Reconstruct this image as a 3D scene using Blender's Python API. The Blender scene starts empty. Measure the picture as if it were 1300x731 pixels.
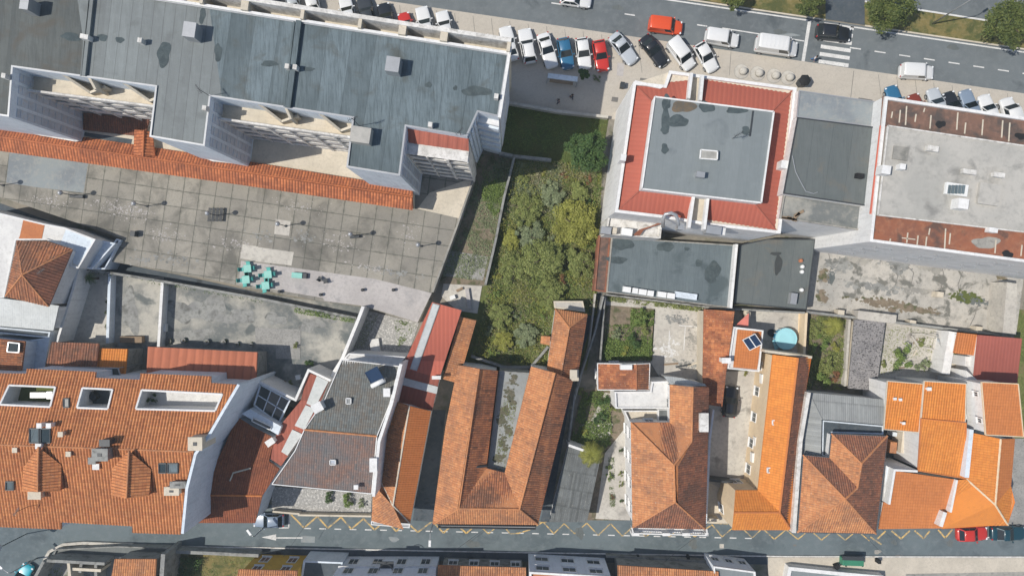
import bpy, bmesh, math, random
from mathutils import Vector, Matrix, noise
random.seed(7)
S = bpy.context.scene
COL = S.collection
# ---------------------------------------------------------------- camera, sky, sun, exposure
H = 90.0; F = 900.0; CX = 650.0; CY = 365.5
cd = bpy.data.cameras.new('camera'); cam = bpy.data.objects.new('camera', cd); COL.objects.link(cam)
cam.location = (0, 0, H); cam.rotation_euler = (0, 0, 0)
cd.sensor_width = 36; cd.lens = 36 * F / 1300; cd.clip_end = 6000; cd.clip_start = .5
S.camera = cam
EL = math.radians(55.5); AZ = math.radians(190.5)      # the sun stands in the west-south-west (angle from +x)
sd = Vector((math.cos(EL) * math.cos(AZ), math.cos(EL) * math.sin(AZ), math.sin(EL)))
wd = bpy.data.worlds.new('World'); S.world = wd; wd.use_nodes = True
nt = wd.node_tree; bgn = nt.nodes['Background']
sky = nt.nodes.new('ShaderNodeTexSky'); sky.sky_type = 'NISHITA'; sky.sun_disc = False
sky.sun_elevation = EL; sky.sun_rotation = math.atan2(sd.x, sd.y); sky.air_density = 1.0; sky.ozone_density = 1.6
nt.links.new(sky.outputs[0], bgn.inputs[0]); bgn.inputs[1].default_value = 0.095
sl = bpy.data.lights.new('sun', 'SUN'); so = bpy.data.objects.new('sun', sl); COL.objects.link(so)
sl.energy = 3.7; sl.angle = math.radians(.5); sl.color = (1, .95, .87)
so.rotation_euler = sd.to_track_quat('Z', 'Y').to_euler(); so.location = (-60, -10, 90)
S.view_settings.view_transform = 'Standard'; S.view_settings.look = 'None'; S.view_settings.gamma = 1
S.view_settings.exposure = 0.15

# ---------------------------------------------------------------- helpers
def W(x, y, h=0.0):
    k = (H - h) / F
    return Vector(((x - CX) * k, (CY - y) * k, h))
def z(tile, x, y):            # measured on an enlarged tile of the survey
    c, r = tile; return ((0, 320, 640, 970)[c] + x / 3.848, (0, 180, 360, 541)[r] + y / 3.848)

def tagit(o, label, cat, group=None, kind=None):
    if label: o['label'] = label
    if cat: o['category'] = cat
    if group: o['group'] = group
    if kind: o['kind'] = kind
    return o
def thing(name, label, cat, loc=(0, 0, 0), rz=0, group=None):
    o = bpy.data.objects.new(name, None); COL.objects.link(o); o.empty_display_size = .3
    o.location = loc; o.rotation_euler = (0, 0, rz)
    return tagit(o, label, cat, group)
class MB:
    def __init__(s): s.v = []; s.f = []; s.uv = None
    def face(s, pts):
        n = len(s.v); s.v += [tuple(p) for p in pts]; s.f.append(tuple(range(n, n + len(pts))))
    def mesh(s, vs, fs):
        n = len(s.v); s.v += [tuple(p) for p in vs]; s.f += [tuple(i + n for i in f) for f in fs]
    def box(s, c, d, rz=0, top=1.0):          # centre, full size, taper of the top
        hx, hy, hz = d[0] / 2, d[1] / 2, d[2] / 2; cs, sn = math.cos(rz), math.sin(rz); vs = []
        for k, zz in ((1, -hz), (top, hz)):
            for a, b in ((-1, -1), (1, -1), (1, 1), (-1, 1)):
                x, y = a * hx * k, b * hy * k
                vs.append((c[0] + x * cs - y * sn, c[1] + x * sn + y * cs, c[2] + zz))
        s.mesh(vs, [(3, 2, 1, 0), (4, 5, 6, 7), (0, 1, 5, 4), (1, 2, 6, 5), (2, 3, 7, 6), (3, 0, 4, 7)])
    def bar(s, a, b, w, h):                    # box between two points (w across, h up), axis at its centre
        a = Vector(a); b = Vector(b); d = b - a
        if d.length < 1e-5: return
        d.normalize(); up = Vector((0, 0, 1))
        if abs(d.z) > .95: up = Vector((1, 0, 0))
        r = d.cross(up).normalized(); u = r.cross(d).normalized(); vs = []
        for p in (a, b):
            for i, j in ((-1, -1), (1, -1), (1, 1), (-1, 1)): vs.append(p + r * i * w / 2 + u * j * h / 2)
        s.mesh(vs, [(0, 1, 2, 3), (7, 6, 5, 4), (1, 0, 4, 5), (2, 1, 5, 6), (3, 2, 6, 7), (0, 3, 7, 4)])
    def tube(s, pts, rad, n=8, cap=True):
        pts = [Vector(p) for p in pts]; R = rad if isinstance(rad, (list, tuple)) else [rad] * len(pts)
        base = len(s.v)
        for i, p in enumerate(pts):
            d = (pts[min(i + 1, len(pts) - 1)] - pts[max(i - 1, 0)]).normalized()
            up = Vector((0, 0, 1)) if abs(d.z) < .9 else Vector((1, 0, 0))
            a = d.cross(up).normalized(); b = d.cross(a).normalized()
            for k in range(n):
                t = 2 * math.pi * k / n; s.v.append(tuple(p + (a * math.cos(t) + b * math.sin(t)) * R[i]))
        for i in range(len(pts) - 1):
            for k in range(n):
                s.f.append((base + i * n + k, base + i * n + (k + 1) % n, base + (i + 1) * n + (k + 1) % n, base + (i + 1) * n + k))
        if cap:
            s.f.append(tuple(base + k for k in range(n))); s.f.append(tuple(base + (len(pts) - 1) * n + k for k in reversed(range(n))))
    def lathe(s, c, prof, n=16):
        base = len(s.v)
        for r, zz in prof:
            for k in range(n):
                t = 2 * math.pi * k / n; s.v.append((c[0] + r * math.cos(t), c[1] + r * math.sin(t), c[2] + zz))
        for i in range(len(prof) - 1):
            for k in range(n):
                s.f.append((base + i * n + k, base + i * n + (k + 1) % n, base + (i + 1) * n + (k + 1) % n, base + (i + 1) * n + k))
        s.f.append(tuple(base + k for k in reversed(range(n)))); s.f.append(tuple(base + (len(prof) - 1) * n + k for k in range(n)))
    def prism(s, pts, z0, z1, cap=True):       # 2D points
        n = len(pts); b = len(s.v)
        s.v += [(p[0], p[1], z0) for p in pts] + [(p[0], p[1], z1) for p in pts]
        s.f += [(b + i, b + (i + 1) % n, b + n + (i + 1) % n, b + n + i) for i in range(n)]
        if cap: s.f.append(tuple(b + n + i for i in range(n)))
    def build(s, name, mat, parent=None, smooth=False, sub=0, bevel=0):
        m = bpy.data.meshes.new(name); m.from_pydata(s.v, [], s.f)
        if s.uv:
            ul = m.uv_layers.new(name='UVMap')
            for l in m.loops: ul.data[l.index].uv = s.uv[l.vertex_index]
        m.materials.append(mat); m.update()
        if not s.uv:
            bm = bmesh.new(); bm.from_mesh(m); bmesh.ops.recalc_face_normals(bm, faces=bm.faces); bm.to_mesh(m); bm.free()
        if smooth:
            for p in m.polygons: p.use_smooth = True
        o = bpy.data.objects.new(name, m); COL.objects.link(o)
        if parent is not None: attach(o, parent)
        if bevel:
            b = o.modifiers.new('bevel', 'BEVEL'); b.width = bevel; b.segments = 2; b.limit_method = 'ANGLE'
        if sub:
            q = o.modifiers.new('sub', 'SUBSURF'); q.levels = sub; q.render_levels = sub
        return o
LOCAL = set()
def attach(o, parent):
    o.parent = parent
    root = parent
    while root.parent: root = root.parent
    if root.name not in LOCAL:                 # meshes given in world coordinates
        if parent.parent is None: o.matrix_parent_inverse = (Matrix.Translation(root.location) @ Matrix.Rotation(root.rotation_euler.z, 4, 'Z')).inverted()
def local_thing(*a, **k):
    o = thing(*a, **k); LOCAL.add(o.name); return o
def dup(root, loc, rz=None, label=None, group=None, scale=None):
    r = root.copy(); COL.objects.link(r); r.location = loc
    if rz is not None: r.rotation_euler = (0, 0, rz)
    if scale is not None: r.scale = (scale,) * 3 if not isinstance(scale, (tuple, list)) else scale
    if label: r['label'] = label
    if group: r['group'] = group
    for ch in list(root.children):
        c = ch.copy(); COL.objects.link(c); c.parent = r
        for g in ch.children:
            d = g.copy(); COL.objects.link(d); d.parent = c
    return r
def poly_area(p): return sum(p[i][0] * p[(i + 1) % len(p)][1] - p[(i + 1) % len(p)][0] * p[i][1] for i in range(len(p))) / 2
def ccw(p): return list(p) if poly_area(p) > 0 else list(reversed(p))
def inset(p, d):                               # ccw polygon of Vectors (z kept)
    n = len(p); out = []
    for i in range(n):
        a, b, c = p[i - 1], p[i], p[(i + 1) % n]
        d1 = Vector((b[0] - a[0], b[1] - a[1])); d2 = Vector((c[0] - b[0], c[1] - b[1]))
        if d1.length < 1e-6 or d2.length < 1e-6: out.append(b); continue
        d1.normalize(); d2.normalize(); n1 = Vector((-d1.y, d1.x)); n2 = Vector((-d2.y, d2.x)); m = n1 + n2
        if m.length < .2: m = n1
        m.normalize(); k = d / max(.35, m.dot(n1))
        q = Vector((b[0] + m.x * k, b[1] + m.y * k, b[2] if len(b) > 2 else 0)); out.append(q)
    return out
def cen(p): return Vector((sum(q[0] for q in p) / len(p), sum(q[1] for q in p) / len(p), 0))

# ---------------------------------------------------------------- materials
def srgb(r, g, b):
    f = lambda c: (c / 255 / 12.92) if c / 255 <= .04045 else ((c / 255 + .055) / 1.055) ** 2.4
    return (f(r), f(g), f(b))
class NT:
    def __init__(s, name, rough=.85, spec=.3, metal=0):
        s.m = bpy.data.materials.new(name); s.m.use_nodes = True; s.t = s.m.node_tree; s.n = s.t.nodes; s.p = s.n['Principled BSDF']
        s.p.inputs['Roughness'].default_value = rough; s.p.inputs['Specular IOR Level'].default_value = spec; s.p.inputs['Metallic'].default_value = metal
        s.tc = s.n.new('ShaderNodeTexCoord')
    def L(s, a, b): s.t.links.new(a, b)
    def co(s, rot=0, scale=(1, 1, 1), uv=False, off=(0, 0, 0)):
        mp = s.n.new('ShaderNodeMapping'); mp.inputs['Rotation'].default_value = (0, 0, rot); mp.inputs['Scale'].default_value = scale; mp.inputs['Location'].default_value = off
        s.L(s.tc.outputs['UV' if uv else 'Object'], mp.inputs[0]); return mp.outputs[0]
    def noise(s, co, sc, det=4, rough=.6, dist=0):
        n = s.n.new('ShaderNodeTexNoise'); n.inputs['Scale'].default_value = sc; n.inputs['Detail'].default_value = det
        n.inputs['Roughness'].default_value = rough; n.inputs['Distortion'].default_value = dist; s.L(co, n.inputs[0]); return n.outputs[0]
    def ramp(s, v, stops):
        r = s.n.new('ShaderNodeValToRGB'); e = r.color_ramp.elements
        e[0].position, e[0].color = stops[0][0], (*stops[0][1], 1); e[1].position, e[1].color = stops[-1][0], (*stops[-1][1], 1)
        for p, c in stops[1:-1]:
            q = e.new(p); q.color = (*c, 1)
        s.L(v, r.inputs[0]); return r.outputs[0]
    def step(s, v, a, b):
        m = s.n.new('ShaderNodeMapRange'); m.inputs[1].default_value = a; m.inputs[2].default_value = b; m.clamp = True; s.L(v, m.inputs[0]); return m.outputs[0]
    def math(s, op, a, b=None):
        m = s.n.new('ShaderNodeMath'); m.operation = op
        for i, q in enumerate((a, b)):
            if q is None: continue
            if isinstance(q, (int, float)): m.inputs[i].default_value = q
            else: s.L(q, m.inputs[i])
        return m.outputs[0]
    def mix(s, f, a, b, mode='MIX'):
        m = s.n.new('ShaderNodeMix'); m.data_type = 'RGBA'; m.blend_type = mode
        for i, q in ((0, f), (6, a), (7, b)):
            if isinstance(q, (int, float)): m.inputs[i].default_value = q
            elif isinstance(q, tuple): m.inputs[i].default_value = (*q, 1)
            else: s.L(q, m.inputs[i])
        return m.outputs[2]
    def sep(s, co):
        m = s.n.new('ShaderNodeSeparateXYZ'); s.L(co, m.inputs[0]); return m.outputs
    def comb(s, x, y, zz=0):
        m = s.n.new('ShaderNodeCombineXYZ')
        for i, q in enumerate((x, y, zz)):
            if isinstance(q, (int, float)): m.inputs[i].default_value = q
            else: s.L(q, m.inputs[i])
        return m.outputs[0]
    def white(s, co):
        m = s.n.new('ShaderNodeTexWhiteNoise'); m.noise_dimensions = '3D'; s.L(co, m.inputs[0]); return m.outputs[0]
    def bump(s, v, st=.3, d=.02):
        b = s.n.new('ShaderNodeBump'); b.inputs['Strength'].default_value = st; b.inputs['Distance'].default_value = d; s.L(v, b.inputs['Height']); s.L(b.outputs[0], s.p.inputs['Normal'])
    def out(s, c):
        if isinstance(c, tuple): s.p.inputs[0].default_value = (*c, 1)
        else: s.L(c, s.p.inputs[0])
        return s.m
def sc(c, k): return tuple(min(1, q * k) for q in c)
def plain(name, c, rough=.7, var=.15, spec=.3, metal=0):
    t = NT(name, rough, spec, metal); co = t.co()
    n = t.noise(co, 1.3, 5); n2 = t.noise(co, 14, 3)
    a = t.mix(t.step(n, .3, .7), sc(c, 1 - var), sc(c, 1 + var * .6)); a = t.mix(t.math('MULTIPLY', t.step(n2, .5, .8), var), a, sc(c, .6))
    return t.out(a)
def rough_mat(name, c1, c2, c3, s1=.25, s2=3, lo=.42, hi=.6, bump=.3, rough=.9, stain=None, sthr=(.6, .68), ssc=.6, speck=None, streak=0):
    """two tones on a large noise, a third on a finer one, optional stains and specks"""
    t = NT(name, rough, .2); co = t.co()
    n1 = t.noise(co, s1, 6, .62); n2 = t.noise(co, s2, 5, .65); n3 = t.noise(co, 22, 3, .7)
    c = t.mix(t.step(n1, lo, hi), c1, c2); c = t.mix(t.math('MULTIPLY', t.step(n2, .48, .7), .8), c, c3)
    if stain:
        q = t.noise(t.co(off=(13, 7, 0)), ssc, 5, .6, .4); c = t.mix(t.math('MULTIPLY', t.step(q, *sthr), .85), c, stain)
    if speck:
        q = t.noise(t.co(off=(3, 5, 0)), 5.5, 3, .7); c = t.mix(t.step(q, .63, .68), c, speck)
    if streak:
        q = t.noise(t.co(scale=(2.2, 2.2, .16)), 1, 5, .75); c = t.mix(t.math('MULTIPLY', t.step(q, .5, .72), streak), c, sc(c3, .55))
        q = t.noise(t.co(off=(8, 1, 2)), 2.6, 6, .8); c = t.mix(t.math('MULTIPLY', t.step(q, .56, .7), streak * .7), c, sc(c3, .5))
    c = t.mix(.35, c, t.mix(n3, (.25,) * 3, (.95,) * 3), 'SOFT_LIGHT')
    t.bump(t.math('ADD', n3, n2), bump, .03); return t.out(c)
def slab_mat(name, c1, c2, joint, size=2.0, rot=0, wj=.03, stain=(.1, .1, .09), s1=.3, sthr=(.55, .7), ssc=.5):
    t = NT(name, .9, .2); co = t.co(rot=rot); x, y, _ = t.sep(co)
    gx = t.math('DIVIDE', x, size); gy = t.math('DIVIDE', y, size)
    cell = t.white(t.comb(t.math('FLOOR', gx), t.math('FLOOR', gy)))
    fx = t.math('ABSOLUTE', t.math('SUBTRACT', t.math('FRACT', gx), .5)); fy = t.math('ABSOLUTE', t.math('SUBTRACT', t.math('FRACT', gy), .5))
    j = t.step(t.math('MAXIMUM', fx, fy), .5 - wj * 1.6 / size, .5 - wj * .6 / size)
    n1 = t.noise(co, s1, 6, .65); n2 = t.noise(co, 4, 6, .7); n3 = t.noise(co, 25, 2)
    c = t.mix(t.math('ADD', t.math('MULTIPLY', cell, .3), t.math('MULTIPLY', t.step(n1, .35, .65), .7)), c1, c2)
    cb = t.white(t.comb(t.math('FLOOR', t.math('DIVIDE', gx, 4)), t.math('FLOOR', t.math('DIVIDE', gy, 3)), 5.0)); c = t.mix(t.math('MULTIPLY', cb, .35 if size > 1.5 else 0.0), c, sc(c1, 1.15))
    st = t.noise(t.co(off=(31, 9, 0)), ssc, 7, .7, .3); c = t.mix(t.math('MULTIPLY', t.step(st, *sthr), .75), c, stain)
    c = t.mix(t.math('MULTIPLY', t.step(n2, .5, .72), .5), c, sc(c1, .55))
    weed = t.math('MULTIPLY', t.step(t.math('MAXIMUM', fx, fy), .5 - .22 / size, .5), t.step(t.noise(t.co(off=(4, 4, 4)), 1.1, 5, .8), .5, .62)); c = t.mix(t.math('MULTIPLY', weed, .6 if size > 1.5 else .1), c, sc(joint, 1.0))
    c = t.mix(t.math('MULTIPLY', j, .8), c, joint)
    c = t.mix(.3, c, t.mix(n3, (.2,) * 3, (.9,) * 3), 'SOFT_LIGHT')
    t.bump(n2, .25, .02); return t.out(c)
def tile_mat(name, c1, c2, dark, stain=.5, lich=None, per=.27, row=.38, sc1=.35, lo=.42, hi=.62, groove=.35):
    """clay tiles; UV.x runs along the eave and UV.y down the slope, in metres"""
    t = NT(name, .88, .25); uv = t.co(uv=True); u, v, _ = t.sep(uv); ob = t.co()
    gu = t.math('DIVIDE', u, per); gv = t.math('DIVIDE', v, row)
    cell = t.white(t.comb(t.math('FLOOR', t.math('ADD', gu, .5)), t.math('FLOOR', gv)))
    n1 = t.noise(ob, sc1, 6, .65, .3); n2 = t.noise(ob, 2.2, 5, .7)
    c = t.mix(cell, c1, c2)
    s1 = t.math('MULTIPLY', t.step(n1, lo, hi), stain); c = t.mix(s1, c, dark)
    c = t.mix(t.math('MULTIPLY', t.step(n2, .55, .75), min(1, stain * .9)), c, sc(dark, .7))
    if lich:
        q = t.noise(t.co(off=(5, 2, 0)), 7, 2, .6); c = t.mix(t.math('MULTIPLY', t.step(q, .64, .7), .75), c, lich)
    fr = t.math('FRACT', gv); e = t.step(fr, .86, 1.0)
    c = t.mix(t.math('MULTIPLY', e, .45), c, sc(dark, .5))
    if row < 5:
        st = t.noise(t.co(uv=True, scale=(2.6, .22, 1)), 1, 4, .7); c = t.mix(t.math('MULTIPLY', t.step(st, .52, .72), min(.8, stain * 1.1)), c, sc(dark, .8))
        odd = t.math('GREATER_THAN', t.white(t.comb(t.math('FLOOR', t.math('ADD', gu, .5)), t.math('FLOOR', gv), 7.0)), .955); c = t.mix(t.math('MULTIPLY', odd, min(.4, stain * .6)), c, sc(c1, 1.25))
        odd2 = t.math('GREATER_THAN', t.white(t.comb(t.math('FLOOR', t.math('ADD', gu, .5)), t.math('FLOOR', gv), 17.0)), .93); c = t.mix(t.math('MULTIPLY', odd2, min(.5, stain * .8)), c, sc(dark, .75))
        big = t.noise(t.co(off=(40, 3, 0)), .8, 6, .75, .6); c = t.mix(t.math('MULTIPLY', t.step(big, .52, .72), stain * .7), c, sc(dark, .75))
    g = t.math('ABSOLUTE', t.math('SUBTRACT', t.math('FRACT', gu), .5)); c = t.mix(t.math('MULTIPLY', t.step(g, .18, .02), groove), c, sc(dark, .45))
    t.bump(t.math('ADD', fr, t.math('MULTIPLY', n2, .4)), .5, .03); return t.out(c)
def band_mat(name, cols, width=2.0, rot=0, stain=(.05, .05, .05), sthr=(.6, .7), rough=.6, line=.5, fine=.5):
    """sheet roofing laid in strips of differing tone"""
    t = NT(name, rough, .3); co = t.co(rot=rot); x, y, _ = t.sep(co)
    g = t.math('DIVIDE', x, width); cell = t.white(t.comb(t.math('FLOOR', g), 3.0)); cell2 = t.white(t.comb(t.math('FLOOR', t.math('MULTIPLY', g, 2.3)), 9.0))
    n1 = t.noise(co, .12, 5, .6); n2 = t.noise(t.co(rot=rot, scale=(6, .5, 1)), 1, 5, .7); n3 = t.noise(co, 1.2, 6, .7)
    f = t.math('ADD', t.math('MULTIPLY', cell, .55), t.math('MULTIPLY', t.step(n1, .35, .65), .45))
    f = t.math('ADD', t.math('MULTIPLY', f, .75), t.math('MULTIPLY', cell2, .25))
    k = len(cols); c = t.ramp(f, [(i / (k - 1), q) for i, q in enumerate(cols)])
    c = t.mix(t.math('MULTIPLY', t.step(n2, .45, .75), fine), c, sc(cols[0], .75))
    c = t.mix(t.math('MULTIPLY', t.step(n3, .5, .75), .35), c, sc(cols[-1], 1.15))
    q = t.noise(t.co(off=(9, 4, 0)), .35, 5, .6, .5); c = t.mix(t.math('MULTIPLY', t.step(q, *sthr), .7), c, stain)
    e = t.math('ABSOLUTE', t.math('SUBTRACT', t.math('FRACT', g), .5)); c = t.mix(t.math('MULTIPLY', t.step(e, .5 - .05 / width, .5), line), c, sc(cols[0], .45))
    t.bump(n3, .15, .02); return t.out(c)
def glass(name, c=(.03, .045, .05), rough=.08):
    t = NT(name, rough, .6); return t.out(c)
def leaf_mat(name, a, b, c):
    t = NT(name, .6, .25); g = t.n.new('ShaderNodeNewGeometry'); r = t.ramp(g.outputs['Random Per Island'], [(0, a), (.55, b), (1, c)])
    n = t.noise(t.co(), .9, 3); r = t.mix(t.math('MULTIPLY', t.step(n, .4, .65), .5), r, sc(b, .55))
    t.p.inputs['Subsurface Weight'].default_value = 0
    return t.out(r)

M = {}
O1 = (.60, .20, .055); O2 = (.50, .155, .045)
M['tile_left'] = tile_mat('clay tiles big house', (.67, .28, .11), (.53, .195, .08), (.30, .12, .06), .35, (.6, .4, .28), per=.34, groove=.95, sc1=.5)
M['tile_canopy'] = tile_mat('clay tiles canopy', (.62, .215, .09), (.44, .145, .065), (.20, .075, .05), .45, per=.36, groove=.95, sc1=.6)
M['tile_old_shade'] = tile_mat('clay tiles aged and shaded', (.50, .20, .09), (.33, .13, .07), (.13, .08, .06), .6, (.5, .42, .33), groove=.65)  # aged tiles; also the darker copy that paints shade on sunless slopes
M['tile_worn'] = tile_mat('clay tiles worn orange', (.60, .275, .12), (.50, .205, .09), (.25, .13, .085), .5, (.62, .5, .38), lo=.46, hi=.6)
M['tile_rust_shade'] = tile_mat('clay tiles rusty brown and shaded', (.38, .155, .085), (.26, .11, .07), (.11, .075, .06), .6, (.5, .4, .3), groove=.5)  # rusty brown tiles; doubles as the painted shade of sunless slopes
M['tile_new'] = tile_mat('clay tiles fresh orange', (.72, .27, .06), (.65, .225, .05), (.42, .15, .05), .25, per=.3, groove=.3)
M['tile_new2'] = tile_mat('clay tiles orange even', (.58, .21, .07), (.54, .19, .062), (.36, .13, .055), .2, per=.3, groove=.12)
M['tile_shade'] = tile_mat('clay tiles with painted shade', (.33, .115, .055), (.26, .085, .045), (.13, .055, .04), .4, groove=.4)  # orange tiles darkened: the tall curved wall's shadow is in the colour
M['tile_moss'] = tile_mat('mottled terracotta tiles', (.60, .24, .10), (.42, .14, .065), (.22, .09, .055), .8, (.62, .46, .33), lo=.4, hi=.6, groove=.2)
M['tile_grey'] = tile_mat('slate grey tiles', (.18, .195, .19), (.125, .14, .14), (.20, .14, .09), .4, (.3, .29, .25), groove=.2)
M['tile_greybrown'] = tile_mat('grey brown tiles', (.25, .15, .115), (.185, .12, .10), (.15, .16, .165), .7, (.36, .31, .27), groove=.2)
M['tile_brown'] = tile_mat('dark brown tiles', (.30, .12, .07), (.21, .085, .055), (.09, .055, .045), .5, groove=.6)
M['red_metal'] = tile_mat('red metal sheet', (.52, .15, .10), (.50, .14, .095), (.42, .125, .09), .25, groove=.15, per=.5, row=50)
M['red_metal2'] = tile_mat('dull red metal sheet', (.40, .13, .09), (.36, .115, .08), (.25, .09, .07), .4, groove=.25, per=.5, row=50)
M['dark_red'] = tile_mat('dark red sheet', (.41, .125, .095), (.385, .115, .088), (.32, .10, .08), .3, groove=.12, per=.4, row=50)
M['grey_sheet'] = tile_mat('grey fibre cement sheet', (.34, .35, .34), (.29, .30, .295), (.20, .205, .20), .35, groove=.12, per=.25, row=2.2)
M['dark_sheet'] = tile_mat('dark fibre cement sheet', (.19, .20, .195), (.15, .16, .16), (.10, .105, .10), .6, (.34, .32, .28), groove=.12, per=.25, row=2.2)
M['rock_sheet'] = rough_mat('lichen covered sheet', (.29, .275, .27), (.21, .20, .20), (.36, .34, .33), .6, 4, stain=(.04, .04, .04), sthr=(.54, .6), ssc=5)
M['white'] = rough_mat('white render', (.78, .77, .75), (.71, .705, .69), (.62, .61, .59), .4, 2.5, bump=.05, stain=(.45, .43, .39), sthr=(.66, .8), ssc=.8, streak=.35)
M['white_dirty'] = rough_mat('weathered white render', (.72, .70, .66), (.60, .58, .54), (.44, .42, .39), .5, 2, bump=.08, stain=(.26, .24, .21), sthr=(.58, .74), ssc=1.1, streak=.5)
M['bluewhite'] = rough_mat('pale blue render', (.68, .74, .80), (.61, .68, .74), (.52, .57, .63), .4, 2.5, bump=.05, stain=(.38, .41, .45), sthr=(.62, .78), ssc=.7, streak=.35)
M['yellow'] = rough_mat('ochre yellow render', (.62, .38, .06), (.56, .33, .05), (.45, .27, .06), .4, 3, bump=.05)
M['cream'] = rough_mat('cream render', (.72, .58, .40), (.66, .52, .35), (.56, .45, .32), .4, 3, bump=.05)
M['cream2'] = rough_mat('beige render', (.62, .55, .44), (.55, .49, .39), (.45, .40, .32), .4, 3, bump=.05)
M['grey_wall'] = rough_mat('grey cement render', (.30, .30, .28), (.24, .24, .23), (.17, .17, .16), .5, 2.5, bump=.2, stain=(.10, .10, .09), sthr=(.52, .68), ssc=.9)
M['concrete'] = rough_mat('stained concrete', (.36, .34, .30), (.27, .26, .235), (.20, .195, .18), .22, 2.2, stain=(.10, .105, .095), sthr=(.56, .7), ssc=.35)
M['concrete_light'] = rough_mat('pale concrete', (.54, .51, .45), (.45, .42, .375), (.34, .32, .285), .25, 2.5, stain=(.24, .225, .2), sthr=(.58, .7), ssc=.5)
M['concrete_crack'] = rough_mat('cracked concrete', (.48, .45, .40), (.37, .355, .325), (.27, .26, .235), .14, 1.2, stain=(.12, .12, .105), sthr=(.53, .60), ssc=.45, speck=(.20, .165, .13))
M['yard'] = rough_mat('mottled yard concrete', (.42, .40, .35), (.16, .17, .165), (.29, .28, .25), .12, 1.8, lo=.42, hi=.54, stain=(.10, .115, .115), sthr=(.54, .64), ssc=.3)
M['terrace'] = slab_mat('terrace slabs', (.35, .325, .275), (.19, .18, .16), (.075, .08, .065), 2.0, math.radians(8.2), .035, (.095, .093, .082), .10, (.48, .66), .22)
M['terrace_grey'] = rough_mat('smooth grey screed', (.26, .285, .29), (.20, .22, .235), (.32, .32, .30), .3, 2)
M['pink_deck'] = rough_mat('pinkish paving', (.46, .43, .41), (.39, .365, .35), (.33, .31, .30), .3, 3, stain=(.25, .25, .25), sthr=(.6, .75), ssc=.6)
M['white_deck'] = rough_mat('white deck paint', (.70, .69, .66), (.62, .61, .59), (.5, .49, .47), .4, 2, bump=.08)
M['terra_deck'] = rough_mat('terracotta deck', (.50, .19, .08), (.45, .17, .075), (.36, .13, .06), .6, 4)
M['plaza'] = slab_mat('beige cobble pavement', (.54, .49, .42), (.46, .42, .36), (.42, .38, .32), .12, math.radians(8.3), .008, (.32, .29, .26), .3, (.6, .75), .25)
M['walk'] = rough_mat('beige pavement', (.56, .50, .41), (.49, .44, .36), (.42, .375, .31), .4, 4)
M['asphalt'] = rough_mat('asphalt', (.15, .168, .175), (.12, .135, .142), (.18, .195, .20), .12, 1.2, stain=(.085, .098, .105), sthr=(.58, .7), ssc=.25, bump=.25)
M['asphalt2'] = rough_mat('street asphalt', (.135, .165, .175), (.105, .13, .14), (.165, .19, .20), .12, 1.2, stain=(.08, .098, .108), sthr=(.56, .7), ssc=.35, bump=.25)
M['lane'] = rough_mat('dark paving with lane shade', (.085, .10, .115), (.065, .08, .092), (.11, .12, .125), .3, 2, stain=(.045, .05, .055))  # dark tone holds the shade of lane and alley; real dark paving shares it
M['paint'] = rough_mat('white road paint', (.72, .71, .68), (.6, .59, .57), (.45, .45, .44), .9, 6, bump=.05, stain=(.25, .26, .26), sthr=(.6, .7), ssc=3)
M['yellow_paint'] = rough_mat('yellow road paint', (.70, .45, .15), (.50, .36, .17), (.3, .26, .17), 1.5, 6, bump=.05, stain=(.15, .165, .16), sthr=(.47, .6), ssc=1.6)
M['joint'] = plain('dark joint', (.19, .18, .165), .9)
M['dirt'] = rough_mat('garden soil', (.22, .175, .125), (.16, .13, .095), (.27, .225, .165), .5, 3, stain=(.07, .085, .035), sthr=(.5, .62), ssc=.9)
M['grass'] = rough_mat('rough grass', (.11, .13, .04), (.16, .165, .06), (.07, .09, .03), .3, 2.5, bump=.8, stain=(.2, .16, .08), sthr=(.56, .66), ssc=.45)
M['grass_dry'] = rough_mat('dry grass', (.20, .16, .06), (.11, .115, .04), (.26, .21, .10), .4, 2.5, bump=.8, stain=(.07, .085, .03), sthr=(.5, .6), ssc=.6)
M['gravel'] = rough_mat('white gravel', (.62, .60, .56), (.36, .35, .33), (.18, .18, .165), 4, 7, lo=.38, hi=.5, bump=.8, speck=(.10, .10, .09))
M['gravel_grey'] = rough_mat('grey gravel', (.33, .32, .30), (.27, .265, .25), (.17, .165, .155), .5, 6, bump=.6, speck=(.12, .12, .11))
M['base'] = rough_mat('bare ground', (.25, .225, .185), (.19, .18, .155), (.30, .27, .22), .15, 1.5, stain=(.10, .105, .06), sthr=(.52, .66), ssc=.3)
M['roof_blue'] = band_mat('blue grey roofing', [(.055, .078, .085), (.095, .125, .137), (.16, .205, .225), (.075, .10, .11)], 2.5, math.radians(8.5), (.075, .08, .07), (.54, .70), fine=.8)
M['roof_light'] = band_mat('grey green roofing', [(.155, .17, .17), (.19, .21, .21), (.225, .25, .25)], 1.1, math.radians(6.5), (.12, .13, .13), (.56, .72), line=.7)
M['roof_dark'] = band_mat('dark weathered roofing', [(.065, .075, .075), (.095, .105, .10), (.12, .135, .13)], .9, math.radians(6.5), (.085, .075, .06), (.5, .65), line=.3, fine=.8)
M['roof_slate'] = band_mat('slate coloured roofing', [(.19, .215, .22), (.215, .24, .245), (.235, .26, .265)], 1.0, math.radians(8), (.13, .15, .16), (.62, .75), line=.12, fine=.3)
M['roof_teal'] = band_mat('teal grey roofing', [(.11, .135, .145), (.135, .165, .175), (.165, .195, .205)], 1.0, math.radians(8), (.06, .08, .085), (.54, .64), line=.2, fine=.6)
M['roof_char'] = band_mat('charcoal roofing', [(.105, .12, .118), (.13, .145, .142), (.15, .16, .155)], 2.1, math.radians(8), (.18, .155, .12), (.56, .72), line=.4)
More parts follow.
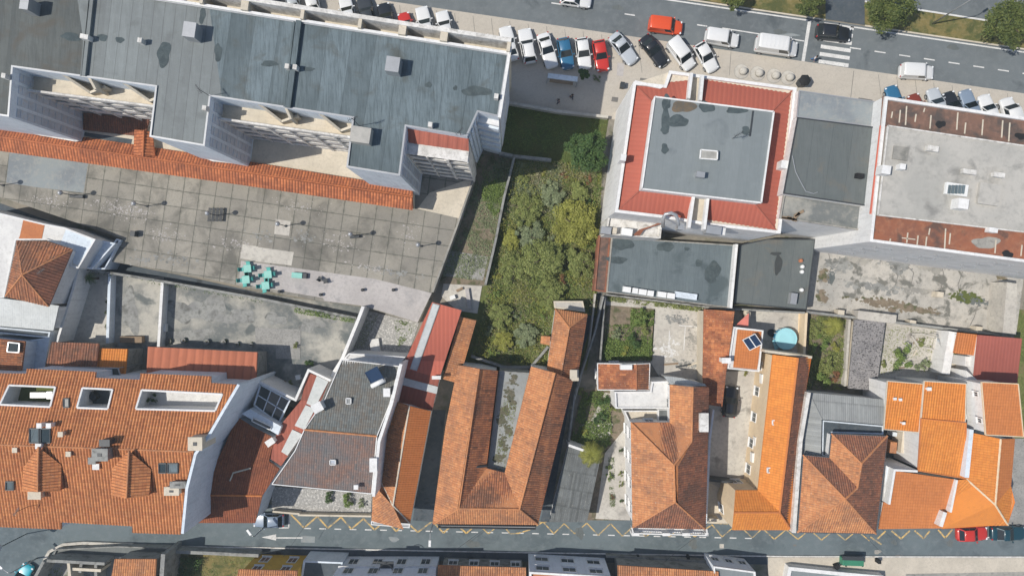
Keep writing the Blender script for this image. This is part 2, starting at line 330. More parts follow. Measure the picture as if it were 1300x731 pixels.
M['roof_pale'] = rough_mat('pale screed roof', (.45, .43, .39), (.37, .36, .33), (.31, .30, .275), .16, 1.4, stain=(.22, .215, .20), sthr=(.56, .68), ssc=.35, bump=.1)
M['rust'] = rough_mat('rusty roof coating', (.30, .115, .065), (.21, .095, .065), (.36, .17, .10), .3, 1.6, stain=(.10, .07, .06), sthr=(.55, .66), ssc=.5)
M['rust2'] = rough_mat('brown roof coating', (.20, .115, .085), (.145, .095, .075), (.26, .15, .11), .3, 1.6, stain=(.08, .07, .065), sthr=(.5, .62), ssc=.6)
M['glass'] = glass('dark window glass'); M['glass_blue'] = glass('solar glass', (.012, .03, .07), .1)
M['glass_car'] = glass('car glass', (.012, .018, .022), .05)
M['metal'] = plain('galvanised steel', (.42, .43, .44), .4, .1, .5, .4); M['dark_metal'] = plain('dark steel', (.05, .055, .06), .5)
M['black'] = plain('black rubber', (.02, .02, .021), .8); M['white_paint'] = plain('white enamel', (.78, .78, .76), .35, .05)
M['panel'] = rough_mat('grey blind panels', (.50, .55, .61), (.38, .42, .48), (.50, .46, .43), .5, 3, bump=.05)
M['wood'] = plain('weathered wood', (.28, .2, .13), .8); M['teal'] = plain('turquoise plastic', (.07, .42, .38), .5)
M['teal_pale'] = plain('pale turquoise plastic', (.25, .55, .48), .5); M['coral'] = plain('coral cloth', (.75, .24, .19), .9)
M['pool'] = plain('pale pool cover', (.36, .68, .74), .3, .04); M['pool_rim'] = plain('blue pool wall', (.09, .35, .55), .4)
M['green_bin'] = plain('green bin plastic', (.05, .22, .13), .5); M['terracotta'] = plain('terracotta', (.5, .2, .1), .8)
M['translucent'] = rough_mat('milky roof sheet', (.52, .54, .53), (.46, .48, .47), (.38, .40, .40), .6, 3, bump=.02, rough=.4)
M['bark'] = plain('bark', (.12, .09, .065), .9)
M['leaf_mid'] = leaf_mat('leaves mid green', (.085, .14, .035), (.145, .21, .05), (.235, .30, .08))
M['leaf_dark'] = leaf_mat('leaves dark green', (.035, .075, .022), (.058, .11, .03), (.105, .16, .045))
M['leaf_olive'] = leaf_mat('leaves olive', (.14, .175, .05), (.21, .245, .07), (.30, .315, .105))
M['leaf_yellow'] = leaf_mat('leaves yellow green', (.19, .205, .04), (.27, .275, .055), (.36, .35, .09))
M['leaf_grey'] = leaf_mat('leaves grey green', (.16, .20, .10), (.215, .255, .135), (.30, .33, .18))
M['leaf_tree'] = leaf_mat('leaves deep olive', (.05, .075, .02), (.095, .125, .03), (.17, .185, .05))
M['shade_grass'] = rough_mat('lawn grass with painted shade', (.07, .09, .028), (.10, .105, .035), (.05, .065, .022), .4, 2.5, bump=.8)  # darker than the open grass: the block's shadow is put into the colour
M['leaf_straw'] = leaf_mat('dry straw stalks', (.24, .21, .12), (.33, .29, .17), (.42, .38, .24))
M['facade'] = rough_mat('bright pale facade', (.82, .86, .92), (.78, .82, .88), (.68, .72, .78), .4, 2.5, bump=.04, streak=.2)
M['leaf_red'] = leaf_mat('leaves russet', (.20, .08, .04), (.26, .12, .06), (.16, .12, .05))
M['moss'] = plain('moss', (.10, .12, .035), .95)
M['inner_grey'] = rough_mat('smooth grey lichened sheet', (.30, .31, .30), (.25, .26, .255), (.21, .215, .205), .3, 2, bump=.1, stain=(.17, .15, .11), sthr=(.58, .68), ssc=.6)
M['moss_dark'] = rough_mat('dark moss', (.12, .11, .075), (.08, .085, .055), (.18, .16, .12), 2, 6, bump=.6)
M['shed_red'] = tile_mat('brick red metal sheet', (.50, .175, .10), (.46, .16, .09), (.34, .12, .075), .3, groove=.3, per=1.0, row=50)
M['roof_char2'] = plain('damp charcoal', (.055, .06, .06), .8)
M['damp'] = rough_mat('damp roofing', (.075, .095, .10), (.055, .07, .075), (.10, .12, .12), .8, 3, bump=.1)
M['damp_rust'] = rough_mat('rusty puddle', (.17, .125, .08), (.12, .10, .075), (.09, .10, .10), .8, 3, bump=.1)
# ---------------------------------------------------------------- roofs, houses, flat blocks
def basis(P):
    n = Vector((0, 0, 0))
    for i in range(len(P)):
        a, b = P[i], P[(i + 1) % len(P)]
        n += Vector(((a.y - b.y) * (a.z + b.z), (a.z - b.z) * (a.x + b.x), (a.x - b.x) * (a.y + b.y)))
    n.normalize()
    if n.z < 0: n = -n
    up = Vector((0, 0, 1)) - n * n.z
    return n, up
def corrugate(mb, P, holes=(), per=.27, amp=.045, ns=6, lift=.05, flatdir=None):
    """lay ribbed tiles over a facet: ribs run down the slope"""
    n, up = basis(P)
    if up.length < .02:
        up = Vector(flatdir) if flatdir else Vector((0, 1, 0)); up -= n * up.dot(n)
    up.normalize(); ac = up.cross(n).normalized(); o = P[0]
    loops = [[((p - o).dot(ac), (p - o).dot(up)) for p in L] for L in [P] + list(holes)]
    amin = min(q[0] for q in loops[0]); amax = max(q[0] for q in loops[0])
    da = per / ns; k0 = math.floor(amin / da)
    def cross(a):
        r = []
        for L in loops:
            for i in range(len(L)):
                p, q = L[i], L[(i + 1) % len(L)]
                if (p[0] > a) != (q[0] > a): r.append(p[1] + (a - p[0]) / (q[0] - p[0]) * (q[1] - p[1]))
        return sorted(r)
    if mb.uv is None: mb.uv = []
    def prof(a): return lift + amp * (.5 + .5 * math.cos(2 * math.pi * a / per))
    k = k0
    while k * da < amax:
        a0, a1 = max(k * da, amin), min((k + 1) * da, amax)
        if a1 - a0 > 1e-4:
            c0, c1 = cross(a0 + 1e-5), cross(a1 - 1e-5)
            if len(c0) != len(c1):
                c0 = c1 = cross((a0 + a1) / 2)
            for i in range(0, len(c0) - 1, 2):
                b = len(mb.v)
                for a, v in ((a0, c0[i]), (a1, c1[i]), (a1, c1[i + 1]), (a0, c0[i + 1])):
                    mb.v.append(tuple(o + ac * a + up * v + n * prof(a))); mb.uv.append((a, -v))
                mb.f.append((b, b + 1, b + 2, b + 3))
        k += 1
def key(p): return (round(p.x, 2), round(p.y, 2), round(p.z, 2))
def house(name, label, facets, roof, wall='white', base=0, cat='house', group=None, ov=.22, win=True, trim=None, ridge=True, per=None, amp=.045,
          holes={}, pad=0, sill='white', roofs=None, wins=None, ridge_mat=None, ns=6, winmat='glass', solid=False, rows=None):
    """facets: lists of (px, py, height) given for the roof surface"""
    Fs = [[W(*q) for q in f] for f in facets]
    allp = [p for f in Fs for p in f]; c = cen(allp); c.z = base
    t = thing(name, label, cat, c, 0, group)
    per = per or {'tile_left': .34, 'tile_canopy': .36, 'tile_new': .30, 'tile_new2': .30, 'red_metal': .5, 'red_metal2': .5, 'dark_red': .4, 'grey_sheet': .25, 'dark_sheet': .25}.get(roof, .27)
    edges = {}
    for fi, P in enumerate(Fs):
        if poly_area(P) < 0: P = P[::-1]; Fs[fi] = P
        for i in range(len(P)):
            a, b = P[i], P[(i + 1) % len(P)]; edges.setdefault(frozenset((key(a), key(b))), []).append((fi, a, b))
    # roof sheets
    for fi, P in enumerate(Fs):
        mb = MB(); hs = [[W(*q) for q in h] for h in holes.get(fi, [])]
        corrugate(mb, P, hs, per, amp, ns); mb.build('roof' if len(Fs) == 1 else 'roof_slope', M[(roofs or {}).get(fi, roof)], t)
    # perimeter
    nxt = {}
    for e, L in edges.items():
        if len(L) == 1: nxt[key(L[0][1])] = (L[0][1], L[0][2])
    loops = []
    while nxt:
        k = next(iter(nxt)); st = k; lp = []
        while k in nxt:
            a, b = nxt.pop(k); lp.append(a); k = key(b)
        lp_closed = (k == st); loops.append((lp if lp_closed else lp + [b], lp_closed))
    wm = MB(); perim = []
    for lp, closed in loops:
        if closed and len(lp) > 2:
            q = inset(lp, ov)
            for i in range(len(q)):
                a, b = q[i], q[(i + 1) % len(q)]; perim.append((a, b))
        else:
            for i in range(len(lp) - 1): perim.append((lp[i], lp[i + 1]))
    for a, b in perim:
        a = Vector(a); b = Vector(b)
        wm.face([(a.x, a.y, base), (b.x, b.y, base), (b.x, b.y, b.z - .02), (a.x, a.y, a.z - .02)])
    # deck under the tiles closes the attic
    um = MB()
    for fi, P in enumerate(Fs):
        if not holes.get(fi): um.face([p - Vector((0, 0, .03)) for p in P])
    for e, L in edges.items():
        if len(L) == 1:
            a, b = L[0][1], L[0][2]; um.face([a - Vector((0, 0, .14)), b - Vector((0, 0, .14)), b + Vector((0, 0, .05)), a + Vector((0, 0, .05))])
    o = wm.build('wall', M[wall], t)
    um.build('roof_edge', M[roof] if trim is None else M[trim], t)
    if ridge:
        rm = MB()
        for e, L in edges.items():
            if len(L) == 2:
                f1, f2 = Fs[L[0][0]], Fs[L[1][0]]; n1, _ = basis(f1); a, b = L[0][1], L[0][2]
                c2 = sum(f2, Vector()) / len(f2)
                if (c2 - a).dot(n1) < -.02:
                    d = (b - a); nseg = max(1, int(d.length / .4)); up = Vector((0, 0, .06))
                    pts = []; rr = []
                    for i in range(nseg + 1):
                        pts.append(a + d * (i / nseg) + up); rr.append(.105 if i % 2 else .13)
                    rm.tube(pts, rr, 6)
        if rm.v: rm.build('ridge_tiles', M[ridge_mat] if ridge_mat else M[roof if not roof.startswith('tile_l') else 'tile_worn'], t)
    if trim:
        tm = MB()
        for e, L in edges.items():
            if len(L) == 1:
                a, b = L[0][1], L[0][2]; tm.bar(a + Vector((0, 0, .06)), b + Vector((0, 0, .06)), .1, .14)
        tm.build('eaves_trim', M[trim], t)
    if win:
        for a, b in (perim if wins is None else [perim[i] for i in wins]): wall_windows(t, a, b, base, min(a.z, b.z), winmat, sill, rows=rows)
    return t
def wall_windows(t, a, b, base, top, mat='glass', frame='white', facing=True, rows=None, pitch=2.7, ww=1.0, hh=1.25, off=0):
    a = Vector((a[0], a[1], 0)); b = Vector((b[0], b[1], 0)); d = b - a; Ln = d.length
    if Ln < 2.2: return
    d.normalize(); nrm = Vector((d.y, -d.x, 0)); mid = (a + b) / 2
    if facing and nrm.dot(-mid) < 2: return
    n = max(1, int((Ln - .6) / pitch)); rz = math.atan2(d.y, d.x)
    nr = rows or max(1, int((top - base - .4) / 2.8))
    for r in range(nr):
        zc = base + 1.6 + r * 2.85
        if zc + hh / 2 > top - .15: zc = top - hh / 2 - .2
        if zc - hh / 2 < base: continue
        for i in range(n):
            p = a + d * (Ln * (i + .5) / n) + nrm * off
            f = MB()
            q = p + nrm * .03
            for s in (-1, 1):
                f.box(q + d * (s * (ww / 2 + .05)) + Vector((0, 0, zc)), (.1, .12, hh + .2), rz)
                f.box(q + Vector((0, 0, zc + s * (hh / 2 + .05))), (ww, .12, .1), rz)
            f.box(q + Vector((0, 0, zc)), (.05, .09, hh), rz)
            f.box(q + nrm * .08 + Vector((0, 0, zc - hh / 2 - .12)), (ww + .3, .28, .06), rz)
            fo = f.build('window', M[frame], t)
            g = MB(); g.box(p + nrm * .02 + Vector((0, 0, zc)), (ww, .06, hh), rz); g.build('pane', M[mat], fo)
def flat(name, label, pts, h, base=0, wall='white', deck='roof_teal', par=.35, pw=.2, parm=None, cat='building', group=None, win=False, winmat='glass', rows=None, kind=None, holes=None):
    Pw = ccw([W(x, y, h) for x, y in pts]); c = cen(Pw); c.z = base
    t = thing(name, label, cat, c, 0, group)
    if kind: t['kind'] = kind
    inn = inset(Pw, pw)
    m = MB()
    n = len(Pw)
    for i in range(n):
        a, b = Pw[i], Pw[(i + 1) % n]; m.face([(a.x, a.y, base), (b.x, b.y, base), (b.x, b.y, h + par), (a.x, a.y, h + par)] if not parm else [(a.x, a.y, base), (b.x, b.y, base), (b.x, b.y, h - .05), (a.x, a.y, h - .05)])
    m.build('wall', M[wall], t)
    if par > 0:
        pm = MB()
        for i in range(n):
            j = (i + 1) % n; a, b, c2, d2 = Pw[i], Pw[j], inn[j], inn[i]; zt = h + par
            pm.face([(a.x, a.y, zt), (b.x, b.y, zt), (c2.x, c2.y, zt), (d2.x, d2.y, zt)])
            pm.face([(d2.x, d2.y, zt), (c2.x, c2.y, zt), (c2.x, c2.y, h - .02), (d2.x, d2.y, h - .02)])
            if parm: pm.face([(a.x, a.y, h - .05), (b.x, b.y, h - .05), (b.x, b.y, zt), (a.x, a.y, zt)])
        pm.build('parapet', M[parm or wall], t)
    dm = MB(); dm.face([(p.x, p.y, h) for p in (inn if par > 0 else Pw)]); dm.build('roof', M[deck], t)
    if win:
        for i in range(n): wall_windows(t, Pw[i], Pw[(i + 1) % n], base, h, winmat, rows=rows)
    return t
def sheet(name, pts, h, mat, parent=None, label=None, kind='structure', thick=0):
    m = MB(); P = ccw([W(x, y, h) for x, y in pts])
    if thick: m.prism([(p.x, p.y) for p in P], h - thick, h)
    else: m.face([(p.x, p.y, h) for p in P])
    o = m.build(name, M[mat], parent)
    if parent is None:
        o['kind'] = kind
        if label: o['label'] = label
    return o
def wallrun(name, label, pts, h, base=0, th=.2, mat='white', cat='wall', group=None, closed=False, cap=None):
    """free standing wall along points measured at its top"""
    m = MB(); P = [W(x, y, h) for x, y in pts]
    if closed: P.append(P[0])
    # mitred strip
    n = len(P); L = []; R = []
    for i in range(n):
        d1 = (P[i] - P[i - 1]) if i > 0 else (P[1] - P[0]); d2 = (P[i + 1] - P[i]) if i < n - 1 else d1
        d1.z = d2.z = 0; d1.normalize(); d2.normalize(); t = (d1 + d2).normalized() if (d1 + d2).length > .1 else d1; nn = Vector((-t.y, t.x, 0)); k = th / 2 / max(.4, nn.dot(Vector((-d1.y, d1.x, 0))))
        L.append(P[i] + nn * k); R.append(P[i] - nn * k)
    for i in range(n - 1):
        a, b, c, d = L[i], L[i + 1], R[i + 1], R[i]
        for q in ((d, c, b, a),): m.face([(p.x, p.y, h) for p in q])
        m.face([(a.x, a.y, base), (b.x, b.y, base), (b.x, b.y, h), (a.x, a.y, h)]); m.face([(c.x, c.y, base), (d.x, d.y, base), (d.x, d.y, h), (c.x, c.y, h)])
    for q in ((L[0], R[0]), (L[-1], R[-1])): m.face([(q[0].x, q[0].y, base), (q[1].x, q[1].y, base), (q[1].x, q[1].y, h), (q[0].x, q[0].y, h)])
    if cap:
        t = thing(name, label, cat, (P[0].x, P[0].y, base), 0, group); m.build('wall', M[mat], t)
        c = MB()
        for i in range(n - 1): c.bar(P[i] + Vector((0, 0, .03)), P[i + 1] + Vector((0, 0, .03)), th + .08, .07)
        c.build('coping', M[cap], t); return t
    o = m.build(name, M[mat]); return tagit(o, label, cat, group)
def pxbox(m, x0, y0, x1, y1, hb, ht, rot=-8.3):
    """box whose top covers the rectangle measured at its top height"""
    c = W((x0 + x1) / 2, (y0 + y1) / 2, ht); k = (H - ht) / F
    m.box((c.x, c.y, (hb + ht) / 2), ((x1 - x0) * k, (y1 - y0) * k, ht - hb), math.radians(rot))
def blob(name, x, y, rx, ry, h, mat, parent=None, rot=0, seed=0, wob=.25, n=26):
    rnd = random.Random(seed + int(x * 7 + y)); c = W(x, y, h); k = (H - h) / F; m = MB(); pts = []
    ph = [rnd.uniform(0, 6.28) for _ in range(4)]; h += rnd.uniform(0, .012)
    for i in range(n):
        t = 2 * math.pi * i / n; r = 1 + wob * (math.sin(2 * t + ph[0]) * .5 + math.sin(3 * t + ph[1]) * .4 + math.sin(5 * t + ph[2]) * .3)
        a, b = rx * k * r * math.cos(t), ry * k * r * math.sin(t); cs, sn = math.cos(rot), math.sin(rot)
        pts.append((c.x + a * cs - b * sn, c.y + a * sn + b * cs, h))
    m.face(pts); return m.build(name, M[mat], parent)
def cluster(name, x, y, rx, ry, h, mat, n=60, size=.22, rot=-8, seed=0):
    rnd = random.Random(seed + int(x * 3 + y)); m = MB(); c = W(x, y, h); k = (H - h) / F; a0 = math.radians(rot)
    for i in range(n):
        u, v = rnd.gauss(0, .45) * rx * k, rnd.gauss(0, .45) * ry * k; px_, py_ = c.x + u * math.cos(a0) - v * math.sin(a0), c.y + u * math.sin(a0) + v * math.cos(a0)
        r = size * rnd.uniform(.3, 1.3) * (1 if rnd.random() < .8 else 2); q = rnd.randint(6, 9); m.face([(px_ + r * rnd.uniform(.5, 1.3) * math.cos(6.283 * j / q), py_ + r * rnd.uniform(.4, 1.0) * math.sin(6.283 * j / q), h + i * .00015) for j in range(q)])
    o = m.build(name, M[mat]); o['kind'] = 'stuff'; return o
def chimney(parent, x, y, w, d, hb, ht, mat='white', name='chimney', rot=0, pot=False):
    m = MB(); c = W(x, y, ht); m.box((c.x, c.y, (hb + ht) / 2), (w, d, ht - hb), rot); m.box((c.x, c.y, ht + .04), (w + .16, d + .16, .1), rot)
    o = m.build(name, M[mat], parent)
    if w > 1.3: g = MB(); g.box((c.x, c.y, ht + .1), (w * .3, d * .3, .06), rot); g.build('flue', M['dark_metal'], o)
    return o
def slope_frame(P):
    n, up = basis(P); up.normalize(); return n, up
def skylight(parent, quad, mat='glass', frame='dark_metal', name='skylight', lift=.16):
    """quad: four (px,py,h) lying on the roof"""
    P = [W(*q) for q in quad]; n, up = basis(P); m = MB()
    Q = [p + n * lift for p in P]
    for i in range(4): m.bar(Q[i], Q[(i + 1) % 4], .12, .2)
    o = m.build(name, M[frame], parent); g = MB(); g.face([p + n * (lift + .02) for p in P]); g.build('pane', M[mat], o); return o
def at_h(parent, name, mat, quads, h):
    m = MB()
    for q in quads: m.prism([(p.x, p.y) for p in ccw([W(x, y, h) for x, y in q])], h - .08, h)
    return m.build(name, M[mat], parent)
# ---------------------------------------------------------------- vehicles (front towards +x)
CARM = {}
def paint(name, c, r=.32):
    if name not in CARM:
        t = NT('car paint ' + name, r, .5); t.p.inputs['Coat Weight'].default_value = .5; t.p.inputs['Coat Roughness'].default_value = .12
        n = t.noise(t.co(), 1.5, 4); CARM[name] = t.out(t.mix(t.math('MULTIPLY', t.step(n, .4, .8), .18), c, sc(c, .75)))
    return CARM[name]
PC = dict(white=(.74, .74, .73), silver=(.48, .51, .54), black=(.018, .02, .024), navy=(.02, .03, .05), blue=(.03, .14, .26), red=(.55, .035, .025),
          orange=(.72, .09, .025), brown=(.22, .04, .02), steel=(.22, .28, .36), cyan=(.03, .42, .52), charcoal=(.045, .05, .055), teal=(.01, .05, .07))
lampm = plain('headlamp lens', (.75, .77, .78), .15, .02); taillm = plain('tail lamp lens', (.45, .02, .02), .25, .02)
M['lamp'] = lampm; M['tail'] = taillm; M['plate'] = plain('number plate', (.6, .6, .58), .5)
def car(name, label, cat, colour, kind='hatch', group=None, loc=(0, 0, 0), rz=0, rear=None):
    t = local_thing(name, label, cat, loc, rz, group)
    dims = dict(hatch=(4.0, 1.76, 1.47), sedan=(4.5, 1.78, 1.44), small=(3.6, 1.66, 1.48), van=(4.35, 1.82, 1.85), bigvan=(5.4, 2.02, 2.3), suv=(4.5, 1.86, 1.68))[kind]
    L, Wd, Ht = dims; hl = L / 2; hw = Wd / 2; isvan = kind in ('van', 'bigvan')
    belt = .92 if kind not in ('suv', 'van', 'bigvan') else (1.05 if kind != 'bigvan' else 1.25)
    # lower body: lofted stations (x, half width, top)
    hood0 = .68 if not isvan else .8
    cab0 = {'hatch': .28, 'sedan': .22, 'small': .34, 'van': .52, 'bigvan': .62, 'suv': .26}[kind] * L / 2 + .0     # x of windscreen base
    st = [(-hl, hw * .76, belt * .80), (-hl + .10, hw * .90, belt * .93), (-hl + .45, hw * .985, belt), (-hl + 1.1, hw, belt), (0, hw, belt), (cab0, hw, belt * .99), (hl - .75, hw * .98, hood0 + (belt - hood0) * .55), (hl - .28, hw * .92, hood0 + .06), (hl - .06, hw * .78, hood0 - .06), (hl, hw * .6, hood0 - .16)]
    m = MB(); rings = []
    for x, w, zt in st:
        r = [(x, -w * .86, .2), (x, -w, .34), (x, -w, zt * .72), (x, -w * .95, zt - .05), (x, -w * .78, zt), (x, 0, zt + .035), (x, w * .78, zt), (x, w * .95, zt - .05), (x, w, zt * .72), (x, w, .34), (x, w * .86, .2)]
        rings.append(r)
    nr = len(rings[0]); vs = [p for r in rings for p in r]; fs = []
    for i in range(len(rings) - 1):
        for k in range(nr): fs.append((i * nr + k, i * nr + (k + 1) % nr, (i + 1) * nr + (k + 1) % nr, (i + 1) * nr + k))
    fs.append(tuple(range(nr))); fs.append(tuple((len(rings) - 1) * nr + k for k in reversed(range(nr))))
    m.mesh(vs, fs); body = m.build('body', paint(colour, PC[colour]), t, smooth=True, sub=1)
    # greenhouse
    rx1 = cab0 - {'hatch': .72, 'sedan': .78, 'small': .6, 'van': .62, 'bigvan': .62, 'suv': .66}[kind]      # roof front
    rx0 = {'hatch': -hl + .62, 'sedan': -hl + 1.25, 'small': -hl + .45, 'van': -hl + .14, 'bigvan': -hl + .12, 'suv': -hl + .55}[kind]
    bx0 = {'hatch': -hl + .2, 'sedan': -hl + .62, 'small': -hl + .16, 'van': -hl + .06, 'bigvan': -hl + .04, 'suv': -hl + .14}[kind]
    bw = hw * .93; tw = hw * .77 if not isvan else hw * .88; zt = Ht - .05; zb = belt - .03
    A = [(cab0, -bw, zb), (cab0, bw, zb), (bx0, bw, zb), (bx0, -bw, zb)]; T = [(rx1, -tw, zt), (rx1, tw, zt), (rx0, tw, zt), (rx0, -tw, zt)]
    V = Vector
    def quad(nm, a, b, c, d, mat, par, o=0):
        q = MB(); q.face([a, b, c, d]); return q.build(nm, mat, par)
    def lerp(a, b, k): return V(a) * (1 - k) + V(b) * k
    gl = M['glass_car']; pm = paint(colour, PC[colour])
    mid0 = (cab0 * .5 + bx0 * .5)
    # cabin shell painted behind, glazing proud of it
    sh = MB(); sh.mesh(A + T, [(0, 1, 5, 4), (1, 2, 6, 5), (2, 3, 7, 6), (3, 0, 4, 7)]); sh.build('cabin', pm, t, smooth=False)
    def inq(a, b, c, d, e, f, off):           # inset quad a,b bottom; c,d top
        a, b, c, d = map(V, (a, b, c, d)); n = (b - a).cross(d - a).normalized(); ctr = (a + b + c + d) / 4
        if n.dot(ctr - V((mid0, 0, zb))) < 0: n = -n
        def pt(u, v): return (a * (1 - u) + b * u) * (1 - v) + (d * (1 - u) + c * u) * v + n * off
        return [pt(e, f), pt(1 - e, f), pt(1 - e, 1 - f), pt(e, 1 - f)]
    q = MB(); q.face(inq(A[0], A[1], T[1], T[0], .05, .04, .012)); q.build('windscreen', gl, t)
    if kind == 'sedan' or not isvan:
        q = MB(); q.face(inq(A[2], A[3], T[3], T[2], .08, .06, .012)); q.build('rear_window', gl, t)
    for s, (a, b, c, d) in ((1, (A[1], A[2], T[2], T[1])), (-1, (A[3], A[0], T[0], T[3]))):
        q = MB(); w4 = inq(a, b, c, d, .0, .10, .012); w4 = [V(p) for p in w4]
        segs = ((.05, .47), (.5, .93)) if not isvan else ((.04, .32),)
        if isvan and s == -1: segs = ((.68, .96),)
        if (not isvan) and s == -1: segs = ((.07, .5), (.53, .95))
        for u0, u1 in segs:
            q.face([w4[0] * (1 - u0) + w4[1] * u0, w4[0] * (1 - u1) + w4[1] * u1, w4[3] * (1 - u1) + w4[2] * u1, w4[3] * (1 - u0) + w4[2] * u0])
        q.build('side_window', gl, t)
    rm = MB(); g = .06; rr = []
    for x, k in ((rx0 - .05, .9), (rx0 + .15, 1), ((rx0 + rx1) / 2, 1.01), (rx1 - .15, 1), (rx1 + .05, .93)):
        e = .0 if k >= 1 else -.03
        rr.append([(x, -tw * k, zt - .02), (x, -tw * k * .9, zt + .035 + e), (x, 0, zt + .06 + e), (x, tw * k * .9, zt + .035 + e), (x, tw * k, zt - .02)])
    vs = [p for r in rr for p in r]; fs = [(i * 5 + k, i * 5 + k + 1, (i + 1) * 5 + k + 1, (i + 1) * 5 + k) for i in range(4) for k in range(4)]
    fs += [(0, 1, 2, 3, 4), (24, 23, 22, 21, 20)]; rm.mesh(vs, fs); ro = rm.build('roof', pm, t, smooth=True)
    if kind in ('suv',) or (kind == 'hatch' and colour in ('black', 'silver')):
        rb = MB()
        for s in (-1, 1): rb.bar((rx0 + .2, s * tw * .88, zt + .09), (rx1 - .1, s * tw * .88, zt + .09), .04, .05)
        rb.build('roof_rail', M['dark_metal'], t)
    elif not isvan:
        rb = MB(); rb.tube([(rx0 + .15, 0, zt + .04), (rx0 - .1, 0, zt + .24)], .012, 5); rb.build('aerial', M['black'], t)
    if kind == 'bigvan':
        rb = MB()
        for i in range(7): x = rx0 + .3 + i * (rx1 - rx0 - .6) / 6; rb.box((x, 0, zt + .065), (.05, tw * 1.5, .03))
        rb.build('roof_ribs', pm, t)
    for sx in (-hl + .78, hl - .82):
        for s in (-1, 1):
            w_ = MB(); w_.tube([(sx, s * (hw - .2), .32), (sx, s * (hw + .005), .32)], .32, 16); wo = w_.build('wheel', M['black'], t)
            w_ = MB(); w_.tube([(sx, s * (hw - .05), .32), (sx, s * (hw + .02), .32)], .2, 12); w_.build('rim', M['metal'], wo)
    for s in (-1, 1):
        q = MB(); q.box((hl - .24, s * hw * .74, hood0 - .02), (.22, .26, .1), s * -.4); q.build('headlight', lampm, t, bevel=.03)
        q = MB(); q.box((-hl + .1, s * hw * .76, belt * .82), (.12, .2, .18), s * .3); q.build('tail_light', taillm, t, bevel=.02)
        q = MB(); q.box((cab0 - .18, s * (hw + .1), belt + .06), (.14, .2, .14)); q.bar((cab0 - .16, s * hw * .9, belt), (cab0 - .17, s * (hw + .05), belt + .03), .05, .05); q.build('side_mirror', pm, t, bevel=.03)
    q = MB(); q.box((hl + .0, 0, .42), (.05, .5, .12)); q.build('number_plate', M['plate'], t)
    return t
# ---------------------------------------------------------------- plants
def leaves(n, R, size, rnd, clumps=14, shape=1.0, inner=.25, flat=.0, droop=0):
    """many small leaf faces in clumps through an uneven ellipsoid crown"""
    m = MB(); cl = []
    for i in range(clumps):
        t = rnd.uniform(0, 6.283); u = rnd.uniform(-.25, 1); r = rnd.uniform(.35, .95); s = math.sqrt(max(0, 1 - u * u))
        cl.append((Vector((math.cos(t) * s * r * R[0], math.sin(t) * s * r * R[1], u * r * R[2])), rnd.uniform(.16, .36)))
    for i in range(n):
        c, k = rnd.choice(cl)
        d = Vector((rnd.gauss(0, 1), rnd.gauss(0, 1), rnd.gauss(0, 1))).normalized() * (rnd.random() ** .45)
        p = c + Vector((d.x * R[0] * k, d.y * R[1] * k, d.z * R[2] * k * .9))
        nn = (Vector((rnd.gauss(0, .7), rnd.gauss(0, .7), .8 + rnd.random())) + d * .8).normalized()
        a = nn.cross(Vector((rnd.gauss(0, 1), rnd.gauss(0, 1), rnd.gauss(0, 1)))).normalized(); b = nn.cross(a)
        s = size * rnd.uniform(.55, 1.3)
        m.face([p - a * s, p + b * s * .45 - a * .1 * s, p + a * s, p - b * s * .45 - a * .1 * s])
    return m
def trunk(h, r, rnd, spread=1.0):
    m = MB(); m.tube([(0, 0, 0), (.03, .02, h * .5), (0, .03, h)], [r, r * .8, r * .6], 8)
    for i in range(5):
        t = i * 1.256 + rnd.uniform(-.3, .3); p = Vector((0, 0, h * rnd.uniform(.6, .95))); e = p + Vector((math.cos(t) * spread, math.sin(t) * spread, spread * rnd.uniform(.4, .9)))
        m.tube([p, (p + e) / 2 + Vector((0, 0, .1)), e], [r * .5, r * .35, r * .15], 6)
    return m
PROTO = {}
def plant(name, label, cat, px, py, rpx, mat, hc=None, group=None, seed=None, tall=1.0, key_='bush', n=None, lift=0, base=0):
    """a tree (trunk, crown) or a bush whose crown covers radius rpx pixels"""
    seed = int(px * 13 + py * 7) if seed is None else seed; rnd = random.Random(seed)
    hc = hc if hc is not None else {'bush': .6, 'tree': 3.2, 'big': 4.6}[key_]; c = W(px, py, hc + base); R = rpx * (H - hc - base) / F
    var = seed % 3; k = (key_, mat, var, round(R * 2) / 2 if key_ != 'bush' else 0)
    if k not in PROTO:
        rr = random.Random(hash((key_, var)) % 1000 + var * 31); u = 1.0 if key_ == 'bush' else R
        cnt = n or {'bush': 800, 'tree': 4200, 'big': 9000}[key_]
        ls = {'bush': .085, 'tree': .12, 'big': .15}[key_]
        m = leaves(cnt, (u, u * .95, u * .8 * (tall if key_ != 'bush' else 1)), ls, rr, {'bush': 14, 'tree': 34, 'big': 60}[key_]); me = m.build('crown', M[mat]); d = me.data; bpy.data.objects.remove(me)
        PROTO[k] = d
    t = local_thing(name, label, cat, (c.x, c.y, base), rnd.uniform(0, 6.28), group)
    o = bpy.data.objects.new('crown' if key_ != 'bush' else 'foliage', PROTO[k]); COL.objects.link(o); o.parent = t
    if key_ == 'bush': o.scale = (R, R, R * tall * .95); o.location = (0, 0, min(R * .45, .7))
    else: o.location = (0, 0, hc)
    tk = trunk(hc * (1.0 if key_ != 'bush' else .8), .05 if key_ == 'bush' else .05 + R * .05, rnd, R * .5); tk.build('trunk' if key_ != 'bush' else 'stem', M['bark'], t, smooth=True)
    return t
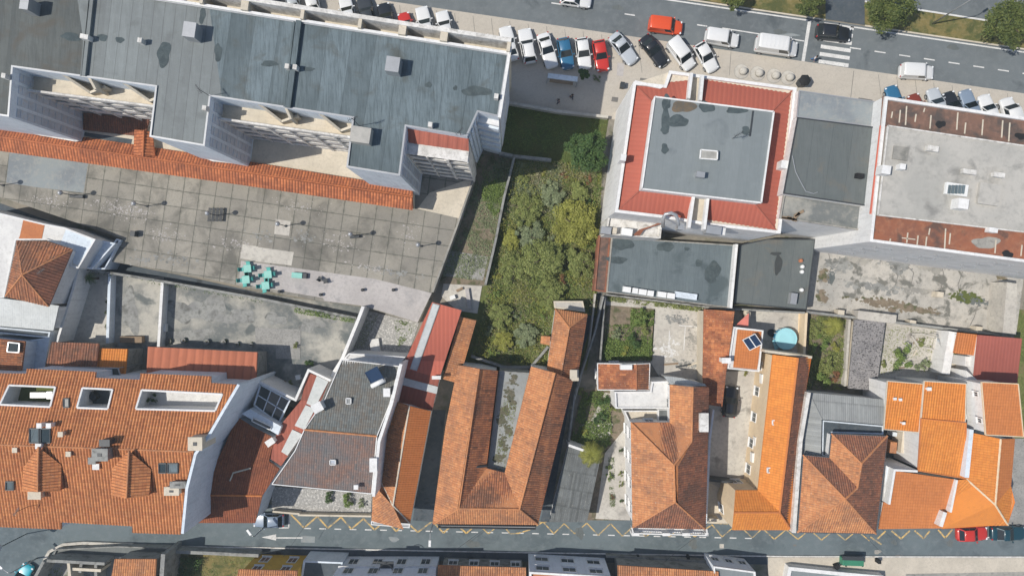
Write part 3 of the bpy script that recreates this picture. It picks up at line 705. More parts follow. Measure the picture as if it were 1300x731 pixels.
def palm(name, label, px, py, r, mat='leaf_olive', hc=2.0, n=18, cat='palm', width=.16, base=0):
    rnd = random.Random(int(px + py)); c = W(px, py, hc + base); t = local_thing(name, label, cat, (c.x, c.y, base)); m = MB(); R = r * (H - hc) / F
    for i in range(n):
        a = 2 * math.pi * i / n + rnd.uniform(-.15, .15); el = rnd.uniform(.1, .8); pts = []
        L_ = R * rnd.uniform(.75, 1.05)
        for k in range(6):
            s = k / 5; pts.append(Vector((math.cos(a) * L_ * s, math.sin(a) * L_ * s, hc + L_ * (el * s - (.55 + el * .7) * s * s))))
        side = Vector((-math.sin(a), math.cos(a), 0))
        for k in range(5):
            for q in range(3):
                s0 = (q + .2) / 3; p = pts[k].lerp(pts[k + 1], s0); w_ = width * L_ * (1.25 - .8 * abs((k + s0) / 5 - .35))
                d = (pts[k + 1] - pts[k]).normalized()
                for sg in (-1, 1):
                    m.face([p, p + d * .05 * L_, p + side * sg * w_ * 1.6 + d * .16 * L_ - Vector((0, 0, .05 * L_))])
        m.tube(pts, [.02 * L_] * 5 + [.006 * L_], 4)
    m.build('fronds', M[mat], t)
    k = MB(); k.tube([(0, 0, 0), (.03, 0, hc * .5), (0, 0, hc)], [.16, .12, .13], 8); k.build('trunk', M['bark'], t)
    return t
def ground_cover(name, label, poly, mat, n, size, hmax, seed=1, base=0, holes=()):
    rnd = random.Random(seed); P = [W(x, y, 0) for x, y in poly]; xs = [p.x for p in P]; ys = [p.y for p in P]; m = MB(); c = 0
    def ins(x, y, Q):
        r = False
        for i in range(len(Q)):
            a, b = Q[i], Q[i - 1]
            if (a.y > y) != (b.y > y) and x < (b.x - a.x) * (y - a.y) / (b.y - a.y) + a.x: r = not r
        return r
    tries = 0
    while c < n and tries < n * 4:
        tries += 1; x = rnd.uniform(min(xs), max(xs)); y = rnd.uniform(min(ys), max(ys))
        if not ins(x, y, P): continue
        q = noise.noise(Vector((x * .45, y * .45, seed))) + .45 * noise.noise(Vector((x * 1.6, y * 1.6, seed + 5)))
        if q < -.12 and rnd.random() < .85: continue
        hh = hmax * (.35 + max(0, q + .2)) * rnd.uniform(.5, 1.1); nn = Vector((rnd.gauss(0, .6), rnd.gauss(0, .6), 1)).normalized()
        a = nn.cross(Vector((rnd.gauss(0, 1), rnd.gauss(0, 1), .1))).normalized(); b = nn.cross(a); s = size * rnd.uniform(.5, 1.3); p = Vector((x, y, base + hh * rnd.random() + .03))
        m.face([p - a * s, p + b * s * .5, p + a * s, p - b * s * .5]); c += 1
    o = m.build(name, M[mat]); return tagit(o, label, None, None, 'stuff')
def person(label, px, py, rz, top, bottom, hair=(.03, .02, .015), stride=.22):
    c = W(px, py, 0); t = local_thing('person', label, 'person', (c.x, c.y, 0), rz)
    def skin(nm, V_, E, R_, mat, par=None):
        me = bpy.data.meshes.new(nm); me.from_pydata(V_, E, []); o = bpy.data.objects.new(nm, me); COL.objects.link(o)
        md = o.modifiers.new('skin', 'SKIN'); sv = me.skin_vertices[0].data if me.skin_vertices else None
        if sv is None:
            bm = bmesh.new(); bm.from_mesh(me); bm.verts.layers.skin.verify(); bm.to_mesh(me); bm.free(); sv = me.skin_vertices[0].data
        for i, r in enumerate(R_): sv[i].radius = (r, r)
        sv[0].use_root = True; md.use_smooth_shade = True
        q = o.modifiers.new('sub', 'SUBSURF'); q.levels = q.render_levels = 1; me.materials.append(mat); o.parent = par or t; return o
    sk = NT('skin', .6, .3).out((.45, .26, .18)); s = stride
    V_ = [(0, 0, .95), (0, 0, 1.15), (0, 0, 1.38), (0, 0, 1.5), (.02, 0, 1.62), (.02, 0, 1.72),
          (0, .09, .9), (s, .1, .5), (s * .9, .1, .08), (s + .16, .1, .03), (0, -.09, .9), (-s * .6, -.1, .5), (-s * 1.3, -.1, .1), (-s * 1.1 + .14, -.1, .03),
          (0, .19, 1.4), (-.06, .25, 1.14), (.06, .27, .9), (.1, .27, .82), (0, -.19, 1.4), (.06, -.25, 1.14), (.18, -.27, .92), (.24, -.27, .85)]
    E = [(0, 1), (1, 2), (2, 3), (3, 4), (4, 5), (0, 6), (6, 7), (7, 8), (8, 9), (0, 10), (10, 11), (11, 12), (12, 13), (2, 14), (14, 15), (15, 16), (16, 17), (2, 18), (18, 19), (19, 20), (20, 21)]
    R_ = [.13, .12, .14, .055, .095, .075, .09, .06, .045, .04, .09, .06, .045, .04, .06, .045, .035, .03, .06, .045, .035, .03]
    skin('body', V_, E, R_, sk)
    skin('shirt', [V_[0], V_[1], V_[2], V_[14], V_[15], V_[18], V_[19]], [(0, 1), (1, 2), (2, 3), (3, 4), (2, 5), (5, 6)], [.15, .14, .165, .08, .062, .08, .062], plain('shirt ' + label[:12], top, .8))
    skin('trousers', [V_[0], V_[6], V_[7], V_[8], V_[10], V_[11], V_[12]], [(0, 1), (1, 2), (2, 3), (0, 4), (4, 5), (5, 6)], [.148, .105, .078, .062, .105, .078, .062], plain('trousers ' + label[:12], bottom, .8))
    h = MB(); h.lathe((0, 0, 1.64), [(.1, -.04), (.112, .02), (.1, .09), (.06, .135), (.01, .15)], 12); h.build('hair', plain('hair ' + label[:12], hair, .8), t, smooth=True)
    return t
# ================================================================ GROUND, ROADS
g = MB(); g.face([(-800, -800, -.02), (800, -800, -.02), (800, 800, -.02), (-800, 800, -.02)]); g.build('ground', M['base'])['kind'] = 'structure'
def L1(x): return 23 + .1452 * (x - 640)         # kerb line of the upper road
def L2(x): return 18 + .1472 * (x - 970)         # far edge line
def band(name, x0, x1, fa, fb, h, mat):
    return sheet(name, [(x0, fa(x0)), (x1, fa(x1)), (x1, fb(x1)), (x0, fb(x0))], h, mat)
sheet('pavement', [(-300, L1(-300)), (1700, L1(1700)), (1700, 230), (1290, 160), (1000, 140), (780, 152), (640, 132), (-300, 30)], .12, 'plaza', thick=.14)
band('road', -300, 1700, L1, lambda x: L2(x) - 3, .004, 'asphalt')
def dashes(name, pts, w, mat='paint', h=.012):
    m = MB()
    for a, b in pts:
        A, B = W(*a, h), W(*b, h); d = (B - A).normalized(); s = Vector((-d.y, d.x, 0)) * w / 2
        m.face([A - s, B - s, B + s, A + s])
    o = m.build(name, M[mat]); o['kind'] = 'structure'; return o
dashes('parking_line', [((x, L1(x) + 1), (x + 9, L1(x + 9) + 1)) for x in [500 + 17.6 * i for i in range(24)]] , .14)
dashes('edge_line', [((925, L1(925) + 1), (1021, L1(1021) + 1))], .16)
dashes('parking_dashes', [((x, L1(x) + 1.5), (x + 10, L1(x + 10) + 1.5)) for x in [1074 + 18.5 * i for i in range(16)]], .17)
dashes('far_edge_line', [((700, L2(700)), (1028, L2(1028))), ((1080, L2(1080)), (1700, L2(1700)))], .18)
dashes('lane_dashes', [((x, 18 + .15 * (x - 793)), (x + 13, 18 + .15 * (x + 13 - 793))) for x in (700, 793, 885)] + [((x, 61 + .149 * (x - 1081)), (x + 14, 61 + .149 * (x + 14 - 1081))) for x in [1079 + 31.3 * i for i in range(9)]], .15)
dashes('centre_line', [((917, 36), (1021, 52.5))], .14)
dashes('stop_line', [((1028, 26), (1019.5, 78))], .42)
dashes('zebra_crossing', [((1046 - 1.35 * i, 31 + 9.4 * i), (1084 - 1.35 * i, 36.5 + 9.4 * i)) for i in range(6)], .47)
# median and the carriageway beyond
MK = .11
sheet('verge', [(300, -90), (1048, L2(1048) - 5), (1048, -3), (1040, -20), (300, -150)], MK, 'grass_dry', thick=.13)
sheet('verge', [(1098, L2(1098) - 5), (1700, L2(1700) - 5), (1700, 92), (1152, 10.5), (1098, 2)], MK, 'grass_dry', thick=.13)
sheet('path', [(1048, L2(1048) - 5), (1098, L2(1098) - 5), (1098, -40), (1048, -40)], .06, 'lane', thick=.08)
dashes('kerb', [((1048, L2(1048) - 4), (300, L2(300) - 4))], .2, 'cream2', .13)
dashes('kerb', [((1098, L2(1098) - 4), (1700, L2(1700) - 4))], .2, 'cream2', .13)
sheet('road', [(1098, 2), (1152, 10.5), (1700, 92), (1700, -120), (1098, -120)], .004, 'asphalt')
dashes('verge_kerb', [((1098, 2), (1152, 10.5)), ((1152, 10.5), (1700, 96))], .22, 'paint', .13)
dashes('road_dashes', [((1278, 0), (1292, 2)), ((1240, -6), (1252, -4))], .15)
# parking bay joints: fine dark lines in the paving
m = MB()
def thin(m, a, b, w, h):
    A, B = W(*a, h), W(*b, h); d = (B - A).normalized(); s = Vector((-d.y, d.x, 0)) * w / 2; m.face([A - s, B - s, B + s, A + s])
for i in range(-16, 8):
    x = 647 + 23.3 * i; thin(m, (x, L1(x) + 3), (x + 5, L1(x) + 45), .05, .128)
for i in range(9):
    x = 1115 + 23.4 * i; thin(m, (x, L1(x) + 3), (x + 5, L1(x) + 40), .05, .128)
thin(m, (1084, 90), (1080, 124), .07, .128); thin(m, (928, 66), (926, 96), .06, .128)
m.build('bay_joints', M['joint'])['kind'] = 'structure'
# lower street
def S0(x): return 668 + (x - 350) * .0175            # back of the bays
def SK(x): return 693.5 + (x - 280) * .0145          # kerb of the far pavement
sheet('street', [(-300, 655), (250, 655), (250, 640), (1700, 640), (1700, 712), (-300, 712), ], .004, 'asphalt2')
sheet('street', [(-300, 712), (62, 712), (50, 722), (38, 760), (20, 820), (-300, 820)], .005, 'asphalt2')
m = MB()
thin(m, (369, 651.5), (471, 654), .12, .012); thin(m, (526, 657), (550, 658), .12, .012); thin(m, (680, 662), (694, 662), .1, .012); thin(m, (896, 663), (924, 665), .1, .012)
zz = [(369, 652), (386, 669.5), (403, 655), (416, 670), (433, 656), (446, 671), (461.5, 658), (475.5, 672), (490, 660), (503, 674), (516, 662), (530.5, 675), (549, 661), (563, 676), (577, 663), (592, 676.5), (606, 664), (620, 677), (636, 664), (648, 677), (658, 676.5), (672.5, 672), (689.5, 662), (703, 677), (716, 664), (729.5, 677), (745, 663.5), (759.5, 679), (775, 664), (790, 680), (806, 666), (820, 681), (836, 667), (850, 681), (866, 667), (882, 681), (896, 671), (904, 665.5), (916.8, 681), (928.5, 671), (940, 668), (955, 682), (968, 670), (983, 684), (998, 672), (1013, 684), (1028, 672), (1043, 685), (1058, 673), (1073, 685), (1088, 673), (1104, 686)]
for a, b in zip(zz, zz[1:]):
    thin(m, a, b, .2 if a[0] < 600 else .15, .013)
for a, b in [((1105, 681), (1119, 690.5)), ((1114, 683.5), (1124.5, 673.5)), ((1132, 673.5), (1144, 683.5)), ((1144, 683.5), (1155, 673)), ((1161, 673), (1172.5, 683)), ((1172.5, 683), (1180.5, 673.5)), ((1191, 672), (1200, 682.5)), ((1200, 682.5), (1209, 671.5)), ((1215, 671), (1214, 681.5))]: thin(m, a, b, .2, .014)
m.build('zigzag_marking', M['yellow_paint'])['kind'] = 'structure'
dashes('bay_dashes', [((x, 670.5 + (x - 400) * .0225), (x + 8.5, 670.5 + (x + 8.5 - 400) * .0225)) for x in [386 + 19.3 * i for i in range(30)] if x < 960] + [((1216, 682), (1240, 682)), ((1250, 681.8), (1300, 681.3))], .13)
dashes('bay_end', [((354, 669.5), (366.5, 669.5)), ((366.5, 669.5), (367.5, 650.5))], .14)
m = MB(); thin(m, (350, 682.3), (384, 682.3), .16, .014)
A = [W(x, y, .014) for x, y in ((332, 681.5), (350.5, 677.5), (350.5, 685.5))]; m.face(A); m.build('arrow_marking', M['paint'])['kind'] = 'structure'
sheet('road_patch', [(382, 679.5), (400, 680.5), (399.5, 688.5), (382, 688)], .009, 'terrace_grey'); sheet('road_patch', [(913.5, 690), (919, 690), (919, 695.5), (913.5, 695.5)], .009, 'concrete_light')
sheet('manhole', [(1007, 690.5), (1011, 690.5), (1011, 693), (1007, 693)], .009, 'joint'); sheet('manhole', [(1137, 704), (1143, 704), (1143, 706), (1137, 706)], .009, 'joint')
# far pavement along the lower street
dashes('kerb', [((90, 690.5), (640, 700.5)), ((640, 700.5), (1000, 706)), ((1000, 706), (1700, 707.5))], .16, 'white_dirty', .13)
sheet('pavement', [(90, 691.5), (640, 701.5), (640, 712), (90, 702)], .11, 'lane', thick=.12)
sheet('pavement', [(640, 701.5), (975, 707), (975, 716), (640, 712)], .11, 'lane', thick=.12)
sheet('pavement', [(975, 707), (1700, 708.5), (1700, 729), (1130, 733), (975, 733)], .11, 'walk', thick=.12)
sheet('pavement', [(247, 692.8), (332, 694), (332, 699), (247, 698)], .115, 'concrete_light', thick=.02)
# gardens, yards, courts (flat patches of different surfacing)
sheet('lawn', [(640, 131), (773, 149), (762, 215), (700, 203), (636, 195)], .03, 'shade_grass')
sheet('garden_soil', [(655, 196), (764, 208), (757, 400), (745, 470), (560, 470), (560, 400), (618, 360)], .02, 'grass')
sheet('garden_soil', [(640, 195), (655, 197), (632, 300), (618, 362), (553, 360), (600, 222), (606, 196)], .03, 'dirt')
sheet('dry_bed', [(598, 240), (628, 245), (618, 278), (590, 272)], .04, 'dirt'); sheet('dry_bed', [(572, 318), (620, 326), (613, 356), (562, 350)], .04, 'gravel_grey')
sheet('courtyard', [(80, 345), (140, 345), (136, 442), (68, 438)], .05, 'concrete_light'); sheet('courtyard', [(136, 346), (208, 352), (201, 445), (135, 440)], .052, 'yard')
sheet('courtyard', [(205, 355), (462, 390), (430, 470), (380, 520), (325, 500), (328, 445), (200, 443)], .05, 'yard')
sheet('tiled_patch', [(324, 416), (382, 418), (381, 456), (350, 455), (350, 441), (324, 438)], .09, 'gravel_grey', thick=.04)
sheet('gravel_court', [(458, 392), (532, 410), (516, 455), (440, 452)], .05, 'gravel')
sheet('lane', [(-60, 240), (0, 258), (130, 305), (156, 335), (246, 353), (412, 390), (470, 402), (455, 410), (100, 345), (60, 300), (0, 270), (-60, 255)], .02, 'lane')  # band of cast shadow, laid as a dark paving colour
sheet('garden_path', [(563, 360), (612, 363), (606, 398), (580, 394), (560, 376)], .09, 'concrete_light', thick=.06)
sheet('alley', [(545, 520), (566, 520), (549, 662), (524, 660)], .03, 'lane'); sheet('alley', [(728, 480), (765, 372), (757, 372), (742, 400), (686, 662), (697, 662)], .03, 'lane')  # the right alley's dark colour stands for the shadow filling it
sheet('front_garden', [(345, 617), (472, 626), (471, 652), (345, 648)], .05, 'gravel')
sheet('vegetable_bed', [(768, 388), (832, 390), (828, 458), (760, 456)], .04, 'dirt'); sheet('garden_path', [(768, 377), (893, 391), (893, 397), (768, 387)], .05, 'concrete_light')
sheet('yard', [(831, 390), (893, 395), (895, 482), (838, 480), (826, 460)], .04, 'concrete_light')
sheet('garden', [(738, 494), (800, 494), (798, 660), (742, 660), (722, 566)], .035, 'dirt')
sheet('garden_path', [(736, 541), (760, 556), (772, 560), (778, 538), (770, 536), (778, 500), (768, 498), (750, 534)], .07, 'concrete_light', thick=.04)
sheet('garden_path', [(768, 575), (800, 535), (800, 660), (756, 658)], .07, 'concrete_light', thick=.04)
sheet('court', [(900, 472), (975, 470), (963, 625), (920, 622), (896, 610)], .05, 'concrete_light'); sheet('court', [(895, 610), (925, 612), (925, 664), (895, 664)], .045, 'cream2')
sheet('court', [(930, 388), (1024, 396), (1022, 452), (930, 455)], .05, 'concrete_light'); sheet('border_bed', [(1014, 396), (1023, 397), (1020, 446), (1012, 444)], .09, 'cream', thick=.05)
sheet('garden', [(1025, 397), (1085, 404), (1078, 495), (1022, 495)], .04, 'dirt')
sheet('garden', [(1120, 408), (1200, 420), (1205, 480), (1114, 485)], .04, 'concrete_light')
sheet('concrete_yard', [(1034, 316), (1300, 348), (1300, 350), (1290, 425), (1024, 395)], .12, 'concrete_crack', thick=.14)
sheet('yard', [(1200, 446), (1240, 449), (1236, 490), (1198, 486)], .05, 'cream2')
sheet('grass_field', [(1288, 392), (1700, 440), (1700, 700), (1288, 560)], .03, 'grass'); sheet('gravel_yard', [(1284, 556), (1500, 560), (1500, 705), (1270, 668)], .06, 'gravel_grey')
sheet('court', [(1122, 545), (1168, 549), (1166, 600), (1116, 600)], .04, 'lane'); sheet('rough_plot', [(215, 700), (330, 703), (300, 760), (190, 760)], .13, 'grass_dry')
sheet('rough_plot', [(70, 703), (150, 703), (140, 760), (50, 760)], .13, 'gravel_grey'); sheet('front_slab', [(1150, 728), (1700, 718), (1700, 800), (1150, 800)], .12, 'concrete')
# raised shop terrace
TZ = 2.2
Tp = [(-220, 60), (-60, 228), (0, 250), (80, 277), (155, 303), (141, 332), (244, 350), (320, 366), (412, 383), (462, 389), (530, 410), (549, 370), (602, 223), (607, 185), (500, 140), (-100, 60)]
t_ = MB(); P_ = ccw([W(x, y, TZ) for x, y in Tp]); t_.prism([(p.x, p.y) for p in P_], 0, TZ); o = t_.build('terrace', M['terrace']); o['kind'] = 'structure'
sheet('terrace_paving', [(306, 331), (476, 354), (548, 372), (530, 409), (462, 388), (412, 382), (410, 378), (320, 363), (303, 360)], TZ + .006, 'pink_deck')
sheet('terrace_paving', [(12, 192), (112, 206), (106, 245), (40, 237), (8, 232)], TZ + .006, 'terrace_grey')
sheet('terrace_paving', [(530, 266), (545, 264), (596, 277), (560, 376), (552, 360), (575, 300)], TZ + .005, 'concrete_light') if 0 else None
sheet('terrace_patch', [(350, 278), (369, 281), (367, 299.5), (348, 297)], TZ + .008, 'concrete_light'); sheet('terrace_patch', [(321, 313), (373, 320), (370, 337), (318, 331)], TZ + .007, 'concrete_light'); sheet('terrace_patch', [(308, 310), (328, 313), (325, 331), (305, 328)], TZ + .0075, 'concrete_light')
sheet('terrace_paving', [(530, 265), (545, 245), (600, 226), (586, 278)], TZ + .006, 'cream2')
# dark hollow where the terrace meets the low sheds
wallrun('wall', 'low pale rim wall along the garden side of the big slab terrace', [(549, 371), (579, 290), (602, 224)], TZ + .25, 0, .22, 'concrete', 'wall')

for x, y, rx, ry, mt, n_ in ((1066, 335, 16, 9, 'grey_wall', 130), (1092, 330, 18, 6, 'concrete', 70), (1140, 333, 16, 10, 'grey_wall', 150), (1182, 339, 18, 6, 'concrete', 110), (1056, 352, 5, 9, 'roof_char', 50), (1044, 350, 5, 8, 'dirt', 50), (1044, 376, 6, 8, 'dirt', 60), (1110, 364, 34, 5, 'grey_wall', 140), (1165, 369, 34, 4, 'concrete', 90), (1130, 386, 44, 6, 'dirt', 200), (1170, 394, 30, 4, 'dirt', 120), (1226, 377, 20, 6, 'moss', 160), (1232, 380, 17, 5, 'roof_char', 140), (1261, 386, 12, 2, 'roof_char', 40), (1273, 351, 6, 5, 'dirt', 40), (120, 395, 12, 30, 'lane', 0)):
    if n_: cluster('stains', x, y, rx, ry, .1235, mt, n_, .2)
for x, y, rx, ry in ((230, 395, 18, 14), (262, 392, 24, 16), (300, 402, 22, 10), (395, 412, 14, 9), (415, 400, 12, 8), (165, 395, 12, 24), (240, 425, 26, 8), (350, 405, 14, 7)):
    b_ = blob('stain', x, y, rx, ry, .056, 'grey_wall', wob=.45, n=40); b_['kind'] = 'structure'
for x, y, rx, ry, mt in ((736, 676, 5, 8, 'roof_char'), (880, 690, 6, 6, 'roof_char'), (1206, 689, 5, 4, 'roof_char'), (1135, 688, 4, 3, 'roof_char'), (600, 690, 8, 5, 'roof_char'), (500, 684, 7, 3, 'terrace_grey'), (1114, 700, 4, 3, 'concrete'), (990, 41, 9, 3, 'roof_char'), (1210, 60, 7, 4, 'roof_char'), (1125, 46, 6, 4, 'roof_char'), (898, 6, 5, 5, 'roof_char'), (784, 10, 8, 3, 'roof_char'), (1000, 45, 14, 2, 'terrace_grey')):
    b_ = blob('road_patch', x, y, rx, ry, .006, mt, wob=.3); b_['kind'] = 'structure'

for x, y, rx, ry, n_ in ((170, 268, 30, 14, 220), (140, 262, 30, 10, 160), (210, 300, 26, 10, 160), (300, 312, 40, 12, 120), (430, 310, 30, 14, 120), (520, 300, 14, 20, 90), (60, 255, 24, 8, 120), (470, 340, 30, 6, 80), (380, 262, 40, 12, 80)):
    cluster('lichen_specks', x, y, rx, ry, TZ + .012, 'pink_deck', n_, .06)
for x, y, rx, ry, n_ in ((225, 330, 30, 10, 60), (330, 300, 20, 8, 40), (180, 330, 16, 8, 60), (500, 345, 30, 6, 60), (385, 300, 16, 10, 50)): cluster('dark_specks', x, y, rx, ry, TZ + .013, 'grey_wall', n_, .12)
# ================================================================ THE LONG APARTMENT BLOCK
HR = 17.5; HT = 14.5; HP = 5.0
ap = thing('apartment_block', 'long apartment block with blue grey sheet roof, recessed balconies and white walls', 'apartment block', W(330, 90, 0).to_tuple()[:2] + (0,))
N0 = lambda x: 18 + (x - 320) * .1557
roofp = [(-120, N0(-120)), (646, N0(646) + .5), (633, 149), (607, 143), (593, 176), (593, 174), (516, 161), (508, 223.5), (440, 212.6), (447.7, 150.5), (268, 123), (260.5, 186), (190.5, 174), (198, 111), (17.5, 86), (12.5, 149), (-40, 141), (-120, 130)]
roofp = [p for i, p in enumerate(roofp) if i != 4]
P = ccw([W(x, y, HR) for x, y in roofp]); IN = inset(P, .18)
m = MB(); n = len(P)
for i in range(n):
    a, b = P[i], P[(i + 1) % n]; m.face([(a.x, a.y, 0), (b.x, b.y, 0), (b.x, b.y, HR + .15), (a.x, a.y, HR + .15)])
m.build('wall', M['bluewhite'], ap)
m = MB()
for i in range(n):
    a, b, c, d = P[i], P[(i + 1) % n], IN[(i + 1) % n], IN[i]; zt = HR + .15
    m.face([(a.x, a.y, zt), (b.x, b.y, zt), (c.x, c.y, zt), (d.x, d.y, zt)]); m.face([(d.x, d.y, zt), (c.x, c.y, zt), (c.x, c.y, HR), (d.x, d.y, HR)])
m.build('roof_edge', M['metal'], ap)
def cliproof(x0, x1, mat, h):                  # slices of the one roof
    bm = bmesh.new(); vs = [bm.verts.new((p.x, p.y, h)) for p in IN]; bm.faces.new(vs); bm.normal_update(); bmesh.ops.triangulate(bm, faces=bm.faces)
    sl_ = Vector((1, .14, 0)).normalized()
    for x, sg in ((x0, -1), (x1, 1)):
        c = W(x, 90, h); bmesh.ops.bisect_plane(bm, geom=bm.verts[:] + bm.edges[:] + bm.faces[:], plane_co=c, plane_no=sl_ * sg, clear_outer=True)
    me = bpy.data.meshes.new('roof'); bm.to_mesh(me); bm.free(); me.materials.append(M[mat]); o = bpy.data.objects.new('roof', me); COL.objects.link(o); attach(o, ap)
cliproof(-300, 111, 'roof_dark', HR); cliproof(111, 277, 'roof_light', HR); cliproof(277, 800, 'roof_blue', HR)
# raised seams between roof sections
m = MB()
for a, b, w_, h_ in (((118, -6), (107, 97), .35, .35), ((113, -6), (103, 97), .12, .2), ((380, 27), (366, 137), .55, .45), ((374, 26), (361, 136), .15, .2)): m = MB(); m.bar(W(*a, HR + h_ / 2), W(*b, HR + h_ / 2), w_, h_); m.build('roof_seam', M['roof_blue' if a[0] > 300 else 'roof_light'], ap)

# north loggia: floor, dividing walls and outer beam
nb = [(-120, N0(-120) - 15), (651, N0(651) - 14), (647, N0(647) + .5), (-120, N0(-120))]
lf = MB(); q = ccw([W(x, y, 16.0) for x, y in [(-120, N0(-120) - 14), (649, N0(649) - 13), (643, N0(643) + 7), (-120, N0(-120) + 6)]]); lf.prism([(p.x, p.y) for p in q], .0, 16.0); lf.build('loggia', M['cream2'], ap)
m = MB(); m.bar(W(-120, N0(-120) - 13.5, 17.2), W(649, N0(649) - 13, 17.2), .42, 2.4)
m.build('balcony_parapet', M['white_dirty'], ap)
m = MB(); m.bar(W(-120, N0(-120) - 1, HR + .15), W(647, N0(647) - .5, HR + .15), .28, .5); m.build('coping', M['white'], ap)
for x in (-30, 90, 155, 210, 262, 316, 388, 460, 513, 565, 646):
    w_ = MB(); w_.bar(W(x + 1, N0(x) - 13, 17.15), W(x - 1, N0(x) + 1, 17.15), .75 if x in (513, 565, 316) else .35, 2.3); w_.build('party_wall', M['cream2'], ap)
m = MB(); m.bar(W(648, 60, 17.6), W(634, 150, 17.6), .3, .5); m.build('coping', M['white'], ap)
# east end wall with the narrow recess
def facade(parent, A, B, Hf, n_bays, floors, z0, depth=1.3, fins=(), open_h=1.0, mat='white_dirty', slabs=True, back='panel'):
    """balcony front between two points on the facade line, out towards its right-hand side"""
    A = Vector((A.x, A.y, 0)); B = Vector((B.x, B.y, 0)); d = (B - A).normalized(); nrm = Vector((d.y, -d.x, 0)); Ln = (B - A).length; fh = (Hf - z0) / floors; rz = math.atan2(d.y, d.x)
    for k in range(floors):
        zf = z0 + k * fh
        m = MB(); c = (A + B) / 2
        m.box(c + nrm * (depth / 2) + Vector((0, 0, zf)), (Ln, depth, .2), rz)
        m.build('balcony_slab', M['white_dirty'], parent)
        for i in range(n_bays):
            u0 = Ln * i / n_bays + .12; u1 = Ln * (i + 1) / n_bays - .12; mm = MB(); ph = 1.15
            cc = A + d * ((u0 + u1) / 2) + nrm * (depth - .06) + Vector((0, 0, zf + .1 + ph / 2)); mm.box(cc, (u1 - u0, .12, ph), rz)
            if i % 2: mm.box(A + d * (u1 - .3) + nrm * (depth * .5) + Vector((0, 0, zf + .6)), (.12, depth, 1.0), rz)
            mm.build('balcony_parapet', M[mat], parent)
            g = MB(); g.box(A + d * ((u0 + u1) / 2) + nrm * .03 + Vector((0, 0, zf + 1.25)), ((u1 - u0) * .62, .08, 2.1), rz); f_ = g.build('window', M['glass'], parent)
            g = MB()
            for s in (-1, 0, 1): g.box(A + d * ((u0 + u1) / 2 + s * (u1 - u0) * .31) + nrm * .06 + Vector((0, 0, zf + 1.25)), (.08, .1, 2.1), rz)
            g.build('frame', M['white'], f_)
    for i in range(n_bays + 1):
        m = MB(); u = Ln * i / n_bays; m.box(A + d * u + nrm * (depth / 2 + .05) + Vector((0, 0, (z0 + Hf) / 2)), (.16 if i % 2 else .3, depth + .1, Hf - z0 + .3), rz); m.build('fin', M[mat], parent)
def recess(tl, tr, bl, br, floors=4, bays=6, zb=HP):
    """top terrace set into the roof line, front of balconies below it"""
    T1, T2, F1, F2 = W(*tl, HT), W(*tr, HT), W(*bl, HT), W(*br, HT)
    dd = (F2 - F1).normalized(); inn_ = Vector((-dd.y, dd.x, 0)) * .95; G1, G2 = F1 + inn_, F2 + inn_
    m = MB(); m.bar(F1 + inn_ * .5 - Vector((0, 0, .1)), F2 + inn_ * .5 - Vector((0, 0, .1)), .97, .2); m.build('terrace_slab', M['cream2'], ap)
    m = MB(); q = [(T1.x, T1.y), (T2.x, T2.y), (G2.x, G2.y), (G1.x, G1.y)]; q = ccw(q); m.prism([(a[0], a[1]) for a in q], 0, HT); m.build('terrace_floor', M['cream2'], ap)
    m = MB(); m.bar(F1 + Vector((0, 0, .45)), F2 + Vector((0, 0, .45)), .22, .9); m.build('terrace_parapet', M['white_dirty'], ap)
    facade(ap, G1, G2, HT - .25, bays, floors, zb - .4 if zb > 3 else zb, .95)
# recess A (left) and B (middle); tops corrected to the terrace level
def dn(x, y, a=HR, b=HT): k = (H - a) / (H - b); return (CX + (x - CX) * k, CY + (y - CY) * k)
for (l, r), bays, back in (((((17.5, 86)), (198, 111)), 6, 28), (((268, 123), (447.7, 150.5)), 6, 26)):
    tl, tr = dn(*l), dn(*r); d = 20
    recess((tl[0] - 1, tl[1] - 3), (tr[0] + 1, tr[1] - 3), (tl[0] - 2.5, tl[1] + d), (tr[0] - 4, tr[1] + d - 2), 4, bays)
    # dividing screens on the terrace: sloping wedge walls under the roof edge
    for f in (.31, .52, .74):
        x0 = tl[0] + (tr[0] - tl[0]) * f; y0 = tl[1] + (tr[1] - tl[1]) * f
        w_ = MB(); a = W(x0, y0 - 3, HT); b = W(x0 + 5, y0 + (15 if f != .52 else 12), HT); c = W(x0 + 30, y0 + 4, HT)
        def tri(A_, B_, z0, za, zb_):
            n_ = (B_ - A_).cross(Vector((0, 0, 1))).normalized() * .12; v = []
            for s in (-1, 1):
                v += [A_ + n_ * s, B_ + n_ * s, Vector((B_.x, B_.y, zb_)) + n_ * s, Vector((A_.x, A_.y, za)) + n_ * s]
            w_.mesh(v, [(0, 1, 2, 3), (7, 6, 5, 4), (0, 4, 5, 1), (1, 5, 6, 2), (2, 6, 7, 3), (3, 7, 4, 0)])
        if f == .52: tri(a, b, HT, HR, HT + 2.4)
        else:
            tri(a, W(x0 + 24, y0 + 16, HT), HT, HR, HT + .9); tri(W(x0 + 24, y0 + 16, HT), W(x0 + 46, y0 + 10, HT), HT, HT + .9, HT + 1.4)
        w_.build('terrace_screen', M['cream2'], ap)
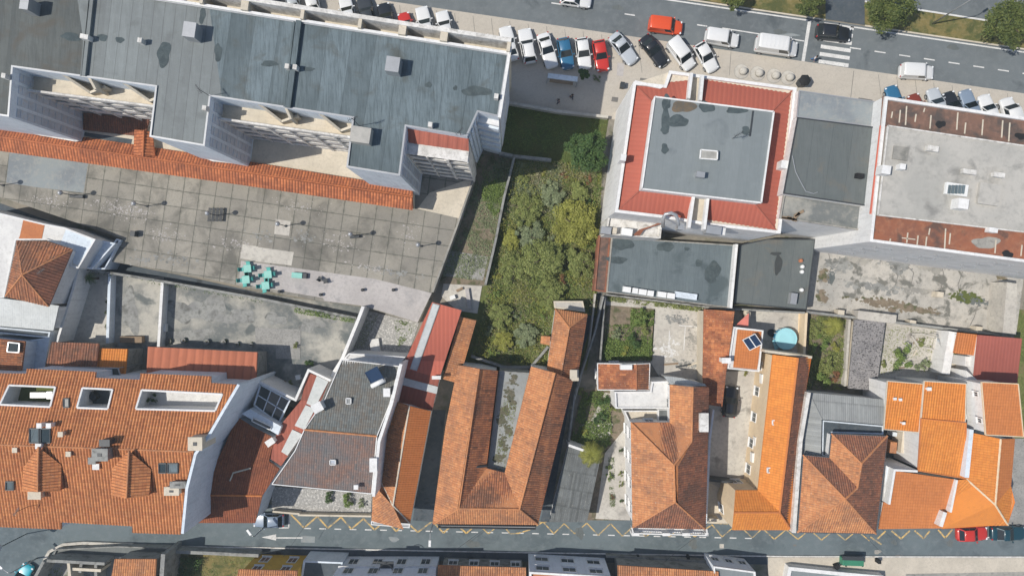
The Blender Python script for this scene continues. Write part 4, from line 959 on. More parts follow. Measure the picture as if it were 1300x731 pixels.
# east facing wing sides: blind panels between white piers
def panels(a, b, z0, z1, n_, mat='panel', k=.72):
    A, B = W(*a, HR), W(*b, HR); A.z = B.z = 0; d = (B - A).normalized(); nrm = Vector((d.y, -d.x, 0)); Ln = (B - A).length; rz = math.atan2(d.y, d.x)
    if nrm.x < 0: nrm = -nrm
    for i in range(n_):
        c = A + d * (Ln * (i + .5) / n_) + nrm * .02
        for z_ in (z0,):
            m = MB(); m.box(c + Vector((0, 0, (z0 + z1) / 2)), (Ln / n_ * k, .08, z1 - z0), rz); g = m; nl = 10
            for j in range(nl): g.box(c + nrm * .05 + Vector((0, 0, z0 + (z1 - z0) * (j + .5) / nl)), (Ln / n_ * k - .1, .08, .12), rz)
            g.build('wall_panel', M[mat], ap)
# wing sides face east along the recess' left edges
panels((17.5, 88), (12.5, 148), 5.6, 16.6, 4); panels((268, 125), (260.5, 185), 5.6, 16.6, 4); panels((516, 163), (508, 222), 3.2, 16.6, 4); panels((607, 144), (594, 175), 2.5, 16.9, 4, 'bluewhite', .6)
panels((645, 75), (634, 147), 1, 17, 2, 'white', .9)
# third recess with the red roofed penthouse
p1, p2 = (516, 161), (593, 174); q1, q2 = dn(*p1, HR, 16.4), dn(*p2, HR, 16.4)
fr = [(q1[0], q1[1] - 1, 16.6), (q2[0] + 1, q2[1] - 1, 16.6), (q2[0] + 1.5, q2[1] + 15, 15.9), (q1[0] - 1, q1[1] + 17, 15.9)]
m = MB(); corrugate(m, [W(*q) for q in fr], (), 1.0, .06); m.build('penthouse_roof', M['red_metal2'], ap)
m = MB(); m.prism([(p.x, p.y) for p in ccw([W(q[0], q[1], 15.9) for q in fr])], 0, 15.85); m.build('penthouse', M['white_dirty'], ap)
A, B = W(q1[0] - 1, q1[1] + 17, 15.9), W(q2[0] + 1.5, q2[1] + 15, 15.9); facade(ap, A, B, 15.5, 3, 5, TZ + .3, 1.1)
m = MB(); nn_ = Vector(((B - A).y, -(B - A).x, 0)).normalized(); m.bar(A + nn_ * .5 - Vector((0, 0, .2)), B + nn_ * .5 - Vector((0, 0, .2)), 1.3, .2); m.build('canopy_slab', M['white_dirty'], ap)
# narrow recess at the east end
q1, q2 = dn(607, 143, HR, 16), dn(633, 149, HR, 16)
m = MB(); m.prism([(p.x, p.y) for p in ccw([W(q1[0], q1[1] - 2, 16), W(q2[0], q2[1] - 2, 16), W(q2[0], q2[1] + 7, 16), W(q1[0] - 1, q1[1] + 6, 16)])], 0, 15.9); m.build('end_bay', M['white'], ap)
A, B = W(q1[0] - 1, q1[1] + 6, 16), W(q2[0], q2[1] + 7, 16)
for k in range(5):
    m = MB(); m.bar(A + Vector((0, 0, -1.2 - 2.9 * k)), B + Vector((0, 0, -1.2 - 2.9 * k)), .5, 1.1); m.build('balcony_parapet', M['bluewhite'], ap)
# boxes and chimneys standing on the roof
def rbox(x0, y0, x1, y1, ht, name='roof_hatch', mat='metal', hb=HR):
    m = MB(); pxbox(m, x0, y0, x1, y1, hb, ht); o = m.build(name, M[mat], ap); return o
rbox(232, 28, 248, 47, HR + 1.6, 'vent_house'); rbox(489.5, 72, 507, 91, HR + 1.6, 'vent_house'); rbox(25, -4, 36, 12, HR + 1.8, 'vent_house'); rbox(445, 161, 470, 181, HR + 1.3, 'vent_house', 'roof_pale')
for x, y in ((104, 46), (109, 47), (364, 84), (374, 85), (177, 51), (259, 137), (630, 122), (546, 158), (4, 96)):
    rbox(x - 2.6, y - 3, x + 2.6, y + 3, HR + .9, 'chimney', 'white_dirty')
for x, y, rx, ry in ((208, 69, 9, 15), (152, 51, 5, 4.2), (277, 67, 5, 11), (130, 48, 6, 5), (90, 47, 13, 5), (257, 20, 4, 10), (605, 116, 20, 6), (544, 108, 4, 4), (578, 112, 2.5, 3.5), (342, 81, 10, 4), (392, 88, 8, 2.5)):
    blob('damp_patch', x, y, rx, ry, HR + .012, 'damp', ap, math.radians(-5))
def aerial(parent, x, y, hb, ht, rot=.5, k=1.0):
    m = MB(); c = W(x, y, hb); k *= .7; m.tube([c, (c.x, c.y, ht)], .03, 6); d = Vector((math.cos(rot), math.sin(rot), 0)); s = Vector((-d.y, d.x, 0)); t = Vector((c.x, c.y, ht - .1)); m.bar(t - d * .7 * k, t + d * .8 * k, .05, .05)
    for i in range(6): p = t + d * (-.6 + i * .25) * k; m.bar(p - s * (.35 - .03 * i) * k, p + s * (.35 - .03 * i) * k, .025, .025)
    return m.build('aerial', M['dark_metal'], parent)
aerial(ap, 456, 160, HR, HR + 3.2, .4); aerial(ap, 585, 172, HR, HR + 2.0, .8); aerial(ap, 266, 122, HR, HR + 2.6, 2.2)
# podium with shops and its clay tiled canopy
pod = flat('shop_podium', 'low row of shops with beige flat roof at the foot of the apartment block', [(-220, 100), (0, 150), (190, 152), (265, 165), (440, 180), (528, 210), (527, 239), (473, 232), (320, 206), (0, 158), (-220, 125)], HP, TZ, 'cream2', 'cream2', 0, cat='shops')
canopy = house('tiled_canopy', 'long narrow clay tiled canopy roof running beside the slab terrace', [
    [(-220, 143, 4.9), (0, 174, 5.7), (330, 221.5, 5.7), (524, 250, 5.7), (525, 265, 4.8), (330, 236.5, 4.8), (0, 191, 4.8), (-220, 160, 4.8)],
    [(-220, 143, 4.9), (-220, 128, 5.05), (0, 159, 5.05), (320, 207.5, 5.05), (473, 233.5, 5.05), (525, 240, 5.05), (524, 250, 5.7), (330, 221.5, 5.7), (0, 174, 5.7)]], 'tile_canopy', 'cream2', TZ, 'canopy', win=False)
house('link_roof', 'small clay tiled link roof crossing from the long canopy to the apartment wall', [[(170, 196, 5.9), (182, 199, 6.4), (183, 166, 6.4), (171, 165, 5.9)], [(182, 199, 6.4), (197, 198, 5.9), (193, 168, 5.9), (183, 166, 6.4)]], 'tile_canopy', 'cream2', HP, 'roof', win=False)
house('shop_roof', 'dark brown clay tiled roof in the shade between two apartment wings', [[(106, 143, 5.9), (190, 152, 5.9), (184, 174, 5.3), (106, 165, 5.3)]], 'tile_brown', 'white', HP, 'roof', win=False)
sheet('floor_strip', [(108, 168), (168, 177), (166, 184), (104, 172)], HP + .02, 'lane')
# white awnings over the canopy at each wing foot
for pts, lab in (([(-5, 150), (13, 151), (103, 178), (96, 180), (50, 172), (-5, 158)], 'white sloping awning at the foot of the leftmost apartment wing'), ([(240, 184), (262, 187), (316, 209.5), (270, 205), (240, 194)], 'white sloping awning at the foot of the middle apartment wing'), ([(452, 215), (506, 225), (519, 240), (478, 234.5)], 'white sloping awning at the foot of the right apartment wing')):
    m = MB(); m.prism([(p.x, p.y) for p in ccw([W(x, y, 5.95) for x, y in pts])], 5.75, 5.95); tagit(m.build('awning', M['white_dirty']), lab, 'awning', None)

# ================================================================ RED ROOFED BLOCK IN THE MIDDLE
RB = 12.8
rb = thing('office_block', 'square white block with red metal roof skirt around a grey flat roof', 'building', W(890, 190, 0))
outp = [(803.7, 105), (842.7, 109), (849, 91), (1010, 112.5), (989.5, 297), (900, 287), (842.7, 277.5), (780, 270)]
P = ccw([W(x, y, RB) for x, y in outp]); m = MB(); n = len(P)
for i in range(n):
    a, b = P[i], P[(i + 1) % n]; m.face([(a.x, a.y, 0), (b.x, b.y, 0), (b.x, b.y, RB + .35), (a.x, a.y, RB + .35)])
m.build('wall', M['white'], rb)
inn = inset(P, .32); m = MB()
for i in range(n):
    a, b, c, d = P[i], P[(i + 1) % n], inn[(i + 1) % n], inn[i]; m.face([(p.x, p.y, RB + .35) for p in (a, b, c, d)]); m.face([(d.x, d.y, RB + .35), (c.x, c.y, RB + .35), (c.x, c.y, RB - .3), (d.x, d.y, RB - .3)])
m.build('parapet', M['white'], rb)
lo, hi_, tp = RB - .1, RB + .7, RB + 2.3
iw, ie, isw, ise = (831, 123.4), (982, 142.3), (814.6, 240), (966, 257.6)
def up_(p, a=tp, b=hi_): k = (H - a) / (H - b); return (CX + (p[0] - CX) * k, CY + (p[1] - CY) * k)
a_, b_, c_, d_ = [up_(p) + (hi_,) for p in (iw, ie, ise, isw)]
fac = [[(806, 108, lo), (843, 109.5, lo), (850, 94, lo), (874, 97, lo), (872, 128, hi_), a_],
       [(893, 99.5, lo), (1006, 115, lo), b_, (889, 130.5, hi_)],
       [(1006, 115, lo), (986.5, 294, lo), c_, b_],
       [(986.5, 294, lo), (897, 284, lo), (900, 247.5, hi_), c_],
       [(873, 281, lo), (783, 268, lo), d_, (879, 245, hi_)],
       [(783, 268, lo), (806, 108, lo), a_, d_]]
m = MB()
for f in fac: corrugate(m, [W(*q) for q in f], (), .5, .02)
m.build('roof', M['red_metal'], rb)
m = MB(); pp = ccw([W(x, y, tp) for x, y in (iw, ie, ise, isw)]); m.prism([(p.x, p.y) for p in pp], RB - .3, tp - .02, False); m.build('upper_wall', M['white'], rb)
m = MB(); m.face([(p.x, p.y, tp) for p in pp]); m.build('flat_roof', M['roof_slate'], rb)
m = MB()
for i in range(4): m.bar(pp[i] + Vector((0, 0, .05)), pp[(i + 1) % 4] + Vector((0, 0, .05)), .16, .2)
m.build('roof_trim', M['white'], rb)
m = MB(); m.face([(p.x, p.y, RB) for p in ccw([W(x, y, RB) for x, y in inn and [(805, 106), (849, 92), (1009, 113), (989, 296), (781, 269)]])]); m.build('gutter_deck', M['cream2'], rb)
for a, b in (((877, 95), (873, 127)), ((891, 97.5), (888, 129.5)), ((880, 246), (873.5, 290)), ((898, 248), (893, 292))):
    m = MB(); m.bar(W(*a, RB + .6), W(*b, RB + 1.0), .3, .9); m.build('channel_wall', M['white'], rb)
for a, b in ((a_, (806, 108, lo)), (b_, (1006, 115, lo)), (c_, (986.5, 294, lo)), (d_, (783, 268, lo))):
    m = MB(); m.tube([W(a[0], a[1], a[2] + .08), W(b[0], b[1], b[2] + .08)], .09, 6); m.build('hip_cap', M['red_metal2'], rb)
skylight(rb, [(888, 191.5, tp), (909, 193.5, tp), (908.5, 204, tp), (887, 202.5, tp)], 'roof_pale', 'white', 'roof_hatch', .5)
for x0, y0, x1, y1, ht, nm, mt in ((884.5, 218, 895, 225, tp + .9, 'vent', 'metal'), (861, 285, 868, 291.5, RB + 1.2, 'duct_box', 'metal'), (897, 287, 916, 297, RB + 1.4, 'air_unit', 'metal'), (788, 196, 795, 204, RB + 2, 'chimney', 'white'), (992, 204, 1005, 214, RB + 1.6, 'chimney', 'white'), (997, 232, 1008, 238, RB + 1.3, 'chimney', 'white'), (913, 289, 921, 298, RB + 1.0, 'chimney', 'white')):
    m = MB(); pxbox(m, x0, y0, x1, y1, RB - .2 if nm != 'vent' else tp, ht); m.build(nm, M[mt], rb)
m = MB(); pts = [W(x, y, RB + hh) for x, y, hh in ((841.5, 288, .2), (842, 277, 1.2), (845, 272, 1.7), (852, 270.5, 1.8), (858, 273, 1.7), (860.5, 279, 1.4), (861.5, 289, .9))]; m.tube(pts, .2, 10); m.build('duct', M['metal'], rb, smooth=True)
for x, y, rx, ry in ((846, 130, 6, 9), (868, 135, 14, 9), (861, 154, 14, 7), (845, 152, 6, 14), (897, 136, 10, 7), (935, 140, 12, 5), (844, 189, 5, 6), (844, 166, 6, 4), (947, 166, 6, 5)):
    blob('damp_patch', x, y, rx, ry, tp + .012, 'damp' if x != 868 else 'damp_rust', rb)
m = MB(); m.bar(W(956, 141, tp + .06), W(952, 173, tp + .06), .14, .1); m.build('pipe', M['dark_metal'], rb)
aerial(rb, 930, 176, tp, tp + 2.2, .5)
def dish(parent, x, y, hb, r, az=-2.4, mat='white_paint'):
    c = W(x, y, hb); m = MB(); m.tube([c, c + Vector((0, 0, .7))], .04, 6); n_ = Vector((math.cos(az) * .75, math.sin(az) * .75, .65)).normalized(); u = n_.cross(Vector((0, 0, 1))).normalized(); v = n_.cross(u); o = c + Vector((0, 0, .8)); b = len(m.v)
    R_ = [(0, 0), (.5, .07), (1, .25)]; vs = [o]
    for rr, zz_ in R_[1:]:
        for k in range(14): t = 6.2832 * k / 14; vs.append(o + (u * math.cos(t) + v * math.sin(t)) * rr * r + n_ * zz_ * r)
    fs = [(0, 1 + k, 1 + (k + 1) % 14) for k in range(14)] + [(1 + k, 15 + k, 15 + (k + 1) % 14, 1 + (k + 1) % 14) for k in range(14)]; m.mesh(vs, fs); m.tube([o, o + n_ * r * .9], .02, 4)
    return m.build('satellite_dish', M[mat], parent)
dish(rb, 1012, 190, RB, .45, -.6); 
for k in range(6):
    for r in range(3):
        pass
W1, W2 = P, None
for i in range(n):
    wall_windows(rb, P[i], P[(i + 1) % n], .5, 12.2, rows=3, pitch=3.4) if i in () else None
# south ledge with plant
m = MB(); pxbox(m, 783, 277, 842, 300, 0, 9.2, -8); 
rl = flat('roof_ledge', 'narrow grimy white ledge with rusty pipes below the red roofed block', [(772, 274), (840, 284), (838, 303), (768, 298)], 7.0, 0, 'white_dirty', 'white_dirty', .3, .2, cat='ledge')
for x0, y0, x1, y1, nm, mt in ((789, 290, 803, 299, 'air_unit', 'white_paint'), (763, 288, 776, 297, 'tank', 'metal'), (778, 289, 783, 297, 'chimney', 'cream2')):
    m = MB(); pxbox(m, x0, y0, x1, y1, 7, 8.1); m.build(nm, M[mt], rl)
m = MB()
for i in range(4): m.tube([W(804 + 2.4 * i, 299, 7.6), W(812 + 1.5 * i, 292, 7.6), W(842, 283 - i * .7, 8.2)], .07, 6)
m.build('pipes', M['rust'], rl)
wallrun('stair_wall', 'white blank wall stub stepping out from the plaza front of the red roofed block', [(842, 109), (838, 111), (806, 104)], 13.2, 0, .3, 'white')

# ================================================================ RIGHT HAND BLOCKS
flat('lean_to', 'low grey flat roof with damp patches beside the paved bays', [(1014, 115), (1117, 130), (1114, 162), (1011, 149)], 14.2, 0, 'white', 'terrace_grey', .1, .12, 'metal', cat='building')
d3 = flat('car_workshop', 'charcoal flat roof squeezed between the red and the rust edged blocks', [(1012, 149), (1114, 162), (1102, 262), (994, 246)], 14.6, 0, 'white', 'roof_char', .08, .12, 'dark_metal', cat='building')
m = MB(); pxbox(m, 1088, 220, 1097, 226, 14.6, 15.2); m.build('vent', M['black'], d3)
m = MB(); m.tube([W(x, y, 14.72) for x, y in ((1006, 198), (1010, 218), (1016, 230), (1023, 243), (1033, 246), (1038, 244))], .05, 6); m.build('hose', M['metal'], d3)
d4 = flat('back_terrace', 'mottled grey terrace roof strewn with junk behind the charcoal roof', [(994, 247), (1103, 263), (1098, 294), (989, 277)], 13.6, 0, 'white', 'yard', .25, .15, 'concrete', cat='building', win=False)
for x, y, a in ((1010, 275, .8), (1014, 271, .5), (1005, 278, 2.8), (998, 277, 3)):
    m = MB(); c = W(x, y, 13.7); m.box((c.x, c.y, 13.75), (1.1, .28, .2), a); m.build('plank', M['wood'], d4)
B3 = 16.3
r3 = thing('tower_block', 'tall white block with rust coloured edge strips round a pale screed roof', 'building', W(1230, 230, 0))
op = [(1122, 123.4), (1500, 180), (1500, 360), (1102.5, 307)]
P = ccw([W(x, y, B3) for x, y in op]); m = MB()
for i in range(4):
    a, b = P[i], P[(i + 1) % 4]; m.face([(a.x, a.y, 0), (b.x, b.y, 0), (b.x, b.y, B3 + .3), (a.x, a.y, B3 + .3)])
m.build('wall', M['white'], r3); inn = inset(P, .3); m = MB()
for i in range(4):
    a, b, c, d = P[i], P[(i + 1) % 4], inn[(i + 1) % 4], inn[i]; m.face([(p.x, p.y, B3 + .3) for p in (a, b, c, d)]); m.face([(d.x, d.y, B3 + .3), (c.x, c.y, B3 + .3), (c.x, c.y, B3), (d.x, d.y, B3)])
m.build('parapet', M['white'], r3)
m = MB(); m.face([(p.x, p.y, B3) for p in ccw([W(x, y, B3) for x, y in ((1120, 122), (1500, 179), (1500, 250), (1115, 190))])]); m.build('roof', M['rust2'], r3)
m = MB(); m.face([(p.x, p.y, B3 + .004) for p in ccw([W(x, y, B3) for x, y in ((1110, 240), (1500, 280), (1500, 360), (1103, 306))])]); m.build('roof', M['rust'], r3)
m = MB(); cpx = [(1127, 160), (1500, 215), (1500, 318), (1114, 273)]; m.prism([(p.x, p.y) for p in ccw([W(x, y, B3 + .5) for x, y in cpx])], B3 - .1, B3 + .5); m.build('pale_roof', M['roof_pale'], r3)
m = MB(); pp = [W(x, y, B3 + .5) for x, y in cpx]
for i in range(4): m.bar(pp[i] + Vector((0, 0, .06)), pp[(i + 1) % 4] + Vector((0, 0, .06)), .14, .14)
m.build('roof_kerb', M['coral' if 0 else 'white_dirty'], r3)
m = MB(); m.bar(W(1121, 160, B3 + .02), W(1108, 272, B3 + .02), .7, .06); m.build('edge_strip', M['red_metal'], r3)
m = MB()
for i, (x, y, l_) in enumerate(((1133, 146, 8), (1143, 148, 16), (1151, 147, 24), (1163, 150, 10), (1182, 155, 17), (1216, 154, 22), (1226, 163, 14), (1248, 162, 20), (1273, 164, 22), (1282, 168, 24), (1174, 140, 5))): m.bar(W(x, y - l_ / 2, B3 + .05), W(x - 1.5, y + l_ / 2, B3 + .05), .12, .06)
for x, y, l_ in ((1152, 302, 13), (1165, 306, 14), (1176, 307, 13), (1200, 304, 28), (1180, 294, 8), (1206, 303, 14), (1264, 313, 17), (1297, 318, 14), (1130, 306, 6)): m.bar(W(x + .5, y - l_ / 2, B3 + .05), W(x - 1, y + l_ / 2, B3 + .05), .12, .06)
m.bar(W(1145, 302, B3 + .05), W(1162, 304, B3 + .05), .1, .06); m.build('roof_battens', M['cream2'], r3)
for x0, y0, x1, y1, ht, nm, mt in ((1134, 186, 1153, 203, .56, 'roof_slab', 'concrete'), (1143, 208, 1150, 215, 1.3, 'chimney', 'white'), (1120, 210, 1131, 221, 1.6, 'chimney', 'white'), (1178, 185, 1192, 192, .9, 'vent', 'white_dirty'), (1223, 215, 1240, 221, .9, 'vent', 'white_dirty'), (1262, 219, 1276, 225, .9, 'vent', 'white_dirty'), (1243, 233, 1270, 260, .75, 'roof_slab', 'roof_pale'), (1217, 252, 1230, 265, 1.7, 'vent', 'white'), (1256, 289, 1267, 295, 1.0, 'vent', 'white')):
    m = MB(); pxbox(m, x0, y0, x1, y1, B3 + .4, B3 + ht + .1); m.build(nm, M[mt], r3)
m = MB(); pxbox(m, 1201, 233, 1229, 248, B3 + .4, B3 + .85); so_ = m.build('solar_collector', M['white_paint'], r3)
m = MB()
for i in range(5): pxbox(m, 1204 + 4.4 * i, 235, 1207.4 + 4.4 * i, 246, B3 + .8, B3 + .95)
m.build('pane', M['roof_blue'], so_)
blob('damp_patch', 1194, 158, 6, 5, B3 + .02, 'black', r3); blob('damp_patch', 1296, 173, 8, 4, B3 + .02, 'black', r3); blob('damp_patch', 1252, 308, 16, 8, B3 + .02, 'concrete', r3); blob('damp_patch', 1279, 323, 7, 5, B3 + .02, 'black', r3)
for i in range(4): wall_windows(r3, P[i], P[(i + 1) % 4], 3, 15.8, rows=4, pitch=5.5, hh=.3, ww=1.5, frame='metal')
d1 = flat('low_garage', 'teal grey flat roof with a row of white boxes along its garden edge', [(776.4, 301), (934.5, 311), (926.5, 391), (770, 371)], 3.2, 0, 'cream2', 'roof_teal', .08, .14, 'concrete', cat='building')
for x, y, rx, ry in ((845, 313, 10, 7), (905, 343, 10, 11), (887, 334, 5, 4), (903, 353, 8, 6), (783, 330, 12, 5), (872, 316, 3, 2.5), (790, 310, 13, 8)): blob('damp_patch', x, y, rx, ry, 3.212, 'damp', d1)
for i, (x0, x1) in enumerate(((791, 801), (803, 810), (811, 821), (822, 830), (835, 846), (847, 857))):
    m = MB(); y = 364 + i * 1.6; pxbox(m, x0, y, x1, y + 7, 3.2, 3.9); o = m.build('storage_box', M['white_paint']); tagit(o, ['first', 'second', 'third', 'fourth', 'fifth', 'sixth'][i] + ' white box from the left in the row on the teal grey roof', 'box', 'white boxes in a row on the flat roof')
m = MB(); pxbox(m, 857, 371.5, 885, 379, 3.2, 3.7); tagit(m.build('metal_bench', M['bluewhite']), 'long pale blue metal bench ending the row of white boxes', 'bench')
flat('side_passage', 'narrow brown walled passage roof left of the teal grey flat roof', [(760, 299), (775, 301), (769, 371), (754, 369)], 2.6, 0, 'rust', 'rust2', .15, .2, cat='passage')
d2 = flat('low_garage', 'charcoal flat roof with scattered cans between the white edged roof and the cracked yard', [(938.5, 311), (975, 303), (1035.5, 303.5), (1024, 393.5), (931, 385)], 3.0, 0, 'grey_wall', 'roof_char', .08, .12, 'dark_metal', cat='building')
for x, y, rx, ry in ((988, 336, 5, 12), (985, 322, 8, 2)): blob('damp_patch', x, y, rx, ry, 3.012, 'roof_char2', d2)
for i, (x, y, mt) in enumerate(((1016, 331, 'terracotta'), (1018, 338.5, 'white_paint'), (1017.5, 345, 'white_paint'), (1017, 368, 'white_paint'))):
    m = MB(); c = W(x, y, 3.1); m.lathe((c.x, c.y, 3.0), [(.2, 0), (.24, .1), (.22, .4), (.1, .45)], 12); tagit(m.build('paint_bucket', M[mt]), ['terracotta coloured pot on the charcoal roof edge', 'upper of two white buckets beside the terracotta pot', 'lower of two white buckets beside the terracotta pot', 'lone white bucket near the corner of the charcoal roof'][i], 'bucket')
m = MB(); pxbox(m, 1004, 372, 1012, 386, 3.0, 3.8); tagit(m.build('roof_box', M['metal']), 'grey metal box by the wall at the charcoal roof corner', 'box')

wallrun('roof_divider', 'white dividing wall between the teal grey and the charcoal low roofs', [(935.5, 310), (928, 391)], 4.3, 0, .3, 'white')
# ================================================================ HOUSES (left to right along the lower street)
def E(pts, h): return [(x, y, h) for x, y in pts]
e, r = 9.3, 11.8
def hz(y): return e + (r - e) * max(0, min(1, (y - 478) / 88)) if y < 568 else e + (r - e) * max(0, min(1, (671 - y) / 104))
Nn = [(-60, 470), (5, 474), (34, 474), (35, 468), (122, 472), (121, 479.5), (178, 482), (179, 474), (268, 477.5), (268, 486), (301.5, 488), (264, 550), (246, 573)]
Nf = [(x, y, hz(y)) for x, y in Nn] + [(-60, 562, r)]
Sf = [(-60, 562, r), (246, 573, r), (235, 619, hz(619)), (230, 677.5, e), (168.5, 675.5, e), (168, 667, hz(667)), (78, 662, hz(662)), (78, 671, e), (0, 668, e), (-60, 667, e)]
# one plane per slope
def plane(pts, y0, h0, y1, h1, sl=0.0):
    return [(x, y, h0 + (h1 - h0) * ((y - sl * x) - y0) / (y1 - y0)) for x, y in pts]
sN = (573 - 562) / 306.
Nf = plane(Nn + [(-60, 562)], 476, e, 564.2, r, sN); Sf = plane([(-60, 562), (246, 573), (235, 619), (230, 677.5), (168.5, 675.5), (168, 667), (78, 662), (78, 671), (0, 668), (-60, 667)], 564.2, r, 670, e, sN)
Nf[-2] = (246, 573, r); Nf[-1] = (-60, 562, r); Sf[0] = (-60, 562, r); Sf[1] = (246, 573, r)
wells = [[(13, 488.6), (71.5, 491), (65, 516), (1.3, 513)], [(106, 492), (144, 494), (138, 518.5), (99, 517)], [(181, 494.6), (283, 500), (274, 521), (173.6, 518.5)]]
bh = house('terraced_house', 'huge ribbed clay tile roof with three sunken terraces and two dormers', [Nf, Sf], 'tile_left', 'bluewhite', 0, 'house', ov=.1, trim=None, ns=8, amp=.09,
           holes={0: [plane(w, 476, e, 564.2, r, sN) for w in wells]}, win=False, ridge_mat='tile_worn')
for i, w in enumerate(wells):
    hw = plane(w, 476, e, 564.2, r, sN); Q = [W(*q) for q in hw]; m = MB()
    for k in range(4):
        a, b = Q[k], Q[(k + 1) % 4]; m.face([(a.x, a.y, 7.6), (b.x, b.y, 7.6), b, a])
    wo = m.build('well_wall', M['white'], bh)
    m = MB()
    for k in range(4): m.bar(Q[k] + Vector((0, 0, .1)), Q[(k + 1) % 4] + Vector((0, 0, .1)), .2, .25)
    m.build('well_rim', M['white'], wo)
    m = MB(); m.face([(q.x, q.y, 7.62) for q in Q]); m.build('well_floor', M[['moss', 'lane', 'white_deck'][i]], bh)
m = MB(); pxbox(m, 38, 498, 58, 505, 7.62, 8.4, 0); tagit(m.build('patio_table', M['white_paint']), 'long white table set on the green floor of the first sunken terrace', 'table')
m = MB(); pxbox(m, 59, 497, 66, 506, 7.62, 8.8, 0); tagit(m.build('cabinet', M['metal']), 'small pale grey cabinet beside the long white terrace table', 'cabinet')
m = MB(); pxbox(m, 113, 499, 121, 508, 7.62, 8.4, 45); tagit(m.build('patio_table', M['dark_metal']), 'dark square table turned at an angle in the middle sunken terrace', 'table')
plant('shrub', 'dark shrub in the corner of the longest sunken terrace', 'shrub', 188, 506, 9, 'leaf_dark', base=7.6)
def roofh(x, y): 
    yy = y - sN * x
    return e + (r - e) * (yy - 476) / 88.2 if yy < 564.2 else r + (e - r) * (yy - 564.2) / 105.8
def dormer(ax, ay, lx0, ly0, lx1, ly1, bx, by, rx0, ry0, rx1, ry1):
    hr = 12.5; he = 11.4
    Fs = [[(ax, ay, hr), (lx0, ly0, he), (lx1, ly1, he), (bx, by, hr)], [(ax, ay, hr), (bx, by, hr), (rx1, ry1, he), (rx0, ry0, he)]]
    m = MB()
    for f in Fs: corrugate(m, [W(*q) for q in f], (), .27, .05)
    o = m.build('dormer', M['tile_left'], bh); m = MB()
    A, B, C = W(lx1, ly1, he), W(rx1, ry1, he), W(bx, by, hr); m.face([(A.x, A.y + .1, 9.4), (B.x, B.y + .1, 9.4), (B.x, B.y + .1, he), (C.x, C.y + .1, hr - .05), (A.x, A.y + .1, he)])
    for a, b in (((lx0, ly0), (lx1, ly1)), ((rx0, ry0), (rx1, ry1))):
        A, B = W(*a, he), W(*b, he); sg = .12 if a[0] < ax else -.12; m.face([(A.x + sg, A.y, 9.8), (B.x + sg, B.y + .1, 9.4), (B.x + sg, B.y + .1, he), (A.x + sg, A.y, he)])
    m.build('dormer_wall', M['tile_worn'], o)
    m = MB(); m.tube([W(ax, ay, hr + .1), W(bx, by, hr + .1)], .13, 6); m.build('ridge_tiles', M['tile_worn'], o)
dormer(49, 567, 31, 593, 28.6, 623, 48, 624, 78, 590, 76.7, 623)
dormer(164, 572, 143, 594, 141.6, 628, 160.6, 632, 192, 595.6, 189, 629)
def sk(parent, x0, y0, x1, y1, f, **k): return skylight(parent, [(x0, y0, f(x0, y0)), (x1, y0, f(x1, y0)), (x1, y1, f(x1, y1)), (x0, y1, f(x0, y1))], **k)
sk(bh, 39, 544, 51, 562, roofh, mat='roof_blue'); sk(bh, 53, 544, 65, 562, roofh, mat='glass'); sk(bh, 9, 610, 19, 620.5, roofh, mat='roof_blue'); sk(bh, 203, 587, 212, 599, roofh); sk(bh, 214, 587, 227, 599, roofh, mat='roof_blue'); sk(bh, 82, 506, 89, 517, roofh, mat='roof_pale')
for x, y, w_, d_, ht, mt in ((127, 577, 1.6, 1.2, 9.9, 'grey_wall'), (133, 562, 1.0, .6, 9.8, 'dark_metal'), (117, 584.5, .7, .6, 9.0, 'grey_wall'), (122, 592, .6, .5, 8.7, 'white'), (248, 563, 1.4, 1.3, 10.2, 'cream2'), (218, 623, 1.5, .8, 8.6, 'cream2'), (226, 615, 1.6, .6, 8.7, 'grey_wall'), (44, 628, 1.3, .8, 8.3, 'cream2'), (50, 540, .4, .4, 9, 'white'), (62, 540, .4, .4, 9, 'white'), (77, 551, .4, .4, 9.1, 'cream2'), (87, 576, .4, .4, 9.1, 'cream2'), (49, 566, .5, .4, 9.4, 'white'), (19, 571, .4, .4, 9, 'cream2')):
    chimney(bh, x, y, w_, d_, 9.5, ht + 2.9, mt)
aerial(bh, 37, 642, 10, 12.2, 1.0)
# curved white gable parapet at the right end of that roof
wallrun('parapet_wall', 'tall curved pale blue wall closing the right end of the huge tile roof', [(303, 488), (284, 520), (266, 551), (248, 576), (237, 620), (231.5, 677)], 12.1, 0, .3, 'bluewhite', 'wall')

h2 = house('old_house', 'old clay tiled roof cut by the left picture edge above the huge tile roof', [[(-60, 424, 6.6), (32.5, 433, 6.0), (27, 474, 6.0), (-60, 470, 6.6)]], 'tile_old_shade', 'bluewhite', 0, win=False, amp=.09)
skylight(h2, [(13, 434, 6.25), (27, 435.5, 6.1), (26, 447, 6.1), (11.5, 446, 6.25)], 'glass', 'metal', 'solar_panel', .3)
house('shed', 'brown tile lean-to with shade painted into its colour behind the huge tile roof', [[(66, 434, 4.3), (126, 436, 4.3), (122, 472, 4.8), (57, 469, 4.8)]], 'tile_rust_shade', 'grey_wall', 0, 'shed', win=False, per=.33, amp=.07)  # brown of this roof stands for a wall's shadow on it
house('shed', 'small bright orange lean-to next to the brown one behind the huge tile roof', [[(126.5, 442, 4.0), (162.5, 443, 4.0), (158.5, 479, 4.5), (122.5, 477, 4.5)]], 'tile_new', 'grey_wall', 0, 'shed', win=False, amp=.05)
house('shed', 'wide red metal lean-to with standing seams behind the huge tile roof', [[(188, 440, 4.0), (327, 447, 4.0), (325, 487, 4.6), (186, 482, 4.6)]], 'shed_red', 'grey_wall', 0, 'shed', win=False, per=1.0, amp=.06)
